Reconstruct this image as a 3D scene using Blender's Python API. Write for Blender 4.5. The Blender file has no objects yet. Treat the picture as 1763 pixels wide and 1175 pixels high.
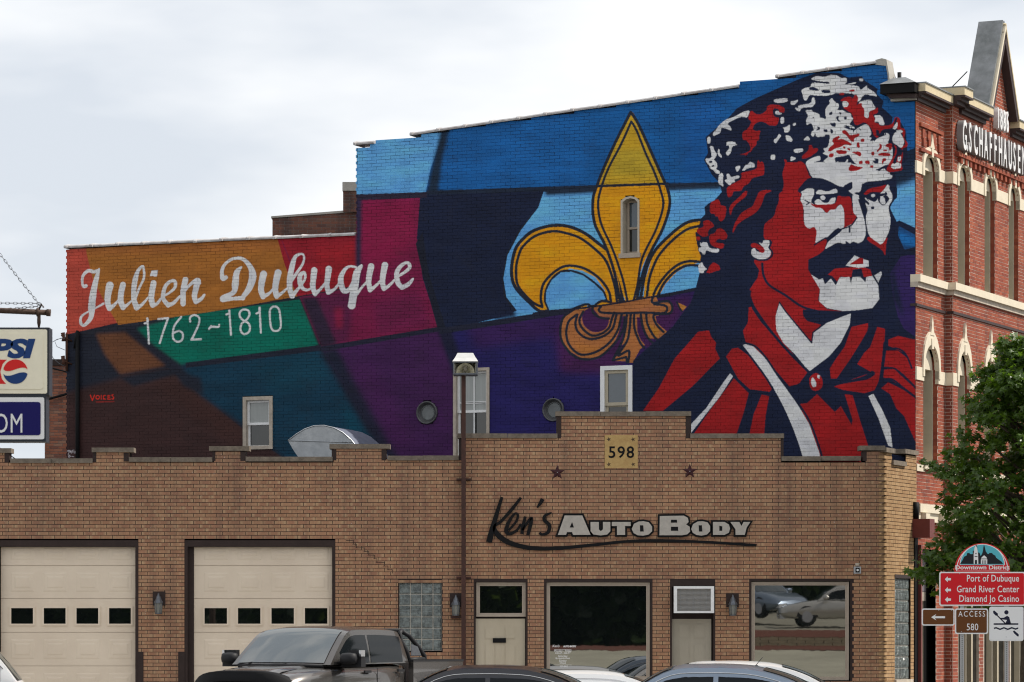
import bpy, math, random
import numpy as np
from mathutils import Vector, Matrix
random.seed(11)
C = bpy.context.scene.collection
SC = bpy.context.scene
# ---------------------------------------------------------------- camera, sky, sun, exposure
FPX, CXP, HOR, EYE = 6000.0, 881.5, 1093.0, 1.8
cam = bpy.data.cameras.new('camera'); camo = bpy.data.objects.new('camera', cam); C.objects.link(camo)
camo.location = (0, 0, EYE); camo.rotation_euler = (math.pi/2, 0, 0)
cam.sensor_width = 36; cam.lens = 36*FPX/1763; cam.shift_y = (HOR-587.5)/1763
cam.clip_start = .5; cam.clip_end = 2000
cam.dof.use_dof = True; cam.dof.focus_distance = 65; cam.dof.aperture_fstop = 6.3
SC.camera = camo
SUN = Vector((.62, .12, .775)).normalized()
sl = bpy.data.lights.new('sun', 'SUN'); sl.energy = 4.6; sl.angle = math.radians(.6); sl.color = (1, .94, .85)
so = bpy.data.objects.new('sun', sl); C.objects.link(so); so.rotation_euler = SUN.to_track_quat('Z', 'Y').to_euler()
W = bpy.data.worlds.new('World'); SC.world = W; W.use_nodes = True
nt = W.node_tree; nt.nodes.clear()
out = nt.nodes.new('ShaderNodeOutputWorld'); bg = nt.nodes.new('ShaderNodeBackground'); nt.links.new(bg.outputs[0], out.inputs[0])
sky = nt.nodes.new('ShaderNodeTexSky'); sky.sky_type = 'NISHITA'; sky.sun_disc = False
sky.sun_elevation = math.asin(SUN.z); sky.sun_rotation = math.atan2(SUN.x, SUN.y)
tc = nt.nodes.new('ShaderNodeTexCoord'); mp = nt.nodes.new('ShaderNodeMapping'); mp.inputs['Scale'].default_value = (1, 1, 3.2)
mp.inputs['Rotation'].default_value = (.12, .15, .4)
nt.links.new(tc.outputs['Generated'], mp.inputs[0])
nz = nt.nodes.new('ShaderNodeTexNoise'); nz.inputs['Scale'].default_value = 5.5; nz.inputs['Detail'].default_value = 5; nz.inputs['Roughness'].default_value = .48
nt.links.new(mp.outputs[0], nz.inputs[0])
cr = nt.nodes.new('ShaderNodeValToRGB'); cr.color_ramp.elements[0].position = .36; cr.color_ramp.elements[0].color = (7.1, 7.55, 8.2, 1)
cr.color_ramp.elements[1].position = .58; cr.color_ramp.elements[1].color = (10.6, 10.6, 10.6, 1)
nt.links.new(nz.outputs[0], cr.inputs[0])
mx = nt.nodes.new('ShaderNodeMix'); mx.data_type = 'RGBA'; mx.inputs[0].default_value = .9
nt.links.new(sky.outputs[0], mx.inputs[6]); nt.links.new(cr.outputs[0], mx.inputs[7]); nt.links.new(mx.outputs[2], bg.inputs[0])
bg.inputs[1].default_value = .1
SC.view_settings.view_transform = 'Standard'; SC.view_settings.look = 'None'; SC.view_settings.gamma = 1
SC.view_settings.use_curve_mapping = False; SC.view_settings.exposure = .12
SC.render.engine = 'CYCLES'; SC.cycles.filter_width = 1.15
# ---------------------------------------------------------------- frames: a vertical plane given by origin, direction along it and outward normal
class Frame:
    def __init__(s, ox, oy, ux, uy, nx, ny):
        s.o = Vector((ox, oy)); s.u = Vector((ux, uy)).normalized(); s.n = Vector((nx, ny)).normalized()
        s.flip = (s.u.x*s.n.y-s.u.y*s.n.x) > 0
        s.ang = math.atan2(s.u.y, s.u.x)
    def P(s, u, n, z): q = s.o+s.u*u+s.n*n; return Vector((q.x, q.y, z))
    def U(s, px, n=0):
        k = (px-CXP)/FPX; o = s.o+s.n*n
        return (o.y*k-o.x)/(s.u.x-s.u.y*k)
    def Z(s, u, py, n=0): return EYE+(HOR-py)*(s.o.y+s.u.y*u+s.n.y*n)/FPX
    def at(s, px, py, n=0): u = s.U(px, n); return u, s.Z(u, py, n)
FB = Frame(0, 64.2, 1, 0, 0, -1)
SB = Frame(6.853, 64.2, .414, .91, .91, -.414)
MW = Frame(7.64, 65.95, -.91, .414, -.414, -.91)
RF = Frame(7.64, 65.95, .414, .91, .91, -.414)
def plane_y(Y): return Frame(0, Y, 1, 0, 0, -1)
# ---------------------------------------------------------------- mesh helpers
class MB:
    def __init__(s): s.v = []; s.f = []; s.sm = []
    def poly(s, pts, smooth=False):
        b = len(s.v); s.v += [tuple(p) for p in pts]; s.f.append(tuple(range(b, b+len(pts)))); s.sm.append(smooth)
    def mesh(s, verts, faces, smooth=False):
        b = len(s.v); s.v += [tuple(p) for p in verts]
        s.f += [tuple(i+b for i in f) for f in faces]; s.sm += [smooth]*len(faces)
    def hexa(s, p, back=True):
        """p: 8 points, 0-3 back loop, 4-7 front loop"""
        F = [(4, 5, 6, 7), (0, 1, 5, 4), (1, 2, 6, 5), (2, 3, 7, 6), (3, 0, 4, 7)]
        if back: F.append((3, 2, 1, 0))
        s.mesh(p, F)
    def fbox(s, fr, u0, u1, z0, z1, n0, n1, back=True):
        if fr.flip: u0, u1 = u1, u0
        s.hexa([fr.P(u, n, z) for n in (n0, n1) for u, z in ((u0, z0), (u1, z0), (u1, z1), (u0, z1))], back)
    def box(s, x0, x1, y0, y1, z0, z1): s.fbox(Frame(0, 0, 1, 0, 0, -1), x0, x1, z0, z1, -y1, -y0)
    def fprism(s, fr, pts, n0, n1):
        """outline in (u,z) swept from n0 to n1"""
        k = len(pts)
        s.mesh([fr.P(u, n0, z) for u, z in pts]+[fr.P(u, n1, z) for u, z in pts],
               [tuple(range(k, 2*k)), tuple(range(k-1, -1, -1))]+[(i, (i+1) % k, k+(i+1) % k, k+i) for i in range(k)])
    def fframe(s, fr, u0, u1, z0, z1, w, n0, n1, wb=None, wt=None):
        wb = w if wb is None else wb; wt = w if wt is None else wt
        if u0 > u1: u0, u1 = u1, u0
        s.fbox(fr, u0, u0+w, z0, z1, n0, n1); s.fbox(fr, u1-w, u1, z0, z1, n0, n1)
        if wt: s.fbox(fr, u0+w, u1-w, z1-wt, z1, n0, n1)
        if wb: s.fbox(fr, u0+w, u1-w, z0, z0+wb, n0, n1)
    def tube(s, pts, r, k=8, caps=True, smooth=True):
        pts = [Vector(p) for p in pts]; rs = r if hasattr(r, '__len__') else [r]*len(pts)
        b = len(s.v)
        for i, p in enumerate(pts):
            t = (pts[min(i+1, len(pts)-1)]-pts[max(i-1, 0)]).normalized()
            a = t.orthogonal().normalized() if i == 0 else (a-t*a.dot(t)).normalized()
            c = t.cross(a)
            for j in range(k):
                th = 2*math.pi*j/k; s.v.append(tuple(p+(a*math.cos(th)+c*math.sin(th))*rs[i]))
        for i in range(len(pts)-1):
            for j in range(k):
                s.f.append((b+i*k+j, b+i*k+(j+1) % k, b+(i+1)*k+(j+1) % k, b+(i+1)*k+j)); s.sm.append(smooth)
        if caps:
            s.f.append(tuple(b+j for j in range(k-1, -1, -1))); s.sm.append(False)
            s.f.append(tuple(b+(len(pts)-1)*k+j for j in range(k))); s.sm.append(False)
    def data(s, name, mat):
        me = bpy.data.meshes.new(name); me.from_pydata(s.v, [], s.f); me.polygons.foreach_set('use_smooth', s.sm)
        if mat: me.materials.append(mat)
        me.update(); return me
    def build(s, name, mat, parent=None, **kw):
        o = bpy.data.objects.new(name, s.data(name, mat)); C.objects.link(o)
        if parent: attach(o, parent)
        for k, v in kw.items(): o[k] = v
        return o
def attach(o, parent):
    o.parent = parent; o.matrix_parent_inverse = winv(parent)
WM = {}
def winv(p):
    m = Matrix.Identity(4); q = p
    chain = []
    while q: chain.append(q); q = q.parent
    for q in reversed(chain): m = m @ q.matrix_parent_inverse @ q.matrix_basis
    return m.inverted()
def thing(name, label, cat, loc=(0, 0, 0), group=None):
    o = bpy.data.objects.new(name, None); C.objects.link(o); o.location = loc; o.empty_display_size = .2
    tag(o, label, cat, group); return o
def tag(o, label, cat, group=None):
    o['label'] = label; o['category'] = cat
    if group: o['group'] = group
    return o
# ---------------------------------------------------------------- materials
def mat(name, col, rough=.7, metal=0, spec=.22, noise=0, nscale=6, bump=0, bscale=40, col2=None, ior=None, stretch=None, coat=0, trans=0, emit=0):
    m = bpy.data.materials.new(name); m.use_nodes = True; t = m.node_tree; b = t.nodes['Principled BSDF']
    c = tuple(col)+(1,); b.inputs['Base Color'].default_value = c
    b.inputs['Roughness'].default_value = rough; b.inputs['Metallic'].default_value = metal
    b.inputs['Specular IOR Level'].default_value = spec
    if ior: b.inputs['IOR'].default_value = ior
    if coat: b.inputs['Coat Weight'].default_value = coat; b.inputs['Coat Roughness'].default_value = .03
    if trans: b.inputs['Transmission Weight'].default_value = trans
    if emit: b.inputs['Emission Color'].default_value = c; b.inputs['Emission Strength'].default_value = emit
    if noise or bump:
        g = t.nodes.new('ShaderNodeNewGeometry'); mp = t.nodes.new('ShaderNodeMapping'); t.links.new(g.outputs['Position'], mp.inputs[0])
        if stretch: mp.inputs['Scale'].default_value = stretch
    if noise:
        n = t.nodes.new('ShaderNodeTexNoise'); n.inputs['Scale'].default_value = nscale; n.inputs['Detail'].default_value = 6; n.inputs['Roughness'].default_value = .65
        t.links.new(mp.outputs[0], n.inputs[0])
        r = t.nodes.new('ShaderNodeMapRange'); r.inputs[1].default_value = .3; r.inputs[2].default_value = .7; t.links.new(n.outputs[0], r.inputs[0])
        x = t.nodes.new('ShaderNodeMix'); x.data_type = 'RGBA'; t.links.new(r.outputs[0], x.inputs[0])
        c2 = col2 or tuple(v*(1-noise) for v in col)
        x.inputs[6].default_value = c; x.inputs[7].default_value = tuple(c2)+(1,); t.links.new(x.outputs[2], b.inputs['Base Color'])
    if bump:
        n2 = t.nodes.new('ShaderNodeTexNoise'); n2.inputs['Scale'].default_value = bscale; n2.inputs['Detail'].default_value = 4
        t.links.new(mp.outputs[0], n2.inputs[0])
        bp = t.nodes.new('ShaderNodeBump'); bp.inputs['Strength'].default_value = 1; bp.inputs['Distance'].default_value = bump
        t.links.new(n2.outputs[0], bp.inputs['Height']); t.links.new(bp.outputs[0], b.inputs['Normal'])
    return m
class NT:
    def __init__(s, name):
        s.m = bpy.data.materials.new(name); s.m.use_nodes = True; s.t = s.m.node_tree; s.b = s.t.nodes['Principled BSDF']
    def n(s, typ, **kw):
        q = s.t.nodes.new('ShaderNode'+typ)
        for k, v in kw.items(): setattr(q, k, v)
        return q
    def l(s, a, b): s.t.links.new(a, b)
    def math(s, op, a, b=None, c=None):
        q = s.n('Math', operation=op)
        for i, v in enumerate((a, b, c)):
            if v is None: continue
            if isinstance(v, (int, float)): q.inputs[i].default_value = v
            else: s.l(v, q.inputs[i])
        return q.outputs[0]
    def mix(s, f, a, b, mode='MIX'):
        q = s.n('Mix', data_type='RGBA', blend_type=mode)
        for i, v in ((0, f), (6, a), (7, b)):
            if isinstance(v, (int, float)): q.inputs[i].default_value = v
            elif isinstance(v, tuple): q.inputs[i].default_value = v+(1,)
            else: s.l(v, q.inputs[i])
        return q.outputs[2]
    def noise(s, vec, scale, detail=4, rough=.6):
        q = s.n('TexNoise'); q.inputs['Scale'].default_value = scale; q.inputs['Detail'].default_value = detail; q.inputs['Roughness'].default_value = rough
        if vec is not None: s.l(vec, q.inputs[0])
        return q.outputs[0]
    def rng(s, v, a, b, c=0, d=1):
        q = s.n('MapRange'); s.l(v, q.inputs[0])
        for i, x in enumerate((a, b, c, d)): q.inputs[i+1].default_value = x
        return q.outputs[0]
BL, BH = .2133, .0672        # brick module: length with joint, course height
def wall_uv(t, fr, bl=BL, bh=BH):
    """(u, z) on the wall, brick cell numbers and the place inside the brick, all from the world position"""
    g = t.n('NewGeometry').outputs['Position']
    d = t.n('VectorMath', operation='DOT_PRODUCT'); t.l(g, d.inputs[0]); d.inputs[1].default_value = (fr.u.x, fr.u.y, 0)
    u = t.math('SUBTRACT', d.outputs['Value'], fr.o.dot(fr.u))
    s = t.n('SeparateXYZ'); t.l(g, s.inputs[0]); z = s.outputs[2]
    row = t.math('FLOOR', t.math('DIVIDE', z, bh))
    uu = t.math('SUBTRACT', t.math('DIVIDE', u, bl), t.math('MULTIPLY', t.math('MODULO', row, 2), .5))
    cell = t.math('FLOOR', uu); f = t.math('SUBTRACT', uu, cell)
    cv = t.n('CombineXYZ'); t.l(row, cv.inputs[0]); t.l(cell, cv.inputs[1])
    wn = t.n('TexWhiteNoise', noise_dimensions='2D'); t.l(cv.outputs[0], wn.inputs[0])
    return g, u, z, f, wn.outputs['Value'], wn.outputs['Color']
def brick_mat(name, fr, cols, ends=None, bump=.002, stain=.25, streak=True, fleck=0, dirt=None, bl=BL, rough=.85):
    t = NT(name); g, u, z, f, v, vc = wall_uv(t, fr, bl)
    r = t.n('ValToRGB'); e = r.color_ramp.elements
    while len(e) < len(cols): e.new(.5)
    for i, c in enumerate(cols): e[i].position = i/(len(cols)-1); e[i].color = tuple(c)+(1,)
    t.l(v, r.inputs[0]); col = r.outputs[0]
    if ends:
        sp = t.n('SeparateColor'); t.l(vc, sp.inputs[0])
        dd = t.math('ABSOLUTE', t.math('SUBTRACT', f, t.math('ADD', .38, t.math('MULTIPLY', sp.outputs[1], .24))))
        k = t.rng(dd, .2, .45); k = t.math('MULTIPLY', k, t.rng(sp.outputs[2], 0, 1, .25, 1))
        col = t.mix(k, col, ends)
    mp = t.n('Mapping'); t.l(g, mp.inputs[0]); mp.inputs['Scale'].default_value = (26, 26, 1.2) if streak else (8, 8, 8)
    n1 = t.noise(mp.outputs[0], 5, 3)
    col = t.mix(t.math('MULTIPLY', t.rng(n1, .35, .7), .35), col, tuple(c*.55 for c in cols[0]))
    n2 = t.noise(g, .9, 5)
    col = t.mix(t.math('MULTIPLY', t.rng(n2, .42, .72), stain), col, dirt or tuple(c*.4 for c in cols[0]))
    mp2 = t.n('Mapping'); t.l(g, mp2.inputs[0]); mp2.inputs['Scale'].default_value = (2.6, 2.6, .16); n5 = t.noise(mp2.outputs[0], 1, 5, .65)
    col = t.mix(t.math('MULTIPLY', t.rng(n5, .50, .70), stain*1.8), col, dirt or tuple(c*.4 for c in cols[0]))
    if fleck:
        n3 = t.noise(g, 38, 1); n4 = t.noise(g, 1.7, 3)
        k = t.math('MULTIPLY', t.rng(n3, .72, .76), t.rng(n4, .5, .62))
        col = t.mix(t.math('MULTIPLY', k, fleck), col, (.62, .58, .55))
    t.l(col, t.b.inputs['Base Color']); t.b.inputs['Roughness'].default_value = rough; t.b.inputs['Specular IOR Level'].default_value = .15
    bp = t.n('Bump'); bp.inputs['Distance'].default_value = bump; t.l(n1, bp.inputs['Height']); t.l(bp.outputs[0], t.b.inputs['Normal'])
    return t.m
# ---------------------------------------------------------------- brickwork
def spans(poly, z):
    xs = []
    for (a, b), (c, d) in zip(poly, poly[1:]+poly[:1]):
        if (b <= z) != (d <= z): xs.append(a+(z-b)/(d-b)*(c-a))
    xs.sort(); return [(xs[i], xs[i+1]) for i in range(0, len(xs)-1, 2)]
def cut(sp, a, b):
    o = []
    for x, y in sp:
        if b <= x or a >= y: o.append((x, y)); continue
        if a > x: o.append((x, a))
        if b < y: o.append((b, y))
    return o
def brickwork(fr, region, holes, parent, bm, mm, name='wall', n_single=300, rank=None, bl=BL, bh=BH, proud=.009, n=0.0, hide=None, mm_kw=None, g=.0052):
    """lays courses in running bond inside region (polygon in u,z) around holes (rectangles or polygons)"""
    zs = [p[1] for p in region]; stuff = MB(); mort = MB(); full = []
    r0 = int(math.floor(min(zs)/bh)); r1 = int(math.ceil(max(zs)/bh))
    for r in range(r0, r1+1):
        zc = (r+.5)*bh; sp = spans(region, zc)
        for h in holes:
            if isinstance(h, tuple) and len(h) == 4:
                u0, u1, z0, z1 = h
                if z0 < zc < z1: sp = cut(sp, min(u0, u1), max(u0, u1))
            else:
                for a, b in spans(h, zc): sp = cut(sp, a, b)
        off = .5 if r % 2 else 0
        for a, b in sp:
            if b-a < .01: continue
            mort.fbox(fr, a, b, r*bh, (r+1)*bh, n-.02, n, back=False) if False else mort.poly([fr.P(q, n, w) for q, w in (((a, r*bh), (b, r*bh), (b, (r+1)*bh), (a, (r+1)*bh)) if not fr.flip else ((b, r*bh), (a, r*bh), (a, (r+1)*bh), (b, (r+1)*bh)))])
            i0 = int(math.floor(a/bl-off)); i1 = int(math.ceil(b/bl-off))
            for i in range(i0, i1+1):
                s0 = (i+off)*bl; s1 = s0+bl
                c0 = max(s0, a); c1 = min(s1, b)
                if c1-c0 < .03: continue
                p = n+proud+random.uniform(-.0022, .0022); dz = random.uniform(-.001, .001)
                if hide and hide((c0+c1)/2, zc): continue
                if c1-c0 > bl-.002: full.append((s0, r, p, dz))
                else: stuff.fbox(fr, c0+g, c1-g, r*bh+g+dz, (r+1)*bh-g+dz, n-.005, p, back=False)
    root = mort.build(name, mm, parent, **(mm_kw or {}))
    if rank: full.sort(key=lambda q: rank(q[0]+bl/2, q[1]*bh))
    one = MB(); L = Frame(0, 0, 1, 0, 0, -1)
    hh = bh/2-g; hl = bl/2-g
    one.fbox(L, -hl, hl, -hh, hh, -.012, 0, back=False); me = one.data('brick', bm)
    ang = math.atan2(fr.n.x, -fr.n.y)
    for s0, r, p, dz in full[:n_single]:
        o = bpy.data.objects.new('brick', me); C.objects.link(o)
        o.location = fr.P(s0+bl/2, p, (r+.5)*bh+dz); o.rotation_euler = (0, 0, ang); o.parent = root
    for s0, r, p, dz in full[n_single:]:
        stuff.fbox(fr, s0+g, s0+bl-g, r*bh+g+dz, (r+1)*bh-g+dz, n-.005, p, back=False)
    if stuff.f: stuff.build('brickwork', bm, root, kind='stuff')
    return root
def text_mesh(txt, size, mat_, parent=None, name='lettering', fr=None, u=0, z=0, n=0, depth=.01, sx=1, shear=0, bold=0, align='LEFT', space=1.0, rot=0, **kw):
    """flat or raised lettering set on a frame"""
    cu = bpy.data.curves.new(name, 'FONT'); cu.body = txt; cu.size = size; cu.extrude = depth/2; cu.shear = shear; cu.offset = bold
    cu.align_x = align; cu.space_character = space; cu.resolution_u = 3
    o = bpy.data.objects.new(name, cu); C.objects.link(o)
    bpy.context.view_layer.update()
    me = bpy.data.meshes.new_from_object(o.evaluated_get(bpy.context.evaluated_depsgraph_get()))
    bpy.data.objects.remove(o); bpy.data.curves.remove(cu)
    s = -1 if False else 1
    c, sn = math.cos(rot), math.sin(rot)
    for v in me.vertices:
        x, y, d = v.co.x*sx, v.co.y, v.co.z
        x, y = x*c-y*sn, x*sn+y*c
        v.co = fr.P(u+x, n+d, z+y)
    me.materials.clear(); me.materials.append(mat_); me.name = name
    o = bpy.data.objects.new(name, me); C.objects.link(o)
    if parent: attach(o, parent)
    for k, v in kw.items(): o[k] = v
    return o
def copy_tree(o, parent=None):
    c = o.copy(); C.objects.link(c); c.parent = parent
    for ch in list(o.children): copy_tree(ch, c)
    return c
# ---------------------------------------------------------------- mural paint (drawn in code, one paint sheet laid on the brick wall)
MX0, MY0, MX1, MY1, MS = 100, 90, 1600, 812, 2      # traced area and samples per unit
class Paint:
    def __init__(s):
        s.h = (MY1-MY0)*MS; s.w = (MX1-MX0)*MS
        s.c = np.zeros((s.h, s.w, 3), np.float32)
    def mask(s, poly):
        p = [((x-MX0)*MS, (y-MY0)*MS) for x, y in poly]
        ys = [q[1] for q in p]; y0 = max(0, int(min(ys))); y1 = min(s.h, int(max(ys))+1)
        xs = [q[0] for q in p]; x0 = max(0, int(min(xs))); x1 = min(s.w, int(max(xs))+2)
        if y1 <= y0 or x1 <= x0: return None
        m = np.zeros((y1-y0, x1-x0), bool)
        a = np.array(p); b = np.roll(a, -1, 0)
        for r in range(y0, y1):
            yc = r+.5
            k = ((a[:, 1] <= yc) & (b[:, 1] > yc)) | ((b[:, 1] <= yc) & (a[:, 1] > yc))
            if not k.any(): continue
            A = a[k]; B = b[k]
            cx = np.sort(A[:, 0]+(yc-A[:, 1])/(B[:, 1]-A[:, 1])*(B[:, 0]-A[:, 0]))
            for i in range(0, len(cx)-1, 2):
                l = max(0, int(round(cx[i]))-x0); q = int(round(cx[i+1]))-x0
                if q > l: m[r-y0, l:q] = True
        return m, x0, y0, x1, y1
    def fill(s, poly, col):
        t = s.mask(poly)
        if t is None: return
        m, x0, y0, x1, y1 = t
        s.c[y0:y1, x0:x1][m] = lin(col)
    def soft(s, poly, col, rad, amt=1.0):
        """sprayed area: feathered edge of rad units"""
        t = s.mask(poly)
        if t is None: return
        m, x0, y0, x1, y1 = t
        R = int(rad*MS); pad = R*2
        X0 = max(0, x0-pad); Y0 = max(0, y0-pad); X1 = min(s.w, x1+pad); Y1 = min(s.h, y1+pad)
        f = np.zeros((Y1-Y0+2*pad, X1-X0+2*pad), np.float32)
        f[y0-Y0+pad:y1-Y0+pad, x0-X0+pad:x1-X0+pad] = m
        # extend to canvas borders so that feathering happens only inside the picture
        if x0 <= 0: f[:, :pad] = f[:, pad:pad+1]
        if x1 >= s.w: f[:, -pad:] = f[:, -pad-1:-pad]
        for _ in range(2):
            for ax in (0, 1):
                cs = np.cumsum(f, axis=ax); cs = np.concatenate([np.zeros_like(np.take(cs, [0], ax)), cs], ax)
                n = f.shape[ax]; i0 = np.clip(np.arange(n)-R//2-1, 0, n); i1 = np.clip(np.arange(n)+R//2+1, 0, n)
                f = (np.take(cs, i1, ax)-np.take(cs, i0, ax))/(2*(R//2)+2)
        f = f[pad:-pad, pad:-pad][:, :, None]*amt
        reg = s.c[Y0:Y1, X0:X1]
        reg[:] = reg*(1-f)+np.array(lin(col), np.float32)*f
    def stroke(s, pts, w, col, smooth=True):
        if col is OUT and not hasattr(w, '__len__'): w = w*1.28
        """brush line; w a number or one width per point"""
        ws = list(w) if hasattr(w, '__len__') else [w]*len(pts)
        if smooth and len(pts) > 2: pts, ws = catmull(pts, ws)
        L = np.array(lin(col), np.float32)
        for (ax, ay), (bx, by), wa, wb in zip(pts[:-1], pts[1:], ws[:-1], ws[1:]):
            ax = (ax-MX0)*MS; bx = (bx-MX0)*MS; ay = (ay-MY0)*MS; by = (by-MY0)*MS
            r = max(wa, wb)*MS/2+1
            x0 = max(0, int(min(ax, bx)-r)); x1 = min(s.w, int(max(ax, bx)+r)+2)
            y0 = max(0, int(min(ay, by)-r)); y1 = min(s.h, int(max(ay, by)+r)+2)
            if x1 <= x0 or y1 <= y0: continue
            X, Y = np.meshgrid(np.arange(x0, x1)+.5, np.arange(y0, y1)+.5)
            dx = bx-ax; dy = by-ay; q = dx*dx+dy*dy
            t = np.clip(((X-ax)*dx+(Y-ay)*dy)/(q if q > 1e-6 else 1), 0, 1)
            d = np.hypot(X-ax-t*dx, Y-ay-t*dy)
            m = d <= (wa+(wb-wa)*t)*MS/2
            s.c[y0:y1, x0:x1][m] = L
def catmull(pts, ws=None, n=6, closed=False):
    ws = ws or [1]*len(pts); o = []; ow = []
    N = len(pts); rng = range(N if closed else N-1)
    for i in rng:
        if closed: P = [pts[(i-1) % N], pts[i], pts[(i+1) % N], pts[(i+2) % N]]
        else: P = [pts[max(i-1, 0)], pts[i], pts[i+1], pts[min(i+2, N-1)]]
        j = (i+1) % N
        for k in range(n):
            t = k/n
            v = [.5*((2*P[1][a])+(-P[0][a]+P[2][a])*t+(2*P[0][a]-5*P[1][a]+4*P[2][a]-P[3][a])*t*t+(-P[0][a]+3*P[1][a]-3*P[2][a]+P[3][a])*t**3) for a in (0, 1)]
            o.append(tuple(v)); ow.append(ws[i]+(ws[j]-ws[i])*t)
    if not closed: o.append(pts[-1]); ow.append(ws[-1])
    return o, ow
def chaikin(p, k=.2):
    o = []
    for a, b in zip(p, p[1:]+p[:1]):
        o += [(a[0]+(b[0]-a[0])*k, a[1]+(b[1]-a[1])*k), (b[0]+(a[0]-b[0])*k, b[1]+(a[1]-b[1])*k)]
    return o
def lin(c):
    return [((v/255)/12.92 if v/255 <= .04045 else ((v/255+.055)/1.055)**2.4) for v in c]
def fr(x0, y0, s):
    def f(t):
        v = [float(q) for q in t.replace(',', ' ').split()]
        return [(x0+v[i]/s, y0+v[i+1]/s) for i in range(0, len(v), 2)]
    return f
R1 = fr(0, 0, 1)
H1 = fr(1200, 130, 5.875); H2 = fr(1370, 120, 5.875); H3 = fr(1180, 300, 5.875); H4 = fr(1370, 280, 5.875)
PA = fr(1180, 80, 3.264); PB = fr(1080, 400, 2.938); PC = fr(580, 90, 2.136)
T1 = fr(120, 420, 6.184); T2 = fr(365, 420, 6.184); T3 = fr(560, 420, 8.395); PF = fr(860, 370, 4.353)

NAVY = (22, 30, 54); RED = (150, 25, 28); WHT = (203, 203, 206); BLU = (20, 84, 144); LBL = (92, 158, 214)
GLD = (208, 142, 18); OUT = (32, 37, 50); CHAR = (31, 34, 46)
def paint_mural():
    P = Paint()
    P.c[:] = lin(CHAR)
    def F(t, c, f=R1):
        p = f(t)
        if f in (H1, H2, H3, H4): p = chaikin(p)
        P.fill(p, c)
    S = lambda t, c, r, f=R1, a=1.0: P.soft(f(t), c, r, a)
    # --- left wing
    F('100,400 148,400 152,440 162,480 180,520 204,556 100,580', (170, 68, 54))
    F('144,400 472,390 490,440 512,511 360,538 204,560 180,520 160,480 150,440', (154, 97, 40))
    S('150,400 620,380 620,425 150,440', (160, 92, 52), 10, R1, .35)
    F('472,390 620,380 616,492 512,511 490,455', (140, 27, 40))
    F('478,395 497,440 508,470 520,500 505,470', (120, 26, 55))
    S('540,430 616,420 616,492 560,500', (150, 28, 34), 12, R1, .5)
    F('100,580 204,560 360,538 512,511 616,492 616,500 512,517 360,545 204,567 100,588', (34, 36, 46))
    # brown wing shapes
    S('165,575 215,572 285,630 205,645 180,610', (98, 61, 40), 5)
    F('100,655 205,648 290,634 345,680 420,740 520,812 100,812', (56, 37, 36))
    S('330,660 372,700 430,752 400,770 300,690 250,650', (62, 38, 34), 14, R1, .6)
    S('100,590 150,590 210,650 100,680', (32, 36, 48), 8)
    S('205,650 290,633 320,640 230,665', (30, 33, 44), 5)
    # teal green
    P.soft(R1('236,566 300,548 516,517 550,598 420,616 312,628 262,592'), (0, 98, 80), 4)
    F('300,547 516,516 548,596 420,615 330,626', (0, 99, 82))
    S('312,628 552,600 640,748 682,812 520,812 425,735 345,680', (14, 52, 72), 8)
    S('420,628 545,606 570,650 480,680', (14, 62, 80), 18, R1, .7)
    S('590,690 640,760 660,790 600,790', (6, 66, 84), 12, R1, .7)
    S('300,640 345,650 350,680 315,665', (30, 34, 46), 6)
    # burgundy and magenta
    F('516,512 618,494 618,340 728,338 719,400 727,470 753,564 640,585 553,600', (112, 22, 62))
    S('620,350 720,346 712,420 650,470 620,440', (132, 22, 64), 18, R1, .8)
    S('520,515 610,500 600,590 556,598', (78, 26, 62), 9, R1, .8)
    S('518,512 545,512 580,592 552,600', (36, 32, 50), 5, R1, .9)
    S('640,520 720,500 740,560 650,575', (96, 24, 66), 12, R1, .6)
    S('612,340 623,340 620,500 612,500', (45, 35, 62), 4)
    S('575,530 590,530 590,565 578,565', (140, 26, 60), 6, R1, .7)
    # purple block
    F('553,600 640,586 757,566 790,640 792,812 690,812 640,740', (60, 27, 72))
    S('548,602 580,600 700,812 675,812', (26, 30, 48), 9)
    S('600,630 640,625 720,760 680,780', (72, 27, 78), 20, R1, .5)
    # indigo
    F('757,566 885,548 1075,520 1210,493 1210,812 792,812 782,640', (34, 29, 84))
    S('752,566 775,563 802,640 785,660', (26, 27, 52), 6)
    S('800,555 880,548 1075,522 1200,500 1200,560 1050,640 970,640 950,580 820,600', (54, 26, 76), 16, R1, .8)
    S('960,560 1080,540 1190,510 1150,570 1080,600 1060,640 965,640', (66, 27, 72), 12, R1, .9)
    F('553,597 757,563 757,571 553,606', (32, 32, 50))
    F('320,625 553,594 553,604 320,634', (30, 34, 48))
    # --- tall part: blues
    F('600,200 790,200 733,333 600,345', LBL)
    F('764,200 1600,80 1600,300 1240,316 1035,322 733,334 742,290 760,240', BLU)
    S('800,225 1000,200 1000,320 760,330 760,280', (24, 92, 158), 25, R1, .6)
    S('764,200 780,200 762,270 754,333 733,335 744,285', (24, 42, 62), 5)
    S('1170,180 1240,165 1240,310 1180,310', (22, 82, 150), 12, R1, .5)
    # navy disc
    F('724,334 936,330 926,358 895,395 872,438 865,480 868,515 888,545 757,570 728,480 718,410', NAVY)
    F('716,420 727,470 757,570 768,566 738,470 728,400', (24, 28, 42))
    F('600,336 735,331 735,341 600,346', (40, 35, 52))
    F('735,329 1035,319 1240,314 1240,322 1035,327 735,336', (28, 38, 56))
    # light blue field
    F('936,331 1250,321 1250,480 1200,495 1075,519 950,538 800,561 870,545 890,535 872,512 867,480 874,440 897,397 927,358', LBL)
    S('936,325 1035,323 1240,318 1240,326 1035,332 940,337', (30, 42, 60), 4)
    S('865,510 885,535 890,545 850,552', NAVY, 5)
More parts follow.
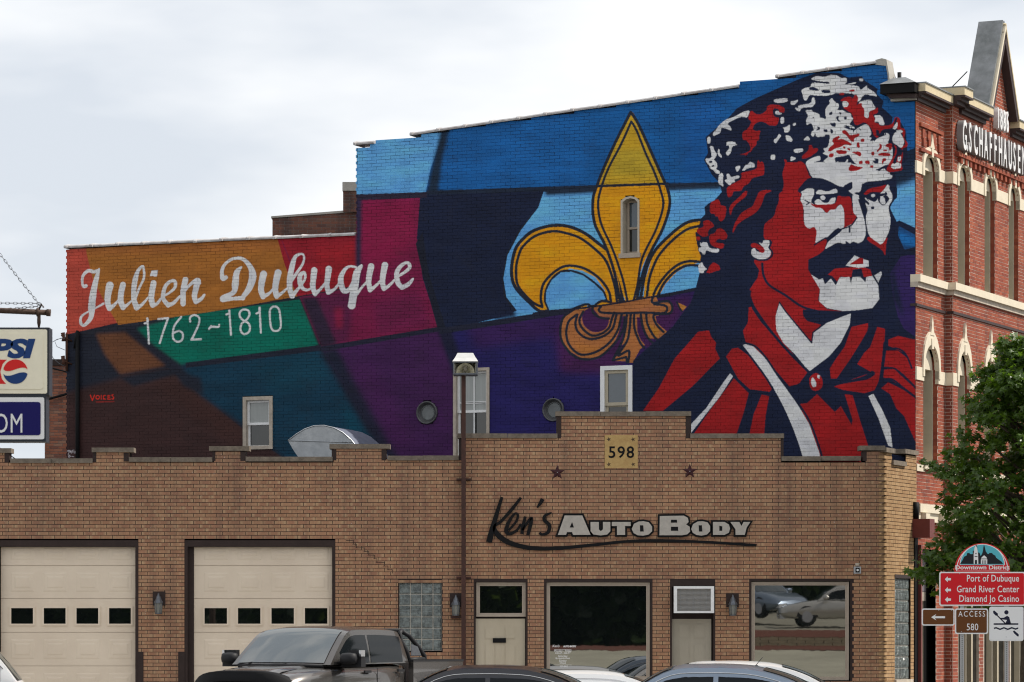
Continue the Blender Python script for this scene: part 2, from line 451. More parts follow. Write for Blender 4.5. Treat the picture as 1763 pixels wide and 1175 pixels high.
    F('757,566 885,546 950,536 1075,517 1210,490 1210,499 1075,526 950,545 885,556 757,576', (30, 33, 50))
    # right of the face
    F('1520,290 1600,270 1600,420 1520,430', LBL)
    S('1515,285 1545,290 1600,262 1600,300 1515,335', (24, 40, 62), 8)
    F('1540,270 1600,245 1600,280 1540,300', (24, 38, 60))
    F('1546,388 1600,412 1600,425 1545,437', (24, 70, 120))
    S('1545,400 1600,420 1600,428 1550,420', (28, 110, 180), 5, R1, .8)
    F('1540,385 1548,390 1600,418 1600,404 1548,380', NAVY)
    F('1530,437 1600,420 1600,600 1530,600', (46, 31, 84))
    F('1530,437 1600,420 1600,432 1530,447', (26, 30, 50))
    # --- flower emblem: gold shapes with dark double outline
    def leaf(t, f, col=GLD, w=4.2, inner=None):
        p, _ = catmull(f(t), closed=True)
        P.fill(p, col)
        P.stroke(p+[p[0]], w, OUT, False)
    # side petals (left)
    petL = '320,722 290,712 225,650 150,570 100,500 92,400 105,300 180,190 260,120 400,82 520,88 640,140 760,230 830,300 880,420 920,560 930,640 905,655 800,655 795,640 790,570 720,470 620,420 530,405 450,430 360,520 340,600 375,720'
    P.fill(PF(petL), GLD)
    P.stroke(PF('375,720 300,722 220,655 130,560 96,480 94,370 125,250 190,170 270,115 400,82 520,90 640,140 740,215 830,290 870,390 905,500 922,640'), 4.4, OUT)
    P.stroke(PF('322,692 260,665 190,600 135,520 125,400 150,290 185,230 270,160 400,125 520,145 620,185 740,280 800,350 840,450 870,560 880,650'), 3.6, OUT)
    P.stroke(PF('322,692 310,620 330,520 400,440 480,390 560,385 650,410 740,470 800,540 828,600 835,660'), 3.6, OUT)
    P.stroke(PF('375,720 345,650 350,570 390,490 460,430 540,425 630,455 720,520 780,580 800,640'), 3.6, OUT)
    F('376,716 347,650 352,572 392,492 460,434 540,429 628,458 716,523 776,583 797,635 730,640 700,665 640,700', LBL, PF)
    # right petal
    P.fill(PF('1150,300 1200,220 1290,130 1380,60 1480,40 1530,50 1520,350 1480,365 1420,380 1330,430 1250,520 1200,600 1150,640 1080,640 1090,500'), GLD)
    P.stroke(PF('1060,620 1080,500 1110,380 1160,280 1220,210 1330,110 1420,55 1520,38'), 4.2, OUT)
    P.stroke(PF('1105,620 1120,500 1150,400 1200,300 1290,200 1400,115 1500,85'), 3.6, OUT)
    P.stroke(PF('1155,600 1190,530 1260,440 1340,375 1420,350 1500,355'), 3.6, OUT)
    P.stroke(PF('1185,610 1230,520 1300,440 1380,390 1440,380 1500,385'), 3.6, OUT)
    F('1205,598 1245,520 1310,450 1385,402 1440,392 1500,400 1490,545', LBL, PF)
    # centre petal
    cen = [(1086, 194), (1065, 235), (1045, 280), (1032, 315), (1022, 345), (1024, 385), (1045, 430), (1065, 480), (1079, 522), (1097, 519), (1100, 480), (1115, 440), (1140, 395), (1153, 355), (1148, 325), (1136, 300), (1118, 255), (1098, 212)]
    P.fill(catmull(cen, closed=True)[0], GLD)
    F('1086,194 1065,235 1045,280 1032,319 1144,315 1136,300 1118,255 1098,212', (178, 142, 34))
    S('1060,260 1110,255 1125,300 1050,305', (150, 140, 50), 10, R1, .4)
    P.stroke([(1086, 194), (1065, 235), (1045, 278), (1030, 315), (1021, 345), (1024, 385), (1043, 425), (1058, 470), (1068, 522)], 4, OUT)
    P.stroke([(1086, 194), (1098, 212), (1118, 255), (1138, 300), (1150, 328), (1153, 355), (1141, 395), (1118, 440), (1103, 485), (1096, 522)], 4, OUT)
    P.stroke([(1087, 210), (1070, 248), (1048, 290), (1036, 322), (1030, 350), (1035, 385), (1055, 430), (1072, 480), (1081, 522)], 3.2, OUT)
    P.stroke([(1087, 210), (1096, 225), (1112, 265), (1128, 300), (1138, 330), (1142, 355), (1130, 395), (1106, 445), (1098, 490), (1090, 522)], 3.2, OUT)
    P.stroke([(1030, 321), (1090, 319), (1150, 317)], 3.6, OUT)
    # crossing bands and faded foot in dusty copper
    COP = (160, 100, 56)
    P.fill(PF('700,690 760,650 830,650 890,660 1000,640 1130,610 1170,610 1190,650 1270,655 1295,690 1280,740 1200,755 1170,760 1180,810 1260,880 1190,930 1130,930 1080,990 1040,1020 1000,1110 950,1100 850,1095 900,1000 940,900 905,860 870,940 800,1030 700,1080 620,1080 520,1020 460,930 460,820 500,750 580,710 660,690'), COP)
    P.fill(PF('700,690 735,658 830,655 830,668 740,690'), GLD)
    P.fill(PF('545,712 600,680 665,672 650,700 620,712'), GLD)
    S('560,760 700,900 850,760 1100,700 1180,690 1100,720', (150, 88, 80), 6, PF, .5)
    S('560,960 800,1000 700,1060 600,1040', (172, 108, 48), 5, PF, .7)
    S('1090,800 1200,860 1180,920 1120,880', (176, 120, 30), 4, PF, .7)
    BG = (62, 27, 72)
    P.fill(catmull(PF('625,740 690,700 760,770 820,780 800,850 740,880 680,870 630,820'), closed=True)[0], BG)
    P.fill(PF('905,760 965,760 950,830 935,900 900,960 870,1010 960,950 945,1020 850,1090 700,1110 870,960 905,850'), BG)
    P.fill(PF('1030,770 1060,770 1075,850 1150,970 1110,1000 1060,940 1035,880'), BG)
    P.fill(PF('960,1000 975,890 985,770 1010,760 1010,880 1060,1000 1000,1110 970,1110'), COP)
    P.fill(PF('850,1095 930,1000 970,880 975,980 960,1060 905,1060'), COP)
    for t in ('628,728 600,790 620,850 690,905 760,895 820,850 840,790 860,735',
              '585,750 570,820 590,880 650,925 720,930 800,900 850,850 870,780 880,740',
              '500,890 515,960 560,1020 620,1050 710,1035 790,990 850,930 890,860 905,800 915,752',
              '545,720 480,770 458,850 462,930 500,1000 560,1060 640,1085 740,1070 820,1010 890,930 930,850 940,770',
              '580,750 520,800 500,880', '700,695 700,730 750,770 820,778',
              '760,690 745,715 775,735 900,740 1100,735 1230,738 1258,705 1235,680 1160,672',
              '1150,620 1150,660 1260,650 1295,690 1275,740 1160,752 1175,820 1230,880',
              '1100,745 1110,820 1150,900 1180,935', '1060,750 1075,840 1110,920 1160,970', '1010,745 1012,850 1050,950 1085,1000',
              '985,745 975,860 955,950 890,1055 970,1020 965,1105', '955,755 945,850 920,950 850,1090'):
        P.stroke(PF(t), 3.3, OUT)
    P.stroke(PF('850,1092 950,1068 955,1105'), 3, OUT, False)
    F('1330,655 1405,690 1370,725', (170, 112, 50), PF); P.stroke(PF('1330,655 1350,700 1368,725'), 2.5, OUT, False)
    P.stroke(PF('540,712 650,672 700,690 760,650 835,655'), 3.3, OUT)
    F('250,735 400,712 560,700 700,684 900,655 1150,610 1480,545 1480,560 1150,622 900,668 700,697 560,716 400,730 250,752', (30, 32, 48), PF)
    # --- the painted head: dark silhouette
    F('740,150 640,185 520,238 380,300 290,350 240,405 165,468 115,512 128,600 105,640 150,725 190,765 205,820 165,865 130,885 108,905 112,945 92,965 62,1050 60,1075 82,1110 70,1140 85,1175 700,1175 1300,1175 1230,1140 1195,1060 1200,1010 1145,900 1190,850 1188,750 1170,690 1250,640 1240,480 1195,400 1160,440 1165,400 1145,380 1105,345 1115,310 1075,270 1080,240 1010,195 990,170 920,180 860,150', NAVY, PA)
    F('345,0 352,60 372,120 365,210 345,290 320,360 280,410 230,480 110,580 30,650 20,1200 1500,1200 1500,560 1400,490 1370,430 1345,330 1330,210 1385,120 1340,90 1345,0', NAVY, PB)
    S('1345,340 1330,210 1385,130 1350,200 1380,330 1400,440', NAVY, 6, PB)
    # hat, left half (reds then whites)
    for t in ('545,350 600,398 655,395 708,355 708,315 745,297 825,300 887,330 885,380 862,378 830,375 830,345 780,335 768,362 772,400 790,425 835,430 812,512 735,512 690,480 640,468 590,490 572,520 565,550 590,565 648,560 632,600 632,655 605,665 600,710 568,735 552,770 518,785 505,815 470,805 425,803 475,795 535,768 545,735 520,680 490,655 470,660 455,615 465,575 520,540 555,465 515,445',
              '615,850 640,885 655,870 680,895 682,1010 640,1020 560,1040 525,1095 468,1130 450,1175 300,1175 305,1135 360,1100 440,1060 455,1020 440,990 530,970 605,950',
              '880,850 905,855 920,895 975,905 1040,865 1085,890 1140,1020 1075,1090 1010,1175 860,1175 885,1110 860,1000 895,900',
              '1060,820 1130,775 1175,750 1175,810 1110,840 1065,848', '1130,710 1160,705 1175,740 1150,755'):
        F(t, RED, H1)
    for t in ('465,372 540,355 510,432 465,420 420,430 300,490 340,520 355,565 290,540 245,530 240,585 165,620 160,590 200,545 215,515 290,450 350,432 420,400',
              '122,620 142,640 135,690 108,695 100,640', '128,715 165,720 175,760 205,800 185,840 170,855 205,890 208,930 190,945 235,975 230,1000 190,995 170,960 135,945 125,910 100,890 82,845 150,840 145,780',
              '215,745 232,755 228,785 255,820 250,838 218,815 210,790', '300,672 385,675 395,695 412,705 355,720 345,785 310,822 290,785 330,740 320,705 298,718',
              '392,925 437,915 440,940 408,982 392,955', '455,968 490,910 520,900 535,875 585,895 585,935 520,940 480,965',
              '240,985 268,1000 262,1075 270,1135 215,1090 230,1040', '300,995 335,1010 345,1040 415,1015 435,1040 365,1060 385,1085 350,1090 330,1118 275,1065 310,1050',
              '775,245 915,232 920,268 840,285 782,275', '950,265 985,262 1020,248 1022,265 985,305 950,300', '792,365 825,358 830,378 862,385 855,398 795,400',
              '848,425 882,422 880,490 845,490', '865,530 905,525 940,495 942,555 920,582 885,580 885,550', '970,490 1000,480 1002,505 972,518',
              '830,592 855,612 830,645 800,692 778,680 780,650 810,635', '895,605 940,615 968,650 960,675 905,665', '975,750 1070,740 1078,765 1030,788 985,782',
              '745,808 793,803 790,855 748,858', '945,820 1000,835 1000,850 945,875', '1070,660 1120,612 1150,655 1120,662',
              '990,330 1025,335 1050,305 1175,285 1175,325 1060,330 1040,372 1005,355',
              '1105,885 1175,855 1175,895 1115,925', '1125,940 1175,910 1175,1050 1150,1000', '1095,355 1175,350 1175,470 1140,480 1110,505 1105,455 1135,430'):
        F(t, WHT, H1)
    for t in ('120,870 155,865 158,885 122,890', '145,920 172,905 178,920 155,930'): F(t, NAVY, H1)
    # hat, right half
    for t in ('160,92 210,65 290,80 360,52 420,62 455,88 515,85 520,130 490,158 620,128 600,150 535,160 640,170 655,215 720,160 725,190 790,225 832,278 760,262 680,265 650,320 620,330 600,250 480,240 400,240 380,255 300,270 200,265 140,258 110,318 80,310 70,250 55,215 90,190 150,180 160,140 200,135 350,150 330,125 260,125 160,105',
              '640,95 685,95 680,122 645,120', '20,365 160,345 165,285 192,285 200,350 170,375 60,382 40,430 0,400 0,385 35,400',
              '340,310 370,290 385,320 440,350 435,420 470,410 520,440 560,445 560,480 585,500 570,520 540,560 590,580 600,600 560,600 530,580 470,578 560,620 640,590 670,570 710,555 740,570 770,650 740,690 770,690 750,730 800,720 770,760 820,700 900,670 900,640 915,640 950,660 945,710 930,740 980,780 980,900 950,960 900,970 850,1000 780,1025 700,1010 600,950 560,900 540,860 480,880 390,890 410,960 350,965 330,1000 300,940 275,930 340,880 265,850 300,835 275,800 330,790 350,660 300,660 290,680 205,685 200,640 180,685 155,670 160,630 185,620 180,590 155,540 110,570 105,505 130,475 95,415 140,420 240,450 245,490 270,490 310,510 295,420 320,370 345,350',
              '75,715 122,670 150,720', '105,930 180,890 245,870 255,920 200,935 140,950 110,980',
              '0,805 70,800 78,830 20,845 0,840', '120,990 160,955 220,965 225,1010 260,960 320,1010 360,975 410,980 420,920 470,950 490,945 530,880 550,960 530,1010 560,1035 620,1020 690,1000 700,1020 760,1045 840,1040 860,1010 900,1000 920,1040 980,1080 970,1105 870,1125 690,1140 665,1175 580,1175 570,1145 500,1170 400,1175 350,1140 260,1100 175,1095',
              '640,335 665,320 760,305 780,345 815,400 740,425 740,480 720,500 690,480 700,430 680,380 640,370', '790,465 870,465 905,570 845,560 840,530 790,535 810,500', '470,330 510,318 538,345 520,385 480,385'):
        F(t, WHT, H2)
    for t in ('135,185 180,175 235,205 235,220 190,215 140,210', '255,210 350,208 352,240 270,240', '340,440 372,425 370,460 335,462', '440,430 465,440 460,460 440,450', '405,480 440,470 430,505 460,535 420,525',
              '488,482 518,480 515,508 490,508', '340,545 410,540 400,585 370,580', '280,605 325,610 320,640 285,630', '350,600 380,615 375,650 355,650', '215,575 250,590 240,615 200,620 225,600', '165,485 190,482 182,498', '385,250 400,270 460,280 470,300 420,350 400,330 380,285 330,280',
              '470,565 540,570 560,600 580,600 580,650 600,610 650,595 665,630 640,600 600,600 560,592', '120,985 160,950 225,950 235,980 265,950 325,1000 365,965 405,970 400,935 425,905 470,940 500,890 535,868 560,905 545,950 590,980 640,995 690,975 700,1010 760,1035 830,1030 850,1000 920,975 900,1000 860,1015 840,1045 760,1045 690,1020 680,990 640,1010 560,1005 525,960 530,900 495,945 470,960 415,925 415,985 365,980 325,1015 265,965 235,990 220,1010 215,965 165,965',
              '690,255 760,260 700,300 650,320 680,290', '440,375 445,410 420,415', '790,900 840,905 835,955 790,950 780,925 810,925'):
        F(t, NAVY, H2)
    for t in ('445,240 490,235 490,262 445,262', '540,210 595,203 595,225 545,228', '440,325 490,285 555,275 575,300 605,248 635,285 625,335 615,365 640,345 672,345 670,375 695,400 690,480 740,500 745,425 795,410 835,380 835,440 780,460 800,500 800,540 845,550 850,575 960,565 990,530 1000,490 1030,480 1060,510 1060,595 1100,600 1110,640 1095,700 1135,745 1130,785 1080,800 1085,870 1070,960 1085,1020 1010,1035 940,1040 915,1020 940,960 1000,860 1010,800 990,760 1020,780 1025,840 980,940 1000,960 1020,940 1030,880 1070,870 1085,820 1055,795 1110,760 1100,710 1070,700 1090,660 1065,640 1095,625 1030,610 1010,580 1030,520 985,590 950,600 870,610 830,700 790,670 770,600 700,530 620,570 590,550 575,450 490,400 480,385 530,380 540,345 510,320',
              '470,620 500,612 530,640 545,670 645,648 645,675 590,700 590,740 550,720 510,665 470,645', '365,725 390,690 440,672 448,690 420,715 470,700 520,725 570,755 560,772 500,760 450,790 400,800 360,830 325,830 340,790 390,755',
              '480,775 505,785 500,805 480,798', '520,795 555,800 550,825 525,815', '410,820 450,815 520,825 515,855 440,860 410,840', '345,850 388,848 380,890 330,888', '560,838 650,830 668,860 650,885 610,860', '655,705 695,700 695,735 660,735', '615,740 645,738 650,795 618,790',
              '765,835 798,832 795,872 765,870', '830,860 880,840 960,850 955,880 840,875', '845,745 875,770 870,800 825,840 820,820 850,790', '640,930 675,920 680,955 640,962', '700,925 745,920 752,960 705,958', '880,900 915,900 915,925 890,935 880,970 870,940', '750,970 790,975 780,998 755,995', '930,750 975,750 975,800 950,830 940,790 900,780',
              '545,955 580,985 600,1000 690,995 600,1030 540,1030 525,1000', '885,815 930,815 925,828 885,828', '60,880 135,815 130,765 155,770 160,805 215,795 232,815 200,850 80,910',):
        F(t, RED, H2)
    for t in ('980,950 1000,960 1030,935 1070,960 1060,1000 1020,1005 990,1010 960,985 ', '1000,640 1050,630 1085,690 1100,730 1080,790 1050,790 1030,770 985,745 975,700', '1030,890 1070,880 1060,930 1030,930', '1005,620 1070,612 1090,632 1050,650'):
        F(t, WHT, H2)
    F('1005,500 1030,480 1020,540 1000,580 990,560', NAVY, H2); F('975,600 1030,525 1030,585 1010,610', WHT, H2); F('810,610 840,615 850,660 905,665 900,630 915,640 912,670 820,680', NAVY, H2)
    # hair and neck side
    for t in ('430,140 550,90 640,60 640,95 580,130 575,165 490,170 470,230 430,238 418,180', '565,10 640,0 800,0 790,15 720,20 660,60 580,60', '605,172 630,172 620,220 570,265 520,300 480,350 458,430 440,360 460,310 540,240',
              '870,165 870,178 820,195 800,220 780,290 745,360 690,410 580,470 520,520 485,600 475,580 500,500 560,400 620,360 680,330 710,260 745,180 800,162',
              '250,290 330,253 350,280 355,318 410,325 418,370 400,450 365,485 340,470 330,430 305,430 300,405 250,400', '175,480 230,465 270,490 298,528 240,560 225,600 240,625 180,640 150,620 115,590 115,560 190,535',
              '110,630 150,635 155,670 115,672', '245,615 300,600 320,555 360,548 400,575 428,620 420,660 370,665 350,655 320,665 305,695 400,705 380,760 310,745 260,720 245,680',
              '245,930 285,890 350,930 352,975 300,985 255,1005 210,1000 230,970', '980,0 1175,0 1175,130 1130,180 1160,270 1175,340 1175,1175 930,1175 850,1090 810,980 805,880 870,850 890,780 860,700 870,670 790,660 795,520 830,480 900,430 920,340 945,290 945,200 990,170 998,80',
              '755,900 775,900 785,1050 840,1130 900,1175 650,1175 700,1110 750,1030', '665,705 710,695 790,745 795,785 760,785 710,745 665,740'):
        F(t, RED, H3)
    for t in ('340,0 385,0 375,90 390,135 330,95', '415,0 445,0 460,35 540,12 552,35 490,60 510,78 470,90 455,118 395,70 425,65', '150,690 165,705 175,690 220,690 240,745 280,760 340,755 345,780 320,800 260,790 210,770 200,815 175,815 165,790 135,780 135,750 165,740 150,720',
              '130,920 170,890 185,930 220,965 190,980 185,1003 138,1003', '660,775 700,745 720,780 770,800 800,795 805,760 735,690 780,705 790,670 850,670 855,710 840,745 868,790 860,830 820,860 750,865 690,845 665,810'):
        F(t, WHT, H3)
    P.stroke(H3('865,690 862,740 885,790 870,850 800,880 740,882'), 4, NAVY)
    P.stroke(H3('790,890 800,1000 830,1080 900,1150'), 4, NAVY)
    # face
    F('0,0 90,0 130,130 160,158 110,170 10,290 60,320 40,380 80,430 80,620 130,675 190,650 215,700 195,835 290,770 320,790 285,900 180,970 120,1010 120,1080 150,1175 -120,1175 -120,0', RED, H4)
    F('95,0 560,0 980,130 975,155 870,185 675,205 660,290 640,300 640,370 680,480 690,540 715,720 680,800 630,820 580,800 550,825 500,790 510,840 440,810 390,825 290,890 330,800 400,750 480,680 420,660 310,770 195,835 215,700 190,650 130,675 85,630 80,440 45,380 65,320 50,300 110,262 185,265 190,320 150,400 200,440 260,460 310,520 350,480 400,480 430,440 460,425 490,480 490,640 540,640 620,560 580,510 575,330 530,285 575,268 570,200 500,225 480,255 430,240 380,210 300,180 240,160 165,160', WHT, H4)
    F('120,60 95,0 560,0 560,20 700,60 760,90 850,90 900,80 960,110 940,130 975,155 870,185 670,205 570,200 500,225 440,245 380,205 300,170 170,160', WHT, H4)
    F('560,15 600,40 690,50 640,80 560,95 528,75', RED, H4)
    for t in ('110,170 160,155 260,160 340,190 430,240 500,255 520,215 575,195 570,270 530,290 560,310 590,340 480,350 425,330 425,280 400,265 340,305 240,275 205,290 190,320 185,262 115,262 60,300 10,290',
              '150,410 180,360 200,330 425,318 420,350 350,370 340,410 300,425 250,400 230,370 200,385 170,400 130,420', '595,305 690,300 690,320 640,335 600,320'):
        F(t, NAVY, H4)
    F('145,410 190,430 390,425 415,390 425,335 480,350 560,345 575,480 590,520 620,545 605,600 540,640 480,665 495,640 492,480 460,425 430,430 400,480 350,480 315,520 270,470 245,460 210,462 170,440', RED, H4)
    F('190,400 215,372 245,375 280,410 330,410 360,360 410,355 390,425 230,430 200,425', WHT, H4)
    F('250,345 275,332 300,350 298,375 275,385 252,370', WHT, H4)
    F('205,300 240,275 320,300 400,265 422,280 422,315 210,328', WHT, H4)
    P.stroke(H4('95,385 140,410 110,430'), 2, NAVY, False)
    P.stroke(H4('190,835 300,768 350,770 410,700 480,670 560,640 620,560'), 2.4, NAVY)
    P.stroke(H4('545,650 545,705'), 3, NAVY, False)
    P.stroke(H4('640,380 690,540 715,640 722,740'), 2.6, NAVY)
    # right eye
    F('675,200 980,175 1010,260 1015,360 960,440 960,480 1040,660 1030,860 980,920 900,920 720,780 722,740 705,560 680,480 640,370 655,300', NAVY, H4)
    F('680,325 740,265 860,245 920,222 900,270 870,305 760,300 720,330', RED, H4)
    F('930,220 950,240 945,270 980,330 975,390 945,430 940,480 962,580 950,690 890,815 860,835 820,810 735,740 705,560 730,490 700,400 740,440 745,410 700,370 705,355 770,395 810,400 830,370 860,330 850,320 900,270', WHT, H4)
    for t in ('760,345 815,350 810,400 780,400 775,375', '830,350 860,345 850,400 880,430 910,420 900,360 880,350 905,330 930,340 950,370 930,400 900,435 870,435 835,400', '760,450 795,445 795,475 765,478', '645,330 700,330 940,310 880,345 780,355 720,345 745,400 700,350', '900,305 920,300 930,330 900,335'):
        F(t, NAVY, H4)
    F('765,325 800,320 805,345 780,355 762,345', WHT, H4); F('858,350 885,350 885,400 862,405', WHT, H4)
    F('735,745 820,805 865,838 935,745 915,830 908,945 895,940 880,890 715,785', RED, H4)
    # moustache, mouth, beard
    F('120,1000 180,970 290,890 330,860 400,825 440,812 500,840 550,825 630,822 700,795 740,800 880,890 900,940 960,1000 940,1175 150,1175', NAVY, H4)
    F('1050,80 1090,60 1180,60 1250,80 1290,130 1320,200 1330,260 1270,260 1240,170 1160,120 1110,170 1040,180 1010,220 1020,250 960,230 920,190 915,140 980,110', NAVY, PB)
    F('1015,215 1050,185 1100,180 1185,175 1230,190 1240,225 1150,230 1080,225 1060,250 1040,225', RED, PB)
    F('1105,170 1150,118 1175,130 1220,145 1222,175 1170,182', WHT, PB); F('1130,160 1175,130 1195,135 1195,162 1125,165', RED, PB)
    F('1140,190 1185,185 1205,260 1180,230 1140,228 1130,260', NAVY, PB)
    F('930,215 970,240 990,235 1000,265 1030,235 1055,270 1075,230 1125,228 1130,260 1140,228 1180,228 1205,255 1210,228 1240,222 1270,270 1275,340 1240,385 1170,395 1090,400 1010,385 970,350 975,290 930,250', WHT, PB)
    F('1250,220 1285,198 1288,215 1270,255', WHT, PB)
    # neck
    F('690,60 915,140 915,190 975,290 965,345 1010,390 1130,405 1070,420 975,470 940,510 935,560 800,400 770,350 640,150', RED, PB)
    F('690,150 900,160 935,250 970,300 965,350 1010,395 1020,405 890,385 780,310 700,230', RED, PB)
    F('675,160 690,230 780,310 890,385 890,430 980,470 940,510 935,565 800,400 770,350 755,400 752,480 770,530 910,710 860,770 820,780 700,640 630,580 585,500 610,460 625,380 680,460 750,530 620,340 620,290 660,230', RED, PB)
    P.stroke(PB('683,160 690,220 720,270 800,320 880,375 960,400 1020,405'), 4, NAVY)
    P.stroke(PB('620,300 625,350 680,440 750,530 830,620 920,710'), 4.5, NAVY)
    F('770,360 800,405 880,500 935,565 940,510 1010,460 1132,410 1125,470 1080,560 1020,630 920,705 850,620 790,560 755,500 750,430', WHT, PB)
    P.stroke(PB('770,355 800,400 880,497 933,560 940,508 1010,455 1132,405'), 2.5, NAVY, False)
    F('888,392 1132,402 1132,412 1010,456 975,468 910,450 890,425', NAVY, PB)
    F('660,775 700,745 720,780 770,800 800,795 805,760 735,690 780,705 790,670 850,670 855,710 840,745 868,790 860,830 820,860 750,865 690,845 665,810', WHT, H3); F('665,705 710,695 790,745 795,785 760,785 710,745 665,740', RED, H3)
    P.stroke(H3('640,700 655,690 720,685 735,690'), 3, NAVY); P.stroke(H3('658,770 660,815 690,850 750,872 825,866 872,832 878,790 850,745 862,710 858,672'), 3.2, NAVY)
    F('600,640 785,640 780,705 735,688 700,690 660,705 658,760 600,800', NAVY, H3); F('665,712 710,698 790,745 795,785 760,785 710,748 668,744', RED, H3)
    # coat reds
    F('585,500 610,460 615,380 628,378 650,440 750,545 910,712 870,765 820,780 740,650 670,590 600,560', RED, PB)
    P.stroke(PB('620,330 650,400 700,470 750,530 830,620 920,710'), 4.5, NAVY)
    for t in ('358,505 395,500 415,500 425,530 450,560 445,590 468,640 330,780 180,905 80,905 160,790 240,640 320,550', '500,630 530,590 560,585 620,630 735,790 720,808 620,795 560,740', '540,740 615,815 590,910 540,1060 310,1060 420,900',
              '680,822 718,830 700,930 690,1060 610,1060 640,920', '870,870 910,865 960,820 1050,910 1080,880 1135,975 1140,950 1100,820 1140,825 1180,960 1225,1100 1230,1200 990,1200 960,1120',
              '1135,480 1220,460 1220,490 1180,560 1130,640 1060,740 1030,740 1025,690 1050,650 1100,580', '1265,480 1305,490 1300,560 1285,680 1270,760 1250,800 1200,815 1100,800 1035,785 1080,770 1150,740 1210,720 1245,715 1150,660 1230,580',
              '1320,545 1370,525 1455,545 1455,690 1400,610 1320,575', '1310,600 1370,600 1420,640 1455,690 1455,775 1400,720 1350,685 1300,680', '1300,695 1350,692 1400,740 1455,790 1455,825 1400,790 1340,750 1295,735', '1285,790 1320,760 1400,800 1455,840 1500,900 1500,1100 1455,1055 1400,930 1360,890 1330,820'):
        F(t, RED, PB)
    F('1455,540 1500,560 1500,860 1455,830', RED, PB)
    P.stroke(PB('1320,590 1370,590 1410,620 1440,690'), 3, NAVY); P.stroke(PB('1300,690 1350,690 1400,730 1460,790'), 3, NAVY); P.stroke(PB('1290,745 1340,745 1400,790 1460,835'), 3, NAVY)
    P.stroke(PB('1060,770 1150,750 1210,735 1240,715'), [2, 5, 8, 9], NAVY)
    P.stroke(PB('1030,780 1100,805 1200,820 1260,795 1285,700 1300,560'), 3, NAVY)
    P.stroke(PB('1050,760 1130,690 1200,580 1240,470'), [6, 9, 9, 12], NAVY)
    F('585,572 600,567 640,580 700,640 760,730 860,870 920,970 970,1110 990,1200 900,1200 860,1060 800,910 720,760 650,660', WHT, PB)
    P.stroke(PB('580,575 650,665 720,765 800,915 860,1065 900,1200'), 3.5, NAVY); P.stroke(PB('600,562 650,580 705,640 765,730 868,870 928,970 978,1110 1000,1200'), 3.5, NAVY)
    F('520,715 535,730 470,830 320,1020 320,975 400,890 480,770', WHT, PB)
    F('1220,830 1245,818 1290,900 1330,990 1342,1090 1320,1080 1270,940', WHT, PB)
    p, _ = catmull(PB('955,713 985,740 985,785 955,803 928,790 922,740'), closed=True); P.fill(p, RED)
    p, _ = catmull(PB('938,735 955,760 955,780 940,783 930,760'), closed=True); P.fill(p, WHT); F('962,722 975,725 972,742 962,738', WHT, PB)
    # --- lettering
    L = (205, 206, 209)
    def W(t, w, f=T1): P.stroke(f(t), w, L)
    W('175,450 150,455 135,410 145,340 200,290 260,300 310,280', [6, 5, 4, 5, 6, 6, 4])
    W('315,270 290,360 265,460 245,580 235,690', [3, 8, 10, 12, 12])
    W('240,690 225,790 160,868 120,845 125,780 190,730 280,685 360,640', [11, 8, 5, 5, 4, 3, 3, 4])
    W('430,445 410,540 405,620 425,690', [13, 11, 10, 9]); W('425,690 480,650 520,600', [9, 5, 3])
    W('570,438 550,520 545,610 570,680', [10, 10, 10, 9]); W('570,680 610,655 660,610', [8, 5, 3])
    W('700,600 740,480 790,370 790,270 775,240 730,290 700,380 685,480 685,590 715,680', [3, 4, 4, 4, 4, 6, 9, 9, 9, 10]); W('715,680 770,650 840,570', [9, 5, 3])
    F('875,283 942,285 930,350 855,345', L, T1)
    W('895,420 880,500 870,580 885,655', [10, 10, 10, 9]); W('885,655 930,640 970,590', [8, 5, 4])
    W('980,570 1060,525 1120,470 1125,410 1090,395 1030,440 1000,520 1000,590 1050,655', [3, 4, 5, 6, 5, 6, 7, 7, 8]); W('1050,655 1110,630 1175,560', [8, 6, 4])
    W('1235,385 1210,500 1210,640', [10, 9, 9]); W('1215,520 1280,440 1360,385 1375,420', [4, 5, 7, 8]); W('1365,400 1345,480 1330,560 1345,620', [11, 10, 9, 8]); W('1345,620 1400,590 1435,545', [8, 6, 4])
    # second word
    W('150,360 115,370 110,280 150,210 230,160 330,165 410,250 435,350 400,470 330,570', [7, 8, 6, 5, 5, 6, 9, 13, 11, 7], T2)
    W('330,580 230,585 120,590', [8, 6, 11], T2); W('315,250 265,310 250,430 230,520 120,570 110,595', [3, 10, 12, 8, 7, 8], T2)
    W('550,325 530,420 525,500 545,565', [12, 11, 10, 9], T2); W('545,565 610,530 650,480', [8, 5, 3], T2)
    W('705,310 685,400 675,490 690,560', [12, 11, 10, 9], T2); W('690,560 740,530 810,470', [8, 5, 3], T2)
    W('830,420 905,310 970,210 980,130 945,110 890,140 860,220 830,370 830,480 855,555', [6, 5, 4, 3, 4, 6, 9, 10, 9, 10], T2)
    W('855,555 920,480 990,380 985,310 940,340 940,420 970,480 1030,490 1090,450', [8, 5, 4, 5, 8, 9, 6, 4, 3], T2)
    W('1090,285 1080,380 1075,460 1100,535', [11, 10, 9, 8], T2); W('1100,535 1150,490 1200,430', [7, 5, 4], T2)
    W('1245,270 1235,350 1225,440 1240,520', [11, 10, 9, 8], T2); W('1240,520 1300,490 1350,430', [8, 5, 4], T2)
    W('440,340 360,330 290,370 230,480 230,580 270,680 340,670 400,560 460,430', [4, 4, 6, 9, 10, 9, 7, 5, 8], T3)
    W('525,320 460,420 430,600 385,895', [5, 12, 13, 13], T3); F('430,420 500,420 480,620 435,900 325,905 380,640', L, T3)
    W('460,730 540,620 620,540', [5, 4, 4], T3)
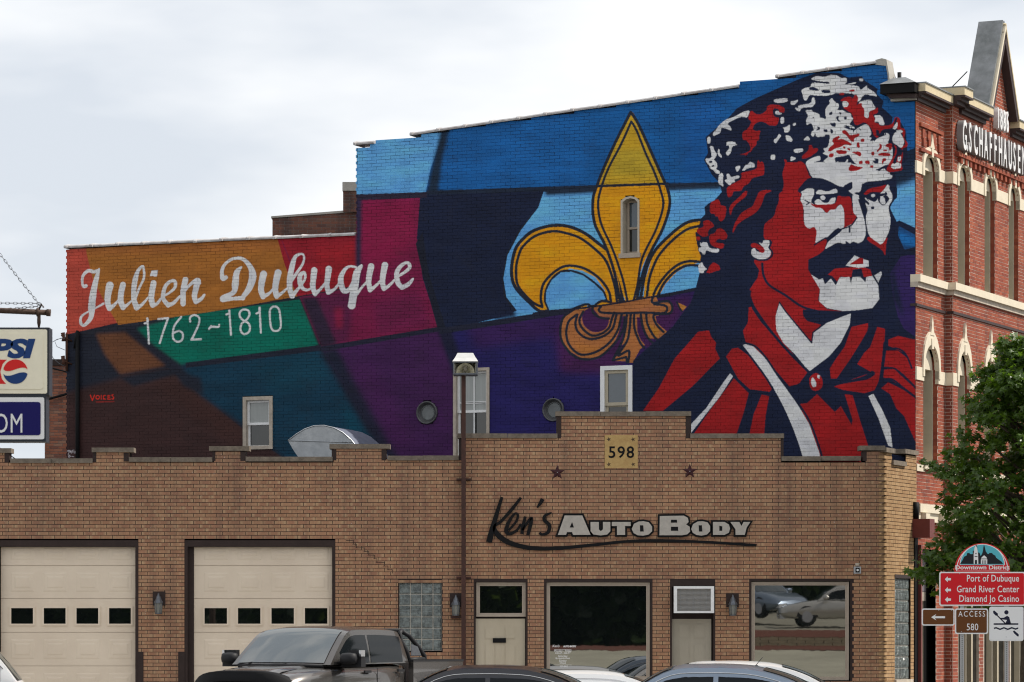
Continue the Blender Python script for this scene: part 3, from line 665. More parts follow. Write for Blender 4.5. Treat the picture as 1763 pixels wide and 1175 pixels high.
    W('665,330 640,450 630,560 650,670', [11, 10, 9, 8], T3); W('650,670 720,620 800,540', [8, 5, 4], T3)
    W('865,310 840,440 830,560 850,650', [11, 10, 9, 8], T3); W('850,650 920,610 1000,530', [8, 5, 4], T3)
    W('1040,480 1140,420 1220,350 1210,290 1160,280 1080,340 1035,430 1050,560 1110,635', [4, 5, 6, 6, 5, 7, 8, 9, 8], T3); W('1110,635 1200,590 1270,510', [8, 7, 4], T3)
    # years
    w = 3.4
    W('800,850 832,835 832,800', w); W('828,795 838,930 845,1065', w, T1)
    P.stroke(T1('945,803 1050,793 1000,930 960,1060'), w, L, False)
    W('1190,780 1120,870 1100,960 1110,1020 1155,1045 1200,1020 1205,960 1165,930 1110,950', w)
    W('1285,830 1285,785 1330,760 1380,790 1375,860 1330,960 1300,1020', w); P.stroke(T1('1295,1022 1400,1018'), w, L, False)
    W('1485,910 1500,890 1545,885', w)
    W('-10,880 40,885 72,885 78,865', w, T2); W('155,755 185,740 188,715', w, T2); W('185,712 195,840 203,970', w, T2)
    W('345,825 300,780 300,730 340,700 390,715 400,760 370,810 320,850 305,910 325,955 365,960 400,930 405,880 380,840 345,825', w, T2)
    W('475,745 508,725 510,680', w, T2); W('508,680 515,820 522,948', w, T2)
    p, _ = catmull(T2('665,668 712,695 728,780 735,880 705,925 655,925 628,880 618,780 622,700'), closed=True); P.stroke(p+[p[0]], w, L, False)
    # small red signature and white scrawl
    RD = (196, 44, 30); V = fr(120, 640, 8.394)
    for t in ('300,340 330,420 362,340', '630,335 612,345 640,375 630,400 610,395', '520,345 492,350 488,395 520,400', '460,345 460,400', '555,400 558,345 585,345', '556,372 582,372', '555,400 585,400'):
        P.stroke(V(t), 1.7, RD, False)
    p, _ = catmull(V('407,345 435,372 407,402 380,372'), closed=True); P.stroke(p+[p[0]], 1.7, RD, False)
    P.stroke(V('385,440 640,435'), 2.2, (120, 36, 32), False)
    Wv = fr(100, 760, 5.5)
    for t in ('88,95 100,85 105,105 98,125', '105,95 112,85 118,108 124,90 130,112', '138,85 140,108', '150,80 152,110', '160,100 170,95 172,110 160,112 162,98', '186,95 178,110 190,108', '100,140 112,132 118,148 102,152 100,140', '130,142 150,146'):
        P.stroke(Wv(t), 1.1, (170, 165, 170), False)
    # second pass: a little uneven paint over everything
    rs = np.random.RandomState(4)
    n = rs.rand(P.h//24+2, P.w//60+2).astype(np.float32)
    yy = np.arange(P.h)/24; xx = np.arange(P.w)/60
    y0 = yy.astype(int); x0 = xx.astype(int); fy = (yy-y0)[:, None]; fx = (xx-x0)[None, :]
    v = (n[y0][:, x0]*(1-fx)+n[y0][:, x0+1]*fx)*(1-fy)+(n[y0+1][:, x0]*(1-fx)+n[y0+1][:, x0+1]*fx)*fy
    P.c *= (1+(v-.5)*.34)[:, :, None]
    return P.c
# ---------------------------------------------------------------- shared materials
M = {}
M['asphalt'] = mat('asphalt', (.15, .147, .135), .9, noise=.35, nscale=.6, bump=.004, bscale=90)
M['concrete'] = mat('concrete', (.42, .40, .36), .9, noise=.3, nscale=2.5, bump=.002, bscale=60)
M['coping'] = mat('weathered coping stone', (.23, .19, .15), .9, noise=.5, nscale=9, bump=.003, bscale=50, col2=(.12, .10, .08))
M['tile'] = mat('glazed coping tile', (.58, .57, .57), .5, noise=.6, nscale=5, col2=(.34, .31, .30), bump=.002, bscale=30)
M['brown'] = mat('dark brown paint', (.042, .027, .024), .6, noise=.3, nscale=8)
M['postbrown'] = mat('reddish brown paint', (.082, .036, .028), .55, noise=.35, nscale=6, col2=(.045, .024, .02))
M['beige'] = mat('beige trim', (.44, .37, .30), .5, noise=.15, nscale=5)
M['door'] = mat('beige door paint', (.56, .49, .375), .5, noise=.12, nscale=1.5, stretch=(1, 1, .4), col2=(.46, .40, .30))
M['garage'] = mat('garage door paint', (.78, .665, .53), .45, noise=.10, nscale=1.2, col2=(.68, .57, .45))
M['white'] = mat('white vinyl', (.86, .86, .86), .4, noise=.12, nscale=9)
M['tan'] = mat('tan stucco trim', (.54, .47, .39), .85, noise=.35, nscale=8)
M['glass'] = mat('window glass', (.006, .008, .008), .01, spec=.5, ior=2.9, bump=.0004, bscale=.8)
M['darkglass'] = mat('dark window glass', (.008, .01, .01), .04, ior=1.7, bump=.0008, bscale=3, spec=.5)
M['curtainglass'] = mat('pane with pale curtain behind', (.32, .34, .33), .12, ior=1.6, noise=.25, nscale=2, stretch=(6, 6, .6), spec=.5)
M['skyglass'] = mat('pane mirroring the sky', (.06, .085, .11), .05, ior=1.75, noise=.3, nscale=2, spec=.5)
M['galv'] = mat('galvanised steel', (.48, .50, .52), .42, metal=.75, noise=.3, nscale=7, col2=(.34, .36, .38))
M['grey'] = mat('grey metal', (.16, .17, .19), .5, metal=.6, noise=.3, nscale=20)
M['black'] = mat('black paint', (.010, .010, .011), .6, spec=.1)
M['silver'] = mat('pale painted face', (.47, .435, .39), .5, noise=.2, nscale=12)
M['star'] = mat('maroon painted star', (.06, .018, .022), .5, noise=.3, nscale=30)
M['cream'] = mat('cream painted stone', (.72, .64, .50), .75, noise=.14, nscale=4, bump=.002, bscale=30)
M['cornice'] = mat('yellow cream cornice paint', (.66, .55, .36), .6, noise=.2, nscale=6)
M['cbrown'] = mat('purple brown cornice paint', (.055, .036, .035), .6, noise=.2, nscale=6)
M['roofgrey'] = mat('grey sheet metal roof', (.27, .28, .29), .5, metal=.3, noise=.5, nscale=3, col2=(.13, .14, .14))
M['olive'] = mat('olive beige window paint', (.50, .44, .33), .6, noise=.12, nscale=5)
M['trunk'] = mat('bark', (.09, .07, .05), .95, noise=.5, nscale=14, bump=.01, bscale=20)
# ---------------------------------------------------------------- the ground
g = MB(); g.poly([(-400, -300, -.16), (400, -300, -.16), (400, 700, -.16), (-400, 700, -.16)])
g.build('ground', mat('earth and old asphalt', (.10, .095, .085), .95, noise=.4, nscale=.4), kind='structure')
g = MB(); g.poly([(-90, -6, -.12), (60, -6, -.12), (60, 61.2, -.12), (-90, 61.2, -.12)])
g.build('road', M['asphalt'], kind='structure')
for i in range(14):
    m_ = MB(); x = -22+i*3.1; m_.poly([(x, 46, -.116), (x+.11, 46, -.116), (x+.11, 51.5, -.116), (x, 51.5, -.116)])
    m_.build('painted_marking', mat('road paint', (.62, .62, .6), .8, noise=.4, nscale=8) if i == 0 else bpy.data.materials['road paint'], kind='structure')
g = MB(); g.box(-60, 8.3, 61.36, 64.15, -.12, 0); g.build('sidewalk', M['concrete'], kind='structure')
g = MB(); g.box(-60, 8.3, 61.2, 61.355, -.12, .012); g.build('kerb', mat('kerb stone', (.42, .40, .37), .9, noise=.3, nscale=5), kind='structure')
g = MB(); f = RF; pts = [f.P(-4, 2.6, 0), f.P(60, 2.6, 0), f.P(60, 0, 0), f.P(-1.85, 0, 0)]
g.fprism(Frame(0, 0, 1, 0, 0, -1), [(-1, -1)], 0, 0) if False else g.mesh([(p.x, p.y, -.12) for p in pts]+[(p.x, p.y, .002) for p in pts], [(0, 1, 2, 3), (7, 6, 5, 4), (0, 4, 5, 1), (1, 5, 6, 2), (2, 6, 7, 3), (3, 7, 4, 0)])
g.build('pavement', M['concrete'], kind='structure')
# ---------------------------------------------------------------- tan brick repair shop
shop = thing('repair_shop', 'single storey tan brick repair shop with stepped parapet in front of the mural wall', 'building', (0, 64.2, 0))
ux = lambda px: FB.U(px); zy = lambda py: FB.Z(0, py)
prof = [(-520, 797), (-200, 797), (-200, 780), (-140, 780), (-140, 797), (-58, 797), (-58, 779), (13, 779), (13, 797), (165, 797), (165, 779), (223, 779), (223, 795), (368, 795), (368, 777), (423, 777), (423, 794), (574, 794), (574, 773), (665, 773), (665, 793), (795, 793), (795, 755), (966, 755), (966, 716), (1181, 716), (1181, 755), (1345, 755), (1345, 794), (1490, 794), (1490, 776), (1512, 776)]
reg = [(ux(-520), 0)]+[(ux(a), zy(b)) for a, b in prof]+[(ux(1513), zy(776)), (ux(1513), 0)]
H = lambda a, b, c, d: (ux(a), ux(b), zy(d), zy(c))
holes = [H(-190, 238, 931, 1300), H(318, 577, 930, 1300), H(686, 761, 999, 1122), H(816, 908, 998, 1300), H(937, 1123, 998, 1176), H(1154, 1231, 998, 1300), H(1290, 1467, 996, 1175)]
TANB = [(.375, .20, .118), (.42, .235, .138), (.395, .20, .122), (.45, .26, .152), (.365, .19, .112), (.34, .175, .112)]
bmF = brick_mat('tan face brick', FB, TANB, ends=(.53, .35, .205), stain=.34, fleck=.7, dirt=(.15, .095, .075))
mmF = mat('dark mortar', (.055, .038, .04), .95, noise=.3, nscale=30)
wall = brickwork(FB, reg, holes, shop, bmF, mmF, 'front_wall', 300, rank=lambda u, z: (abs(u-ux(1080))*1.0+abs(z-zy(880))*1.6), mm_kw={})
wall.name = 'front_wall'
# body of the building behind the skin
b = MB(); SU = 1.918
body = MB()
body.fprism(FB, [(a, z) for a, z in reg], -.30, -.34)
body.build('inner_wall', M['black'], shop)
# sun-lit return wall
zc = SB.Z(.2, 776)
sreg = [(.12, 0), (.12, SB.Z(0, 776)), (SB.U(1535), SB.Z(.4, 777)), (SB.U(1535), SB.Z(.45, 795)), (SB.U(1559), SB.Z(1.3, 797)), (SB.U(1559), SB.Z(1.3, 781)), (SU, SB.Z(SU, 783)), (SU, 0)]
gw = (SB.U(1540), SB.U(1567), SB.Z(1, 1172), SB.Z(1, 993))
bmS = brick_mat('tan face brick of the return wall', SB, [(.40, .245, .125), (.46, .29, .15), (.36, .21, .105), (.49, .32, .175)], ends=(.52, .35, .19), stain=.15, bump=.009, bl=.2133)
sw = brickwork(SB, sreg, [gw], shop, bmS, mmF, 'side_wall', 0, hide=None); sw.name = 'side_wall'
# corner bricks toothed past the arris
q = MB(); r_ = 0; q2 = MB(); qf = MB()
while (r_+1)*BH < zy(776):
    z0, z1 = r_*BH, (r_+1)*BH; g_ = .0052; zm = (z0+z1)/2
    A0, Bc, Bs = FB.P(ux(1513)-.004, .009, 0), FB.P(6.853, .009, 0), SB.P(.125, .009, 0); C0 = SB.P(.0, .009, 0)
    P3 = lambda p, z: (p.x, p.y, z)
    if r_ % 2:
        q.mesh([P3(A0, z0+g_), P3(C0, z0+g_), P3(C0, z1-g_), P3(A0, z1-g_), P3(Bs, z0+g_), P3(Bs, z1-g_)], [(0, 1, 2, 3), (1, 4, 5, 2)])
    else:
        q.mesh([P3(A0, zm-.006), P3(Bs, z0+g_), P3(Bs, z1-g_), P3(A0, zm+.006)], [(0, 1, 2, 3)]); qf.mesh([P3(A0, z0+g_), P3(C0, z0+g_), P3(A0, zm-.006), P3(A0, zm+.006), P3(C0, z1-g_), P3(A0, z1-g_)], [(0, 1, 2), (3, 4, 5)])
    q2.mesh([P3(FB.P(ux(1513)-.004, .0, 0), z0), P3(SB.P(.13, -.002, 0), z0), P3(SB.P(.13, -.002, 0), z1), P3(FB.P(ux(1513)-.004, 0, 0), z1)], [(0, 1, 2, 3)])
    r_ += 1
q2.build('corner_mortar', mmF, shop); q.build('corner_brickwork', bmS, shop, kind='stuff'); qf.build('corner_brick_face', bmF, shop, kind='stuff')
# dark steel lintel line, crack flashing and painted parapet returns
q = MB(); cx_, cy_ = 596, 931
for i in range(9):
    dx = (13, 7, 16, 9, 12, 6, 15, 8, 10)[i]
    q.fbox(FB, ux(cx_), ux(cx_+dx), zy(cy_+.45), zy(cy_-.45), .0, .0125); q.fbox(FB, ux(cx_+dx-.5), ux(cx_+dx+.3), zy(cy_+6.3), zy(cy_), .0, .0122); cx_ += dx-2; cy_ += 6.28
q.build('stepped_crack', M['brown'], shop)
d = MB()
d.fbox(FB, ux(660), ux(1482), zy(998.2), zy(996.6), -.005, .010)
d.build('lintel_strip', M['brown'], shop)
d = MB()
body_ = 0
for a, b_, c, e in ((160, 166, 779, 796), (213, 222, 779, 795), (366, 371, 777, 794), (414, 423, 777, 794), (571, 579, 773, 793), (657, 665, 773, 793), (790, 797, 755, 793), (958, 966, 716, 755), (1181, 1190, 716, 755), (1344, 1349, 755, 793), (1485, 1492, 776, 794), (8, 16, 779, 797), (-60, -54, 779, 797)):
    d = MB(); d.fbox(FB, ux(a), ux(b_), zy(e), zy(c)-.01, -.3, .013); d.build('parapet_flashing', M['brown'], shop)
# coping stones, one by one
runs = [(-520, -205, 788), (-210, -130, 771), (-136, -52, 790), (-62, 20, 772), (18, 160, 790), (158, 231, 771), (222, 366, 788), (360, 430, 769), (423, 573, 787), (567, 672, 765), (667, 790, 785), (787, 960, 747), (956, 1190, 709), (1188, 1350, 747), (1345, 1482, 786), (1479, 1524, 768)]
for a, b_, t in runs:
    k = max(1, round((b_-a)/78)); 
    for i in range(k):
        c = MB(); p = a+(b_-a)*i/k; q = a+(b_-a)*(i+1)/k; dz = random.uniform(-.004, .004)
        c.fbox(FB, ux(p)+.003, ux(q)-.003, zy(t+8)+dz, zy(t)+dz, -.34, .045+random.uniform(-.006, .006)); c.build('coping_stone', M['coping'], shop)
for u0, u1, t in ((0, .52, 768), (.42, 1.2, 790), (1.12, SU, 771)):
    c = MB(); z1 = SB.Z((u0+u1)/2, t+4); c.fbox(SB, u0, u1, z1-.085, z1, -.30, .05); c.build('coping_stone', M['coping'], shop)
# number plate of stone in the parapet
pl = MB(); pl.fbox(FB, ux(1041), ux(1098), zy(806.5), zy(749.5), -.002, .022); plate = pl.build('address_stone', mat('yellow limestone', (.52, .36, .15), .8, noise=.35, nscale=9, col2=(.40, .25, .10), bump=.002, bscale=60), shop)
text_mesh('598', .30, M['black'], plate, 'numerals', FB, (ux(1041)+ux(1098))/2, zy(788.5), .024, .004, sx=1.0, align='CENTER', space=1.12, bold=.004)
o_ = MB()
for cx, cy in ((1048, 757), (1090, 757), (1048, 800), (1090, 800)):
    for k in range(5):
        a = k*1.26+.4; o_.fprism(FB, [(ux(cx)+.045*math.cos(a), zy(cy)+.045*math.sin(a)), (ux(cx)+.02*math.cos(a+.9), zy(cy)+.02*math.sin(a+.9)), (ux(cx), zy(cy))], .021, .025)
o_.build('corner_ornament', M['brown'], plate)
# --- garage doors
def garage(px0, px1, pl0, pl1, jl, jr, label):
    gd = MB(); gd.fframe(FB, ux(pl0), ux(pl1), 0, zy(930.5), ux(jr)-ux(0), -.16, .006, wb=0, wt=(zy(930.5)-zy(941.5)))
    gd.fbox(FB, ux(pl0)+.04, ux(px0), 0, zy(941.5), -.16, -.10)
    fr_ = gd.build('door_surround', M['brown'], shop)
    top = zy(942); rows = [zy(974), zy(1031), zy(1089), zy(1147), zy(1206), 0]; lo = [top]+rows
    door = MB(); door.fbox(FB, ux(px0)-.02, ux(px1)+.02, 0, top+.02, -.17, -.145); dr = door.build('garage_door', M['garage'], shop, label=label)
    W_ = ux(px1)-ux(px0)
    for r in range(len(lo)-1):
        z1, z0 = lo[r]-.004, lo[r+1]+.004
        s = MB()
        for k in range(4):
            c0 = ux(px0)+W_*(.0715+.2425*k) if True else 0; c1 = c0+W_*.178
            # raised field with bevelled edge
            if r == 2:
                continue
            zz0, zz1 = z0+(z1-z0)*.2, z1-(z1-z0)*.2
            if r == 0: zz1 = z1-.01; zz0 = z0+.10
            for e, nb, nf in ((0, -.122, -.116), (.07, -.1155, -.109)):
                w_ = .028
                s.hexa([FB.P(u_, nb, z_) for u_, z_ in ((c0+e, zz0+e), (c1-e, zz0+e), (c1-e, zz1-e), (c0+e, zz1-e))]+[FB.P(u_, nf, z_) for u_, z_ in ((c0+e+w_, zz0+e+w_), (c1-e-w_, zz0+e+w_), (c1-e-w_, zz1-e-w_), (c0+e+w_, zz1-e-w_))], False)
        s.fbox(FB, ux(px0), ux(px1), z0, z1, -.146, -.122)
        sec = s.build('panel', M['garage'], dr)
        if r == 2:
            for k in range(4):
                c0 = ux(px0)+W_*(.063+.2425*k); c1 = c0+W_*.19
                w = MB(); w.fframe(FB, c0, c1, zy(1077.5), zy(1044), .035, -.122, -.102); w.build('window_frame', M['garage'], dr)
                w = MB(); w.fbox(FB, c0+.03, c1-.03, zy(1074.5), zy(1047), -.125, -.113); w.build('window_pane', M['glass'], dr)
    return dr
garage(0, 232, -190 if False else -6, 238, 4, 5, 'left beige sectional garage door with four small panes')
gl = MB(); gl.fbox(FB, ux(-190), ux(-6), 0, zy(931), -.17, -.02); gl.build('boarded_bay', M['brown'], shop)
garage(333, 571, 318, 577, 14, 5, 'right beige sectional garage door with four small panes')
for a, b_ in ((238, 247), (307, 318)):
    c = MB(); c.fbox(FB, ux(a), ux(b_), 0, zy(1123), -.05, .022); c.build('corner_guard', M['brown'], shop)
# --- glass block windows
def gb_mat():
    t = NT('glass block'); g = t.n('NewGeometry').outputs['Position']
    n = t.noise(g, 9, 3); col = t.mix(t.rng(n, .35, .65), (.05, .065, .065), (.20, .235, .23)); t.l(col, t.b.inputs['Base Color'])
    t.b.inputs['Roughness'].default_value = .12; t.b.inputs['IOR'].default_value = 1.7
    mp = t.n('Mapping'); t.l(g, mp.inputs[0]); mp.inputs['Scale'].default_value = (70, 70, 3); a = t.noise(mp.outputs[0], 1, 2)
    mp = t.n('Mapping'); t.l(g, mp.inputs[0]); mp.inputs['Scale'].default_value = (3, 3, 70); c = t.noise(mp.outputs[0], 1, 2)
    bp = t.n('Bump'); bp.inputs['Distance'].default_value = .02; t.l(t.math('ADD', a, c), bp.inputs['Height']); t.l(bp.outputs[0], t.b.inputs['Normal'])
    return t.m
M['gblock'] = gb_mat(); M['grout'] = mat('pale grout', (.42, .40, .36), .9)
def gblocks(fr, u0, u1, z0, z1, nc, nr, lastw=None, n=-.03, gap=.008):
    w = MB(); w.fbox(fr, u0, u1, z0, z1, n-.06, n-.006); rt = w.build('glass_block_window', M['grout'], shop)
    cw = (u1-u0)/(nc if lastw is None else nc-1+lastw)
    for i in range(nc):
        for j in range(nr):
            a = u0+cw*i; e = min(u1, a+cw); y = z0+(z1-z0)*j/nr; y2 = z0+(z1-z0)*(j+1)/nr
            b_ = MB(); q = .012
            P_ = [(a+gap, y+gap), (e-gap, y+gap), (e-gap, y2-gap), (a+gap, y2-gap)]
            R_ = [(a+gap+q, y+gap+q), (e-gap-q, y+gap+q), (e-gap-q, y2-gap-q), (a+gap+q, y2-gap-q)]
            v = [fr.P(s, n-.006, t) for s, t in P_]+[fr.P(s, n+.012, t) for s, t in R_]
            m_ = fr.P((a+e)/2, n+.018, (y+y2)/2)
            b_.mesh(v+[m_], [(0, 1, 5, 4), (1, 2, 6, 5), (2, 3, 7, 6), (3, 0, 4, 7), (4, 5, 8), (5, 6, 8), (6, 7, 8), (7, 4, 8)])
            b_.build('glass_block', M['gblock'], rt)
    return rt
gblocks(FB, ux(687), ux(760), zy(1121), zy(1004), 4, 6, .75)
s = MB()
for i in range(4): s.fbox(FB, ux(686+i*18.8), ux(686+i*18.8+18.2), zy(1003.6), zy(999), -.02, .008)
s.build('soldier_brick', bmF, shop)
gblocks(SB, gw[0]+.02, gw[1]-.02, gw[2]+.02, gw[3]-.03, 5, 9)
s = MB(); s.fbox(SB, gw[0]-.02, gw[1]+.02, gw[3]-.03, gw[3]+.035, -.05, .02); s.build('window_head', M['brown'], shop)
s = MB(); s.fbox(SB, gw[0]-.03, gw[1]+.05, gw[2]-.05, gw[2]+.02, -.05, .05); s.build('window_sill', M['tan'], shop)
# --- entrance door with transom
def reveal(a, b_, t, bot, w=.05, wt=.06):
    r = MB(); z0 = zy(bot); r.fframe(FB, ux(a), ux(b_), z0, zy(t), w, -.14, .004, wb=(w if bot < 1200 else 0), wt=wt); r.fbox(FB, ux(a), ux(b_), z0, zy(t), -.2, -.14)
    return r.build('opening_surround', M['brown'], shop)
def picture_window(a, b_, t, bot, name='window'):
    w = MB(); w.fframe(FB, ux(a), ux(b_), zy(bot), zy(t), .038, -.10, -.045); w.fframe(FB, ux(a)+.038, ux(b_)-.038, zy(bot)+.038, zy(t)-.038, .028, -.10, -.062)
    f_ = w.build(name, M['beige'], shop)
    p = MB(); p.fbox(FB, ux(a)+.06, ux(b_)-.06, zy(bot)+.06, zy(t)-.06, -.10, -.08); p.build('pane', M['glass'], f_); return f_
reveal(816, 908, 998, 1300, .03, .045)
picture_window(820, 905, 1003, 1062, 'transom_window')
d = MB(); d.fbox(FB, ux(819), ux(904), 0, zy(1065.5), -.14, -.085)
for (a, b_, t, e) in ((834, 853, 1079, 1101), (869, 888, 1079, 1101), (834, 853, 1109, 1170), (869, 888, 1109, 1170), (834, 853, 1180, 1240), (869, 888, 1180, 1240)):
    for e_, nn in ((0, -.080), (.02, -.072)): d.fbox(FB, ux(a)+e_, ux(b_)-e_, zy(e)+e_, zy(t)-e_, -.09, nn)
dr = d.build('entrance_door', M['door'], shop, label='beige panelled entrance door with black mail slot')
h = MB(); h.fbox(FB, ux(848.5), ux(871), zy(1107), zy(1099), -.072, -.060); h.build('mail_slot', M['black'], dr)
h = MB(); h.tube([FB.P(ux(899), -.08, zy(1150)), FB.P(ux(899), -.03, zy(1150))], [.02, .03]); h.build('handle', M['galv'], dr)
# --- shop window left of the second door
reveal(937, 1123, 998, 1176, .035, .05); w1 = picture_window(941, 1119, 1003, 1171)
ws = mat('white window lettering', (.75, .75, .75), .6)
wl = [("Ken's", .075, 957, 1114.5, -.2, 0), ('AUTO BODY', .05, 981, 1114.5, 0, .002), ('Monday - Friday', .062, 969, 1122.5, 0, 0), ('8:00 AM - 5:00 PM', .045, 969, 1126, 0, 0), ('Saturday', .062, 969, 1131.5, 0, 0), ('By Appointment', .05, 969, 1134.8, 0, 0), ('Sunday', .062, 969, 1139.5, 0, 0), ('Closed', .05, 969, 1143, 0, 0), ('557-8413', .05, 971, 1149, 0, 0)]
for i, (tx, sz, px, py, sh, bo) in enumerate(wl):
    text_mesh(tx, sz*.80, ws, w1, 'window_lettering', FB, ux(px), zy(py), -.0785, .001, align='CENTER', bold=bo+.001, shear=.3 if i == 0 else 0)
l_ = MB()
for y in (1118.5, 1145): l_.fbox(FB, ux(954), ux(984), zy(y+.5), zy(y), -.079, -.077)
l_.build('window_rule', ws, w1)
# --- second door with air conditioner above
reveal(1154, 1231, 998, 1300, .03, .13)
d = MB(); d.fbox(FB, ux(1157), ux(1225), 0, zy(1066), -.14, -.095)
for (a, b_, t, e) in ((1168, 1188, 1074, 1100), (1194, 1214, 1074, 1100), (1168, 1188, 1108, 1165), (1194, 1214, 1108, 1165), (1168, 1188, 1175, 1235), (1194, 1214, 1175, 1235)):
    for e_, nn in ((0, -.090), (.02, -.083)): d.fbox(FB, ux(a)+e_, ux(b_)-e_, zy(e)+e_, zy(t)-e_, -.1, nn)
d2 = d.build('side_door', mat('greyish door paint', (.40, .36, .29), .5, noise=.12, nscale=2), shop, label='greyish beige panelled door under the air conditioner')
h = MB(); h.tube([FB.P(ux(1220), -.09, zy(1150)), FB.P(ux(1220), -.04, zy(1150))], [.02, .03]); h.build('handle', M['galv'], d2)
# --- right shop window
reveal(1290, 1467, 996, 1176, .035, .05); w2 = picture_window(1294, 1462, 1002, 1171.5)
# --- flat roof and back
r = MB(); r.mesh([(-15.5, 64.5, 4.3), (6.8, 64.5, 4.3), (7.3, 65.9, 4.3), (-9.4, 73.4, 4.3), (-15.5, 73.4, 4.3)]+[(-15.5, 64.5, 4.5), (6.8, 64.5, 4.5), (7.3, 65.9, 4.5), (-9.4, 73.4, 4.5), (-15.5, 73.4, 4.5)], [(4, 3, 2, 1, 0), (5, 6, 7, 8, 9)]+[(i, (i+1) % 5, 5+(i+1) % 5, 5+i) for i in range(5)])
r.build('roof', mat('tar roof', (.04, .04, .042), .9), shop)
r = MB(); r.box(-15.5, -15.2, 64.55, 73.4, 0, 4.9); r.box(-15.2, -9.5, 73.1, 73.4, 0, 4.9); r.build('rear_wall', mat('common brick wall', (.25, .14, .10), .9, noise=.3), shop)
for i in range(2):
    c = MB(); c.fbox(FB, -15.5, -15.2, 5.0, 5.08, -9, 0); 
# parapet inner faces
r = MB(); r.fbox(SB, 0, SU, 4.4, 4.95, -.30, -.27); r.build('parapet_back', M['coping'], shop)
# ---------------------------------------------------------------- things on the shop front
def star(px, py, label):
    s = MB(); R = .142; pts = []
    for k in range(10):
        a = math.pi/2+k*math.pi/5; r = R if k % 2 == 0 else R*.42; pts.append(FB.P(ux(px)+r*math.cos(a), .012, zy(py)+r*math.sin(a)))
    s.mesh(pts+[FB.P(ux(px), .05, zy(py)), FB.P(ux(px), .008, zy(py))], [(k, (k+1) % 10, 10) for k in range(10)]+[((k+1) % 10, k, 11) for k in range(10)])
    t = thing('star_ornament', label, 'star', FB.P(ux(px), 0, zy(py)), 'metal stars on the parapet')
    s.build('star_face', M['star'], t); b_ = MB(); b_.tube([FB.P(ux(px), .03, zy(py)), FB.P(ux(px), .056, zy(py))], .008); b_.build('screw', M['galv'], t)
star(959.5, 814, 'maroon five pointed metal star left below the 598 stone')
star(1187.5, 812, 'maroon five pointed metal star right below the 598 stone')
def lantern(px, py, label):
    t = thing('wall_lantern', label, 'wall lamp', FB.P(ux(px), 0, zy(py)), 'lanterns on the shop front')
    u, z = ux(px), zy(py)
    b_ = MB(); b_.fbox(FB, u-.115, u+.115, z-.02, z+.24, -.003, .03); b_.build('back_plate', M['brown'], t)
    def ring(zz, r): return [(Vector(FB.P(u, .13, zz))+Vector((r*math.cos(a), r*math.sin(a), 0))) for a in [k*math.pi/3 for k in range(6)]]
    def loft(levels, name, m_):
        q = MB(); v = []; [v.extend(ring(a, r)) for a, r in levels]; n = len(levels)
        q.mesh(v, [(i*6+j, i*6+(j+1) % 6, (i+1)*6+(j+1) % 6, (i+1)*6+j) for i in range(n-1) for j in range(6)]+[tuple(range(5, -1, -1)), tuple(range((n-1)*6, n*6))]); return q.build(name, m_, t)
    loft([(z+.02, .085), (z+.05, .08), (z+.09, .055), (z+.13, .045), (z+.17, .02), (z+.20, .012)], 'cap', M['grey'])
    loft([(z-.16, .058), (z+.02, .068)], 'lamp_glass', mat('lantern glass', (.20, .20, .18), .15, ior=1.6) if 'lantern glass' not in bpy.data.materials else bpy.data.materials['lantern glass'])
    loft([(z-.18, .05), (z-.175, .065), (z-.155, .065)], 'base', M['grey'])
    q = MB()
    for k in range(6):
        a = k*math.pi/3; c = Vector(FB.P(u, .13, 0)); q.tube([(c.x+.062*math.cos(a), c.y+.062*math.sin(a), z-.17), (c.x+.072*math.cos(a), c.y+.072*math.sin(a), z+.03)], .006, 4)
    q.build('cage', M['grey'], t)
    q = MB(); q.tube([FB.P(u, .03, z+.16), FB.P(u, .09, z+.2), FB.P(u, .13, z+.17)], .012); q.build('bracket', M['grey'], t)
lantern(274, 1041, 'small grey lantern on the brick pier between the garage doors')
lantern(785, 1044, 'small grey lantern left of the beige entrance door')
lantern(1261, 1044, 'small grey lantern between the air conditioner and the right shop window')
# security camera box
t = thing('security_camera', 'small square grey security camera above the right shop window', 'security camera', FB.P(ux(1476), 0, zy(982)))
q = MB(); q.fbox(FB, ux(1469.5), ux(1482), zy(988), zy(976), 0, .05); q.build('housing', M['galv'], t)
q = MB(); q.fbox(FB, ux(1472.5), ux(1479.5), zy(986), zy(978), .05, .06); q.build('bezel', M['black'], t)
q = MB(); q.tube([FB.P(ux(1476), .06, zy(982)), FB.P(ux(1476), .075, zy(982))], .022, 10); q.build('lens', M['white'], t)
q = MB(); q.tube([FB.P(ux(1476), .02, zy(975)), FB.P(ux(1476), .02, zy(970))], .04, 8); q.build('mount', M['tan'], t)
# air conditioner
t = thing('air_conditioner', 'white framed air conditioner over the side door', 'air conditioner', FB.P(ux(1194), 0, zy(1056)))
a0, a1, b0, b1 = ux(1159), ux(1228), zy(1056), zy(1010)
q = MB(); q.fbox(FB, a0+.02, a1-.01, b0+.015, b1-.01, -.12, .22); q.build('case', M['silver'], t)
q = MB(); q.fframe(FB, a0, a1, b0, b1, .06, .2, .27, wb=.035, wt=.045); q.build('front_frame', M['white'], t)
q = MB()
for i in range(17): zz = b0+.05+i*(b1-b0-.1)/17; q.fbox(FB, a0+.06, a1-.06, zz, zz+.009, .22, .238)
for i in range(5): uu = a0+.12+i*.12; q.fbox(FB, uu, uu+.006, b0+.035, b1-.045, .225, .241)
q.build('grille', mat('grille grey', (.30, .30, .30), .5), t)
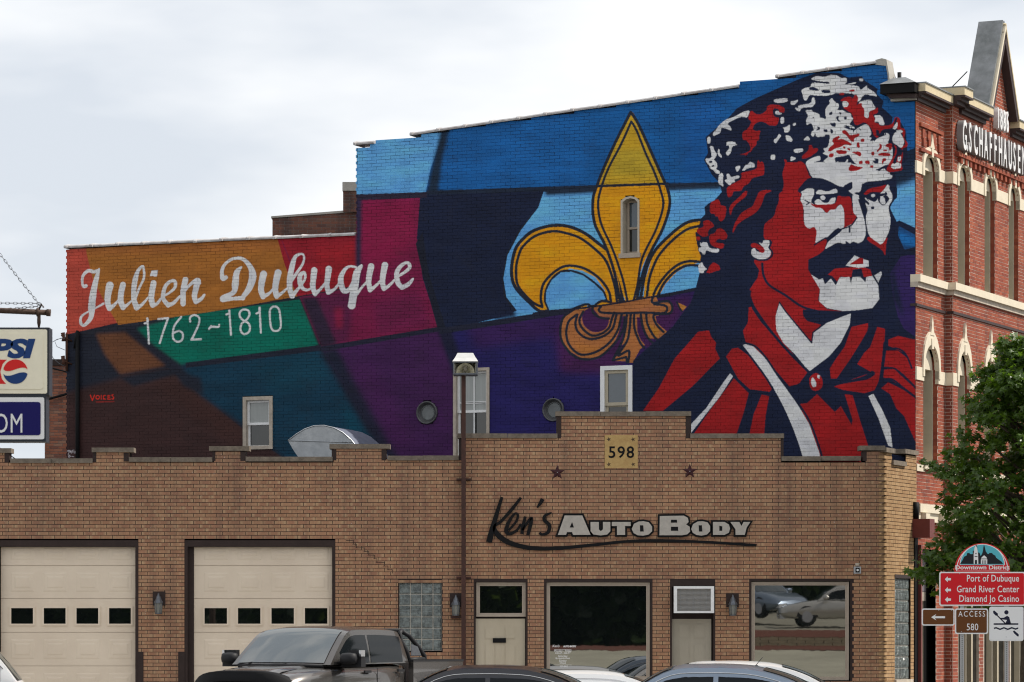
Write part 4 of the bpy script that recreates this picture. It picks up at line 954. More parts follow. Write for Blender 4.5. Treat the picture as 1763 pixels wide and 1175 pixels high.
# ---------------------------------------------------------------- raised sign lettering
sg = thing('wall_sign', 'raised sign reading Ken\'s Auto Body in black script and pale block letters', 'sign', FB.P(ux(1070), 0, zy(915)))
def inked(pts, ws, n0=.03, n1=.05, name='script_letter'):
    p, w = catmull(pts, [q_*1.35+.4 for q_ in ws]); L_, R_ = [], []
    for i in range(len(p)):
        a = p[max(i-1, 0)]; b_ = p[min(i+1, len(p)-1)]; dx, dy = b_[0]-a[0], b_[1]-a[1]; l = math.hypot(dx, dy) or 1
        nx, ny = -dy/l*w[i]/2, dx/l*w[i]/2; L_.append((p[i][0]+nx, p[i][1]+ny)); R_.append((p[i][0]-nx, p[i][1]-ny))
    q = MB(); v = []
    for (a, b_), (c, d_) in zip(L_, R_):
        for x, y, n in ((a, b_, n1), (c, d_, n1), (a, b_, n0), (c, d_, n0)): v.append(FB.P(ux(x), n, zy(y)))
    f = []
    for i in range(len(p)-1):
        k = i*4; f += [(k+1, k, k+4, k+5), (k, k+2, k+6, k+4), (k+3, k+1, k+5, k+7)]
    k = (len(p)-1)*4; f += [(0, 1, 3, 2), (k+1, k, k+2, k+3)]
    q.mesh(v, f); return q.build(name, M['black'], sg)
KE = fr(780, 680, 3.148)
inked(KE('265,555 245,620 215,720 195,800'), (3.2, 4.5, 6.5, 7.5))
inked(KE('368,558 320,620 262,685 225,715 240,755 290,795 370,822 480,835 620,828 780,812 950,795 1150,792 1350,798 1520,808 1620,815 1645,813'), (3, 4, 3.5, 3.5, 6.5, 6.5, 5.5, 4.5, 4, 3.6, 3.4, 3.4, 3.2, 3.2, 3.5, 1))
inked(KE('302,735 340,690 352,655 335,645 305,685 288,735 305,755 345,735 368,700'), (2.5, 2.8, 3, 2.6, 4, 5, 4, 3, 2.4))
inked(KE('392,660 380,710 372,755'), (3, 4.2, 3.6)); inked(KE('376,735 405,690 425,668 420,705 405,762'), (2.4, 3, 3.6, 4.5, 4))
inked(KE('486,565 472,590 456,612'), (5.5, 4, 1.8))
inked(KE('535,640 500,655 495,680 522,708 515,745 485,758 468,748'), (1.6, 3.6, 4.2, 4.6, 4.2, 3, 3.2))
def block(outer, inner=(), name='block_letter'):
    """pale letter on a larger black one"""
    pts = KE(outer); cx = sum(p[0] for p in pts)/len(pts)
    ar = sum(a[0]*b_[1]-b_[0]*a[1] for a, b_ in zip(pts, pts[1:]+pts[:1]))
    if ar < 0: pts = pts[::-1]
    off = []
    for i, p in enumerate(pts):
        a = pts[i-1]; b_ = pts[(i+1) % len(pts)]
        d1 = Vector((p[0]-a[0], p[1]-a[1])).normalized(); d2 = Vector((b_[0]-p[0], b_[1]-p[1])).normalized()
        n1 = Vector((d1.y, -d1.x)); n2 = Vector((d2.y, -d2.x)); nn = (n1+n2).normalized(); k = 3.3/max(.55, nn.dot(n1))
        off.append((p[0]+nn.x*k, p[1]+nn.y*k))
    q = MB(); q.fprism(FB, [(ux(x), zy(y)) for x, y in off[::-1]], .02, .045); L_ = q.build('letter_outline', M['black'], sg)
    q = MB(); q.fprism(FB, [(ux(x), zy(y)) for x, y in pts[::-1]], .045, .062); q.build(name, M['silver'], L_)
    for h_ in inner:
        q = MB(); q.fprism(FB, [(ux(x), zy(y)) for x, y in KE(h_)], .0625, .0645); q.build('letter_counter', M['black'], L_)
block('605,655 700,655 745,760 650,760 645,745 618,745 612,760 568,760', ('645,690 655,720 632,720',))
block('745,690 790,690 790,730 800,740 812,730 812,690 852,690 852,740 835,758 800,763 760,758 745,740')
block('860,690 962,690 962,712 932,712 932,760 888,760 888,712 860,712')
block('968,728 980,700 1005,688 1030,686 1060,692 1078,715 1078,740 1060,758 1030,764 1000,762 978,750', ('1012,708 1030,708 1033,742 1013,742',))
block('1120,658 1250,656 1272,668 1276,690 1262,704 1282,716 1284,742 1268,757 1240,762 1118,762', ('1180,678 1212,678 1214,694 1180,694', '1180,716 1218,716 1220,738 1180,738'))
block('1290,728 1300,702 1325,688 1350,686 1378,692 1392,712 1392,740 1375,758 1345,764 1318,760 1298,748', ('1330,708 1348,708 1350,742 1332,742',))
block('1408,690 1470,690 1494,704 1500,725 1494,748 1470,760 1408,760', ('1442,710 1458,714 1458,738 1442,738',))
block('1502,690 1550,690 1562,712 1574,690 1610,690 1590,720 1580,760 1530,760 1530,730')
# brown conduit mast with floodlight head strapped to the wall
ms = thing('lamp_post', 'tall thin brown post with white capped lamp strapped to the shop front', 'lamp post', FB.P(ux(798), .12, 0))
q = MB(); q.fbox(FB, ux(794.5), ux(802), 0, zy(648), .09, .17); q.build('pole', M['postbrown'], ms)
for y in (826, 995, 1063):
    q = MB(); q.fbox(FB, ux(786 if y < 1050 else 776), ux(811 if y < 1050 else 797), zy(y+1.6), zy(y-1.6), .0 if y < 1050 else .005, .10); q.build('wall_strap', M['postbrown'], ms)
def frustum(q, u0, u1, v0, v1, n0, n1, s, z0, z1):
    e0, e1 = s; 
    P_ = [FB.P(a, n, z0) for a, n in ((u0, n0), (u1, n0), (u1, n1), (u0, n1))]+[FB.P(a, n, z1) for a, n in ((u0+e0, n0+e1), (u1-e0, n0+e1), (u1-e0, n1-e1), (u0+e0, n1-e1))]
    q.mesh(P_, [(3, 2, 1, 0), (4, 5, 6, 7), (0, 1, 5, 4), (1, 2, 6, 5), (2, 3, 7, 6), (3, 0, 4, 7)])
q = MB(); frustum(q, ux(779.5), ux(823.5), 0, 0, -.08, .36, (.04, .04), zy(625), zy(619)); frustum(q, ux(783.5), ux(819.5), 0, 0, -.04, .32, (.05, .05), zy(619), zy(610)); q.build('lamp_cap', mat('white lamp cap', (.8, .79, .77), .5, noise=.1, nscale=10), ms)
q = MB(); q.fframe(FB, ux(780.5), ux(822.5), zy(647), zy(625), .022, -.06, .34); q.fbox(FB, ux(781), ux(822), zy(648), zy(645.5), -.06, .33); q.build('lamp_housing', M['grey'], ms)
q = MB(); q.fbox(FB, ux(783), ux(820), zy(646), zy(626), -.055, -.03); q.fbox(FB, ux(783), ux(784), zy(646), zy(626), -.03, .28); q.fbox(FB, ux(819), ux(820), zy(646), zy(626), -.03, .28); q.fbox(FB, ux(784), ux(819), zy(645.5), zy(644.8), -.03, .28); q.build('inner_lining', mat('pale lamp lining', (.78, .76, .68), .5), ms)
q = MB(); q.fbox(FB, ux(783), ux(820), zy(645), zy(626), .29, .305)
q.build('lamp_lens', mat('lamp lens', (.95, .95, .92), .0, trans=1, ior=1.02), ms)
q = MB(); nn = 8
for i in range(nn):
    a0_ = math.pi*i/nn; a1_ = math.pi*(i+1)/nn; cu_ = ux(801.5)
    q.poly([FB.P(cu_-.17*math.cos(a0_), .27, zy(644)+.18*math.sin(a0_)), FB.P(cu_-.17*math.cos(a1_), .27, zy(644)+.18*math.sin(a1_)), FB.P(cu_-.05*math.cos(a1_), .0, zy(644)+.1*math.sin(a1_)), FB.P(cu_-.05*math.cos(a0_), .0, zy(644)+.1*math.sin(a0_))])
q.build('reflector', mat('lamp reflector', (.80, .76, .62), .45, metal=.1), ms)
q = MB(); q.tube([FB.P(ux(801.5), .12, zy(627)), FB.P(ux(801.5), .12, zy(634)), FB.P(ux(801.5), .12, zy(640))], [.03, .045, .03]); q.build('bulb', M['silver'], ms)
# ---------------------------------------------------------------- the tall brick building: painted side wall and red street front
tall = thing('brick_building', 'tall brick building with a painted mural side wall and a red brick street front', 'building', (7.64, 65.95, 0))
UM0, UM1, ZM0, ZM1, RES = -.1, 19.0, 4.4, 13.6, 92
def mural_image():
    cvs = paint_mural(); nu = int((UM1-UM0)*RES); nz_ = int((ZM1-ZM0)*RES)
    u = UM0+(np.arange(nu)+.5)/RES; z = ZM0+(np.arange(nz_)+.5)/RES
    X = MW.o.x+MW.u.x*u; Y = MW.o.y+MW.u.y*u
    px = (CXP+X/Y*FPX); cx = (px-MX0)*MS
    py = HOR-(z[:, None]-EYE)*FPX/Y[None, :]; cy = (py-MY0)*MS
    cx = np.broadcast_to(cx[None, :], cy.shape)
    cx = np.clip(cx-.5, 0, cvs.shape[1]-1.001); cy = np.clip(cy-.5, 0, cvs.shape[0]-1.001)
    x0 = cx.astype(int); y0 = cy.astype(int); fx = (cx-x0)[..., None]; fy = (cy-y0)[..., None]
    im = (cvs[y0, x0]*(1-fx)+cvs[y0, x0+1]*fx)*(1-fy)+(cvs[y0+1, x0]*(1-fx)+cvs[y0+1, x0+1]*fx)*fy
    a = np.ones((nz_, nu, 4), np.float32); a[..., :3] = np.clip(im/PAINTK, 0, .85)
    I = bpy.data.images.new('mural paint', nu, nz_, float_buffer=True, is_data=True)
    I.pixels.foreach_set(a.ravel()); I.update(); return I
PAINTK = .72
IMG = mural_image()
def mural_mat(name, dark, joint):
    t = NT(name); g, u, z, f, v, vc = wall_uv(t, MW)
    cv = t.n('CombineXYZ')
    t.l(t.math('DIVIDE', t.math('SUBTRACT', u, UM0), UM1-UM0), cv.inputs[0]); t.l(t.math('DIVIDE', t.math('SUBTRACT', z, ZM0), ZM1-ZM0), cv.inputs[1])
    im = t.n('TexImage'); im.image = IMG; im.extension = 'EXTEND'; t.l(cv.outputs[0], im.inputs[0]); col = im.outputs[0]
    if joint:
        n1 = t.noise(g, 1.1, 4); n2 = t.noise(g, 14, 2)
        k = t.math('MULTIPLY', t.rng(n1, .40, .60, .12, 1), t.rng(n2, .3, .6, .4, 1)); k = t.math('MULTIPLY', k, t.rng(z, 6, 11, .5, 1))
        col = t.mix(k, col, t.mix(.90, col, (.010, .008, .010)))
    else:
        col = t.mix(t.rng(v, 0, 1, 0, .16), col, t.mix(.75, col, (.01, .01, .012)))
        n3 = t.noise(g, 3.5, 5, .7); col = t.mix(t.rng(n3, .5, .8, 0, .22), col, (.03, .028, .03))
    n6 = t.noise(g, 45, 2); n7 = t.noise(g, 1.3, 4); ch = t.math('MULTIPLY', t.rng(n6, .66, .72), t.rng(n7, .5, .66)); ch = t.math('MULTIPLY', ch, t.rng(z, 6, 11, .15, .55)); col = t.mix(ch, col, (.06, .05, .05))
    t.l(col, t.b.inputs['Base Color']); t.b.inputs['Roughness'].default_value = .62; t.b.inputs['Specular IOR Level'].default_value = .14
    n4 = t.noise(g, 30, 3); bp = t.n('Bump'); bp.inputs['Distance'].default_value = .0035; t.l(n4, bp.inputs['Height']); t.l(bp.outputs[0], t.b.inputs['Normal'])
    return t.m
bmM = mural_mat('painted brick', .1, False); mmM = mural_mat('painted mortar', .5, True)
mu = lambda px: MW.U(px)
def mz(px, py): return MW.Z(mu(px), py)
mp_ = lambda *l: [(mu(a), mz(a, b_)) for a, b_ in l]
top = [(1575, 174), (1537, 174), (1534, 150), (1531, 128), (1526, 110), (1500, 112), (1337, 136), (1336, 134), (1275, 138), (1272, 152), (1160, 166), (1050, 184), (900, 206), (800, 220), (708, 237), (705, 236), (648, 241), (645, 250), (614, 254), (614, 404), (500, 409), (400, 413), (300, 418), (200, 423), (115, 429)]
regM = [(0, 0)]+mp_(*top)+[(mu(115), 0)]
wins = [(mu(419), mu(470), mz(445, 774), mz(445, 683)), (mu(781), mu(843), mz(812, 800), mz(812, 634)), (mu(1034), mu(1089), mz(1061, 760), mz(1061, 630))]
arch = [(mu(1069), mz(1069, 440)), (mu(1101), mz(1101, 440)), (mu(1101), mz(1101, 345)), (mu(1095), mz(1095, 340)), (mu(1086), mz(1086, 338)), (mu(1077), mz(1077, 340)), (mu(1069), mz(1069, 346))]
def circ(px, py, r, k=16):
    u, z = mu(px), mz(px, py); R = r/88; return [(u+R*math.cos(2*math.pi*i/k), z+R*math.sin(2*math.pi*i/k)) for i in range(k)]
ports = [circ(735.5, 711, 20.5), circ(953, 706, 20.5)]
regTop = [(u, max(z, 4.45)) for u, z in regM]
wall = brickwork(MW, regTop, wins+[arch]+ports, tall, bmM, mmM, 'mural_wall', 300, rank=lambda u, z: abs(u-2.6)+abs(z-9.3)*1.2, proud=.0045, g=.0042)
wall.name = 'mural_wall'
b = MB(); b.fprism(MW, [(u, z-.02) for u, z in regM], -.36, -.40); b.build('inner_wall', M['black'], tall)
b = MB(); b.fbox(MW, 0, mu(115), 0, 4.46, -.3, 0); b.build('lower_wall', mat('common brick', (.22, .12, .09), .9, noise=.3), tall)
# stepped corner teeth at the two left edges: half bricks left proud
for px, z0, z1 in ((115, mz(115, 790), mz(115, 432)), (614, mz(614, 402), mz(614, 256))):
    q = MB(); r = int(z0/BH)
    while r*BH < z1:
        if r % 2: q.fbox(MW, mu(px), mu(px)+.018, r*BH+.006, (r+1)*BH-.006, -.1, .004)
        r += 1
    q.build('corner_teeth', bmM, tall, kind='stuff')
# end walls of the side and of the higher block
for u, n1, z1 in ((mu(115), -9, mz(115, 430)), (mu(614), -9, mz(614, 255))):
    q = MB(); q.fbox(MW, u-.3, u-.02, 0 if u > 15 else 8.4, z1-.05, n1, -.02); q.build('end_wall', mat('old brick', (.20, .10, .07), .9, noise=.4, nscale=9) if 'old brick' not in bpy.data.materials else bpy.data.materials['old brick'], tall)
q = MB(); q.fbox(MW, .2, mu(620), 11, 11.1, -14, -.3); q.fbox(MW, mu(614), mu(118), 8.2, 8.3, -9, -.3); q.build('roof', M['roofgrey'], tall)
# coping tiles with rolled joints
def coping(p0, p1, k, first=True, r=.052):
    a = (mu(p0[0]), mz(*p0)); b_ = (mu(p1[0]), mz(*p1))
    for i in range(k):
        s, e = i/k, (i+1)/k; q = MB()
        A = (a[0]+(b_[0]-a[0])*s, a[1]+(b_[1]-a[1])*s+random.uniform(-.002, .002)); B = (a[0]+(b_[0]-a[0])*e, a[1]+(b_[1]-a[1])*e+random.uniform(-.006, .006))
        n = 7; sec = [(.045, -.03), (.052, .0), (.035, .022), (-.05, .042), (-.17, .05), (-.3, .03), (-.34, -.03)]
        ring = lambda P_, sc: [MW.P(P_[0], -.15+(x+.15)*sc, P_[1]+y*sc+.02) for x, y in sec]
        T = lambda t: (A[0]+(B[0]-A[0])*t, A[1]+(B[1]-A[1])*t)
        L_ = [(T(0), 1), (T(.87), 1), (T(.875), 1.18), (T(.94), 1.28), (T(.995), 1.18)]
        v = []; [v.extend(ring(*x)) for x in L_]
        q.mesh(v, [(i_*n+j, i_*n+j+1, (i_+1)*n+j+1, (i_+1)*n+j) for i_ in range(len(L_)-1) for j in range(n-1)]+[tuple(range(n)), tuple(range((len(L_)-1)*n, len(L_)*n))])
        q.build('coping_tile', M['tile'], tall)
coping((612, 405), (113, 427), 11); coping((645, 247), (611, 250), 1); coping((1272, 150), (708, 233), 12); coping((1510, 109), (1337, 134), 4)
q = MB(); c = MW
q.fprism(MW, mp_((1534, 152), (1531, 126), (1527, 103), (1519, 101), (1508, 104), (1508, 112), (1526, 114), (1529, 130), (1531, 170), (1536, 170)), -.34, .03)
q.build('mortar_cap', M['concrete'], tall)
# windows in the painted wall
def sash(u0, u1, z0, z1, trim, tw, deep=.10, upper=None, lower=None, split=.5, name='window', fr_=MW, sashm=None, trimn=.03, sw=.048):
    if u0 > u1: u0, u1 = u1, u0
    sashm = sashm or M['white']
    q = MB(); q.fframe(fr_, u0, u1, z0, z1, tw, -deep-.06, trimn); rt = q.build(name, trim, tall)
    a, b_, c, d_ = u0+tw, u1-tw, z0+tw*.5, z1-tw; zm = c+(d_-c)*split
    q = MB(); q.fframe(fr_, a, b_, zm-.02, d_, sw, -deep, -deep+.035); q.build('upper_sash', sashm, rt)
    q = MB(); q.fframe(fr_, a, b_, c, zm+.02, sw, -deep-.035, -deep); q.build('lower_sash', sashm, rt)
    q = MB(); q.fbox(fr_, a+.03, b_-.03, zm+.01, d_-.03, -deep-.02, -deep+.01); q.build('pane', upper or M['curtainglass'], rt)
    q = MB(); q.fbox(fr_, a+.03, b_-.03, c+.03, zm-.01, -deep-.05, -deep-.02); q.build('pane', lower or M['darkglass'], rt)
    return rt
sash(*wins[0], M['tan'], .075, .07); 
w_ = sash(*wins[1], M['tan'], .06, .09, split=.56)
q = MB()
for px in (814,): q.fbox(MW, mu(px)-.012, mu(px)+.012, mz(px, 755), mz(px, 640), -.075, -.06)
for py in (692, 694.5): q.fbox(MW, mu(785), mu(840), mz(812, py)-.006, mz(812, py)+.006, -.075, -.06)
q.build('muntin', M['white'], w_)
sash(*wins[2], M['white'], .085, .05, sw=.065, upper=M['skyglass'], split=.50, sashm=M['olive'], trimn=.02)
# narrow arched window set deep in the emblem
u0, u1 = sorted((mu(1069), mu(1101))); zt, zb = mz(1086, 338), mz(1086, 440)
q = MB(); A_ = [(u, z) for u, z in arch]; cen_ = ((u0+u1)/2, (zt+zb)/2)
inn = [(cen_[0]+(u-cen_[0])*.80, cen_[1]+(z-cen_[1])*.93) for u, z in arch]
k = len(A_); v = [MW.P(u, .012, z) for u, z in A_]+[MW.P(u, .012, z) for u, z in inn]+[MW.P(u, -.22, z) for u, z in inn]+[MW.P(u, -.05, z) for u, z in A_]
q.mesh(v, [(i, (i+1) % k, k+(i+1) % k, k+i) for i in range(k)]+[(k+i, k+(i+1) % k, 2*k+(i+1) % k, 2*k+i) for i in range(k)]+[(3*k+i, 3*k+(i+1) % k, (i+1) % k, i) for i in range(k)])
aw = q.build('arched_window', mat('pale window paint', (.50, .45, .37), .6, noise=.1), tall)
q = MB(); q.fbox(MW, u0-.03, u1+.03, zb-.05, zb+.04, -.1, .05); q.build('window_sill', M['beige'], aw)
a_, b2 = u0+.05, u1-.05
q = MB(); q.fframe(MW, a_, b2, zb+.05, zt-.06, .045, -.25, -.20); q.fbox(MW, a_, b2, (zt+zb)/2-.05, (zt+zb)/2-.005, -.25, -.19); q.build('sash', M['beige'], aw)
q = MB(); q.fbox(MW, a_, b2, (zt+zb)/2-.02, zt-.07, -.26, -.225); q.build('pane', M['skyglass'], aw)
q = MB(); q.fbox(MW, a_, b2, zb+.05, (zt+zb)/2-.04, -.27, -.235); q.build('pane', M['darkglass'], aw)
# round metal vents
for px, py in ((735.5, 711), (953, 706)):
    u, z = mu(px), mz(px, py); R = 20.5/88; k = 24
    def ringv(r, n): return [MW.P(u+r*math.cos(2*math.pi*i/k), n, z+r*math.sin(2*math.pi*i/k)) for i in range(k)]
    q = MB(); L_ = [(R, -.1), (R, .03), (R*.93, .045), (R*.86, .02), (R*.78, -.05), (R*.66, -.05)]
    v = []; [v.extend(ringv(*x)) for x in L_]
    q.mesh(v, [(i*k+j, i*k+(j+1) % k, (i+1)*k+(j+1) % k, (i+1)*k+j) for i in range(len(L_)-1) for j in range(k)], True)
    pv = q.build('round_window', mat('dull grey metal', (.13, .13, .135), .55, metal=.4, noise=.4, nscale=12) if 'dull grey metal' not in bpy.data.materials else bpy.data.materials['dull grey metal'], tall)
    q = MB(); v = ringv(R*.68, -.045)+ringv(R*.60, -.02); q.mesh(v, [(j, (j+1) % k, k+(j+1) % k, k+j) for j in range(k)]); q.build('inner_ring', M['galv'], pv)
    q = MB(); q.mesh(ringv(R*.66, -.035), [tuple(range(k))]); q.build('round_pane', mat('clouded pane', (.16, .175, .18), .2, ior=1.7, noise=.4, nscale=6) if 'clouded pane' not in bpy.data.materials else bpy.data.materials['clouded pane'], pv)
# black rain pipe at the far left of the painted wall
q = MB(); u = mu(136); q.tube([MW.P(u, .06, mz(136, 572)), MW.P(u, .06, 4.5)], .045); q.tube([MW.P(mu(131), .05, mz(136, 600)), MW.P(mu(134), .09, mz(136, 585)), MW.P(u, .06, mz(136, 570))], .03)
q.build('drain_pipe', M['black'], tall)
# dark loop of cable below the top at left
# ---------------- street front
ru = lambda px, n=0: RF.U(px, n); rz = lambda u, py, n=0: RF.Z(u, py, n)
REDS = [(.30, .075, .042), (.36, .095, .052), (.26, .062, .04), (.40, .12, .065), (.21, .055, .038)]
bmR = brick_mat('red street brick', RF, REDS, stain=.35, dirt=(.14, .05, .04), bump=.003, streak=False)
mmR = mat('pale mortar', (.56, .46, .39), .95, noise=.25, nscale=20)
UP = 1.7; PN = .15; UE = 16.0
W2 = [(.46, 1.36)]+[(RF.U(a, PN), RF.U(b_, PN)) for a, b_ in ((1649, 1669), (1695, 1712.5), (1736.5, 1753))]; W2 += [(W2[-1][0]+1.62*i, W2[-1][1]+1.62*i) for i in (1, 2, 3)]
ZS = {'up': (8.62, 10.72), 'mid': (5.05, 7.05)}
rect = [(a, b_, z0, z1) for a, b_ in W2 for z0, z1 in ZS.values()]
def archp(a, b_, z1, h): m_ = (a+b_)/2; r = (b_-a)/2; return [(m_+r*math.cos(t), z1-.01+h*math.sin(t)) for t in [math.pi*i/10 for i in range(11)]]
arches = [archp(a, b_, 10.72, .30) for a, b_ in W2]+[archp(a, b_, 6.9, .45) for a, b_ in W2]
low = [(.35, 1.25, -1, 3.45), (2.2, 3.6, -1, 3.6), (3.9, 5.4, -1, 3.6), (5.7, 7.4, -1, 3.6), (7.8, 15, -1, 3.6)]
w_ = brickwork(RF, [(0, 0), (UP+.15, 0), (UP+.15, 12.1), (0, 11.95)], rect+arches+low, tall, bmR, mmR, 'front_wall', 0, proud=.003, g=.0046); w_.name = 'front_wall'
w_ = brickwork(RF, [(UP+.15, 0), (UE, 0), (UE, 12.3), (UP+.15, 12.3)], rect+arches+low, tall, bmR, mmR, 'pavilion_wall', 0, n=PN, proud=.003, g=.0046); w_.name = 'pavilion_wall'
RT = Frame(*(RF.o+RF.u*(UP+.15)), .91, -.414, -.414, -.91)
w_ = brickwork(RT, [(0, 0), (PN, 0), (PN, 12.2), (0, 12.2)], [], tall, bmR, mmR, 'pavilion_return', 0, proud=.003, g=.0062); w_.name = 'pavilion_return'
q = MB(); q.fbox(RF, 0, UE, 0, 11.9, -.5, -.42); q.fbox(RF, UE-.2, UE, 0, 12, -10, 0); q.build('inner_wall', M['black'], tall)
def nn_(u): return PN if u > UP+.1 else 0
# windows of the street front
for a, b_ in W2:
    n = nn_(a)
    for z0, z1, h in ((8.62, 10.72, .30), (5.05, 6.9, .45)):
        q = MB(); q.fframe(RF, a, b_, z0, z1, .05, n-.33, n-.27, wt=.05); q.fbox(RF, b_-.06, b_, z0, z1, n-.27, n-.09); q.fbox(RF, a, a+.03, z0, z1, n-.27, n-.1)
        zm = (z0+z1)/2; q.fbox(RF, a+.05, b_-.05, zm-.03, zm+.03, n-.33, n-.25)
        wr = q.build('street_window', M['olive'], tall)
        q = MB(); q.fbox(RF, b_+.001, b_+.05, z0, z1+h*.55, n-.42, n-.002); q.fbox(RF, a-.05, a-.001, z0, z1+h*.5, n-.42, n-.002); q.build('brick_reveal', bmR, wr)
        q = MB(); q.fbox(RF, a+.05, b_-.05, z0+.05, z1-.05, n-.36, n-.30); q.build('pane', M['darkglass'], wr)
        q = MB(); q.fprism(RF, archp(a, b_, z1, h), n-.34, n-.10); q.build('arch_panel', M['cream'], wr)
        q = MB(); q.fbox(RF, a-.06, b_+.06, z0-.10, z0, n-.3, n+.06); q.build('window_sill', M['cream'], wr)
# cream belts, broken at the windows, and pointed hoods
def belt(z0, z1, d, name, brk=True):
    edges = [0]+[x for a, b_ in W2 for x in (a, b_)]+[UE]
    prs = [(edges[i], edges[i+1]) for i in range(0, len(edges)-1, 2)] if brk else [(0, UE)]
    for a, b_ in prs:
        for s, e in ([(a, UP), (UP+.15, b_)] if a < UP < b_ else [(a, b_)]):
            q = MB(); n = nn_(s); q.fbox(RF, s, e, z0, z1, n-.05, n+d); q.build(name, M['cream'], tall)
        if a < UP < b_:
            q = MB(); q.fbox(RF, UP, UP+.15-d, z0, z1, -.05, d); q.fbox(RF, UP+.15-d, UP+.15, z0, z1, -.05, PN+d); q.build(name, M['cream'], tall)
belt(10.55, 10.78, .022, 'stone_belt'); belt(6.63, 6.88, .022, 'stone_belt'); belt(4.9, 5.03, .03, 'stone_belt')
def hood(a, b_, z, h, tip, w, flare):
    m_ = (a+b_)/2; r = (b_-a)/2; n = nn_(a); inner = [(m_+r*math.cos(t), z+h*math.sin(t)) for t in [math.pi*i/10 for i in range(11)]]
    outr = []
    for i in range(11):
        t = math.pi*i/10; s = abs(math.cos(t)); outr.append((m_+(r+w)*math.cos(t), z+(h+flare)*math.sin(t)))
    q = MB()
    for i in range(10): q.fprism(RF, [inner[i], outr[i], outr[i+1], inner[i+1]], n-.06, n+.04)
    q.fprism(RF, [(m_-w*1.2, z+h+flare*.7), (m_+w*1.2, z+h+flare*.7), (m_+w*.4, z+h+flare+.10), (m_+.045, tip-.12), (m_, tip), (m_-.045, tip-.12), (m_-w*.4, z+h+flare+.10)], n-.02, n+.05)
    q.fbox(RF, a-w, a, z-.18, z, n-.05, n+.04); q.fbox(RF, b_, b_+w, z-.18, z, n-.05, n+.04)
    q.fbox(RF, m_-.06, m_+.06, z+h-.08, z+h+.12, n-.06, n+.055)
    q.build('window_hood', M['cream'], tall)
for a, b_ in W2: hood(a, b_, 10.72, .30, 11.38, .11, .13); hood(a, b_, 6.9, .45, 7.90, .10, .26)
# string course of pale stone, brown drip line, low belt
def strip(z0, z1, d, m_, name, ends=True):
    for s, e in ((-.02, UP), (UP+.15-d, UE)):
        q = MB(); n = nn_(s if s < 1 else 5); q.fbox(RF, s, e, z0, z1, n-.1, n+d); q.build(name, m_, tall)
    q = MB(); q.fbox(RF, UP, UP+.15-d, z0, z1, -.1, d); q.build(name, m_, tall)
strip(8.48, 8.62, .10, M['cream'], 'string_course'); strip(8.38, 8.48, .05, M['tan'], 'string_course_base'); strip(8.02, 8.07, .03, M['cbrown'], 'drip_line')
strip(4.12, 4.28, .10, M['cream'], 'lower_cornice'); strip(3.95, 4.12, .06, M['cream'], 'lower_cornice_base')
for i in range(14):
    q = MB(); uu = .15+i*1.1; n = nn_(uu); q.fbox(RF, uu, uu+.25, 3.9, 4.10, n-.05, n+.16); q.build('stone_block', M['cream'], tall)
# corbelled brick panel under the cornice
q = MB()
for k in range(4): uu = .35+k*.33; q.fbox(RF, uu, uu+.16, 11.25, 11.42, 0, .03); q.fbox(RF, uu+.02, uu+.14, 11.1, 11.25, 0, .04)
for k in range(36): uu = UP+.5+k*.30; q.fbox(RF, uu, uu+.12, 10.98, 11.1, PN, PN+.07)
q.fbox(RF, UP+.3, UE, 11.10, 11.17, PN, PN+.09); q.fbox(RF, .2, UP-.1, 10.98, 11.04, 0, .05); q.fbox(RF, .2, UP-.1, 11.45, 11.52, 0, .05)
q.build('corbel_course', bmR, tall)
# main cornice: dark mouldings with a pale yellow fascia
def corn(u0, u1, n, zb, blk=0):
    q = MB()
    for z0, z1, d in ((zb, zb+.07, .06+blk), (zb+.07, zb+.13, .13+blk), (zb+.13, zb+.17, .22+blk)): q.fbox(RF, u0, u1, z0, z1, n-.2, n+d)
    r_ = q.build('cornice', M['cbrown'], tall)
    q = MB(); q.fbox(RF, u0-.005, u1+.005, zb+.17, zb+.32, n-.2, n+.21+blk); q.build('cornice_fascia', M['cornice'], r_)
    q = MB(); q.fbox(RF, u0-.01, u1+.01, zb+.32, zb+.345, n-.4, n+.23+blk); q.build('cornice_flashing', M['roofgrey'], r_)
corn(-.05, UP+.02, 0, 11.90); corn(UP+.0, 2.25, PN, 12.06, .08); corn(2.26, 3.9, PN, 11.96); corn(5.75, 15, PN, 11.96)
q = MB(); q.fbox(RF, 2.31, UE, 11.9, 12.36, PN-.3, PN-.02); q.build('parapet', bmR, tall)
# end block of the cornice wrapped round onto the painted wall
q = MB(); e = MW
q.fbox(MW, mu(1583), mu(1524), mz(1550, 164), mz(1550, 148), -.1, .30); cb = q.build('cornice_return', M['black'], tall)
q = MB(); q.fprism(MW, mp_((1583, 164), (1529, 164), (1536, 171), (1580, 171)), -.1, .2); q.build('cornice_return_base', M['cbrown'], cb)
q = MB(); q.fbox(MW, mu(1580), mu(1536), mz(1550, 175), mz(1550, 171), -.1, .1); q.build('cornice_return_strip', M['concrete'], cb)
q = MB(); z0 = mz(1550, 148); uA, uB = mu(1585), mu(1523)
P1 = [MW.P(uA, .33, z0), MW.P(uB, .33, z0), MW.P(uB, -.5, z0), MW.P(uA, -.5, z0), MW.P(uA+.3, .0, z0+.16), MW.P(uB-.15, .0, z0+.15), MW.P(uB-.15, -.5, z0+.15), MW.P(uA+.3, -.5, z0+.16)]
q.mesh(P1, [(0, 1, 5, 4), (1, 2, 6, 5), (2, 3, 7, 6), (3, 0, 4, 7), (4, 5, 6, 7)]); q.build('cornice_cap', M['roofgrey'], cb)
q = MB(); q.tube([MW.P(mu(1540), -.3, mz(1540, 148)), MW.P(mu(1540), -.3, mz(1540, 121))], .04, 10); q.build('vent_pipe', M['black'], tall)
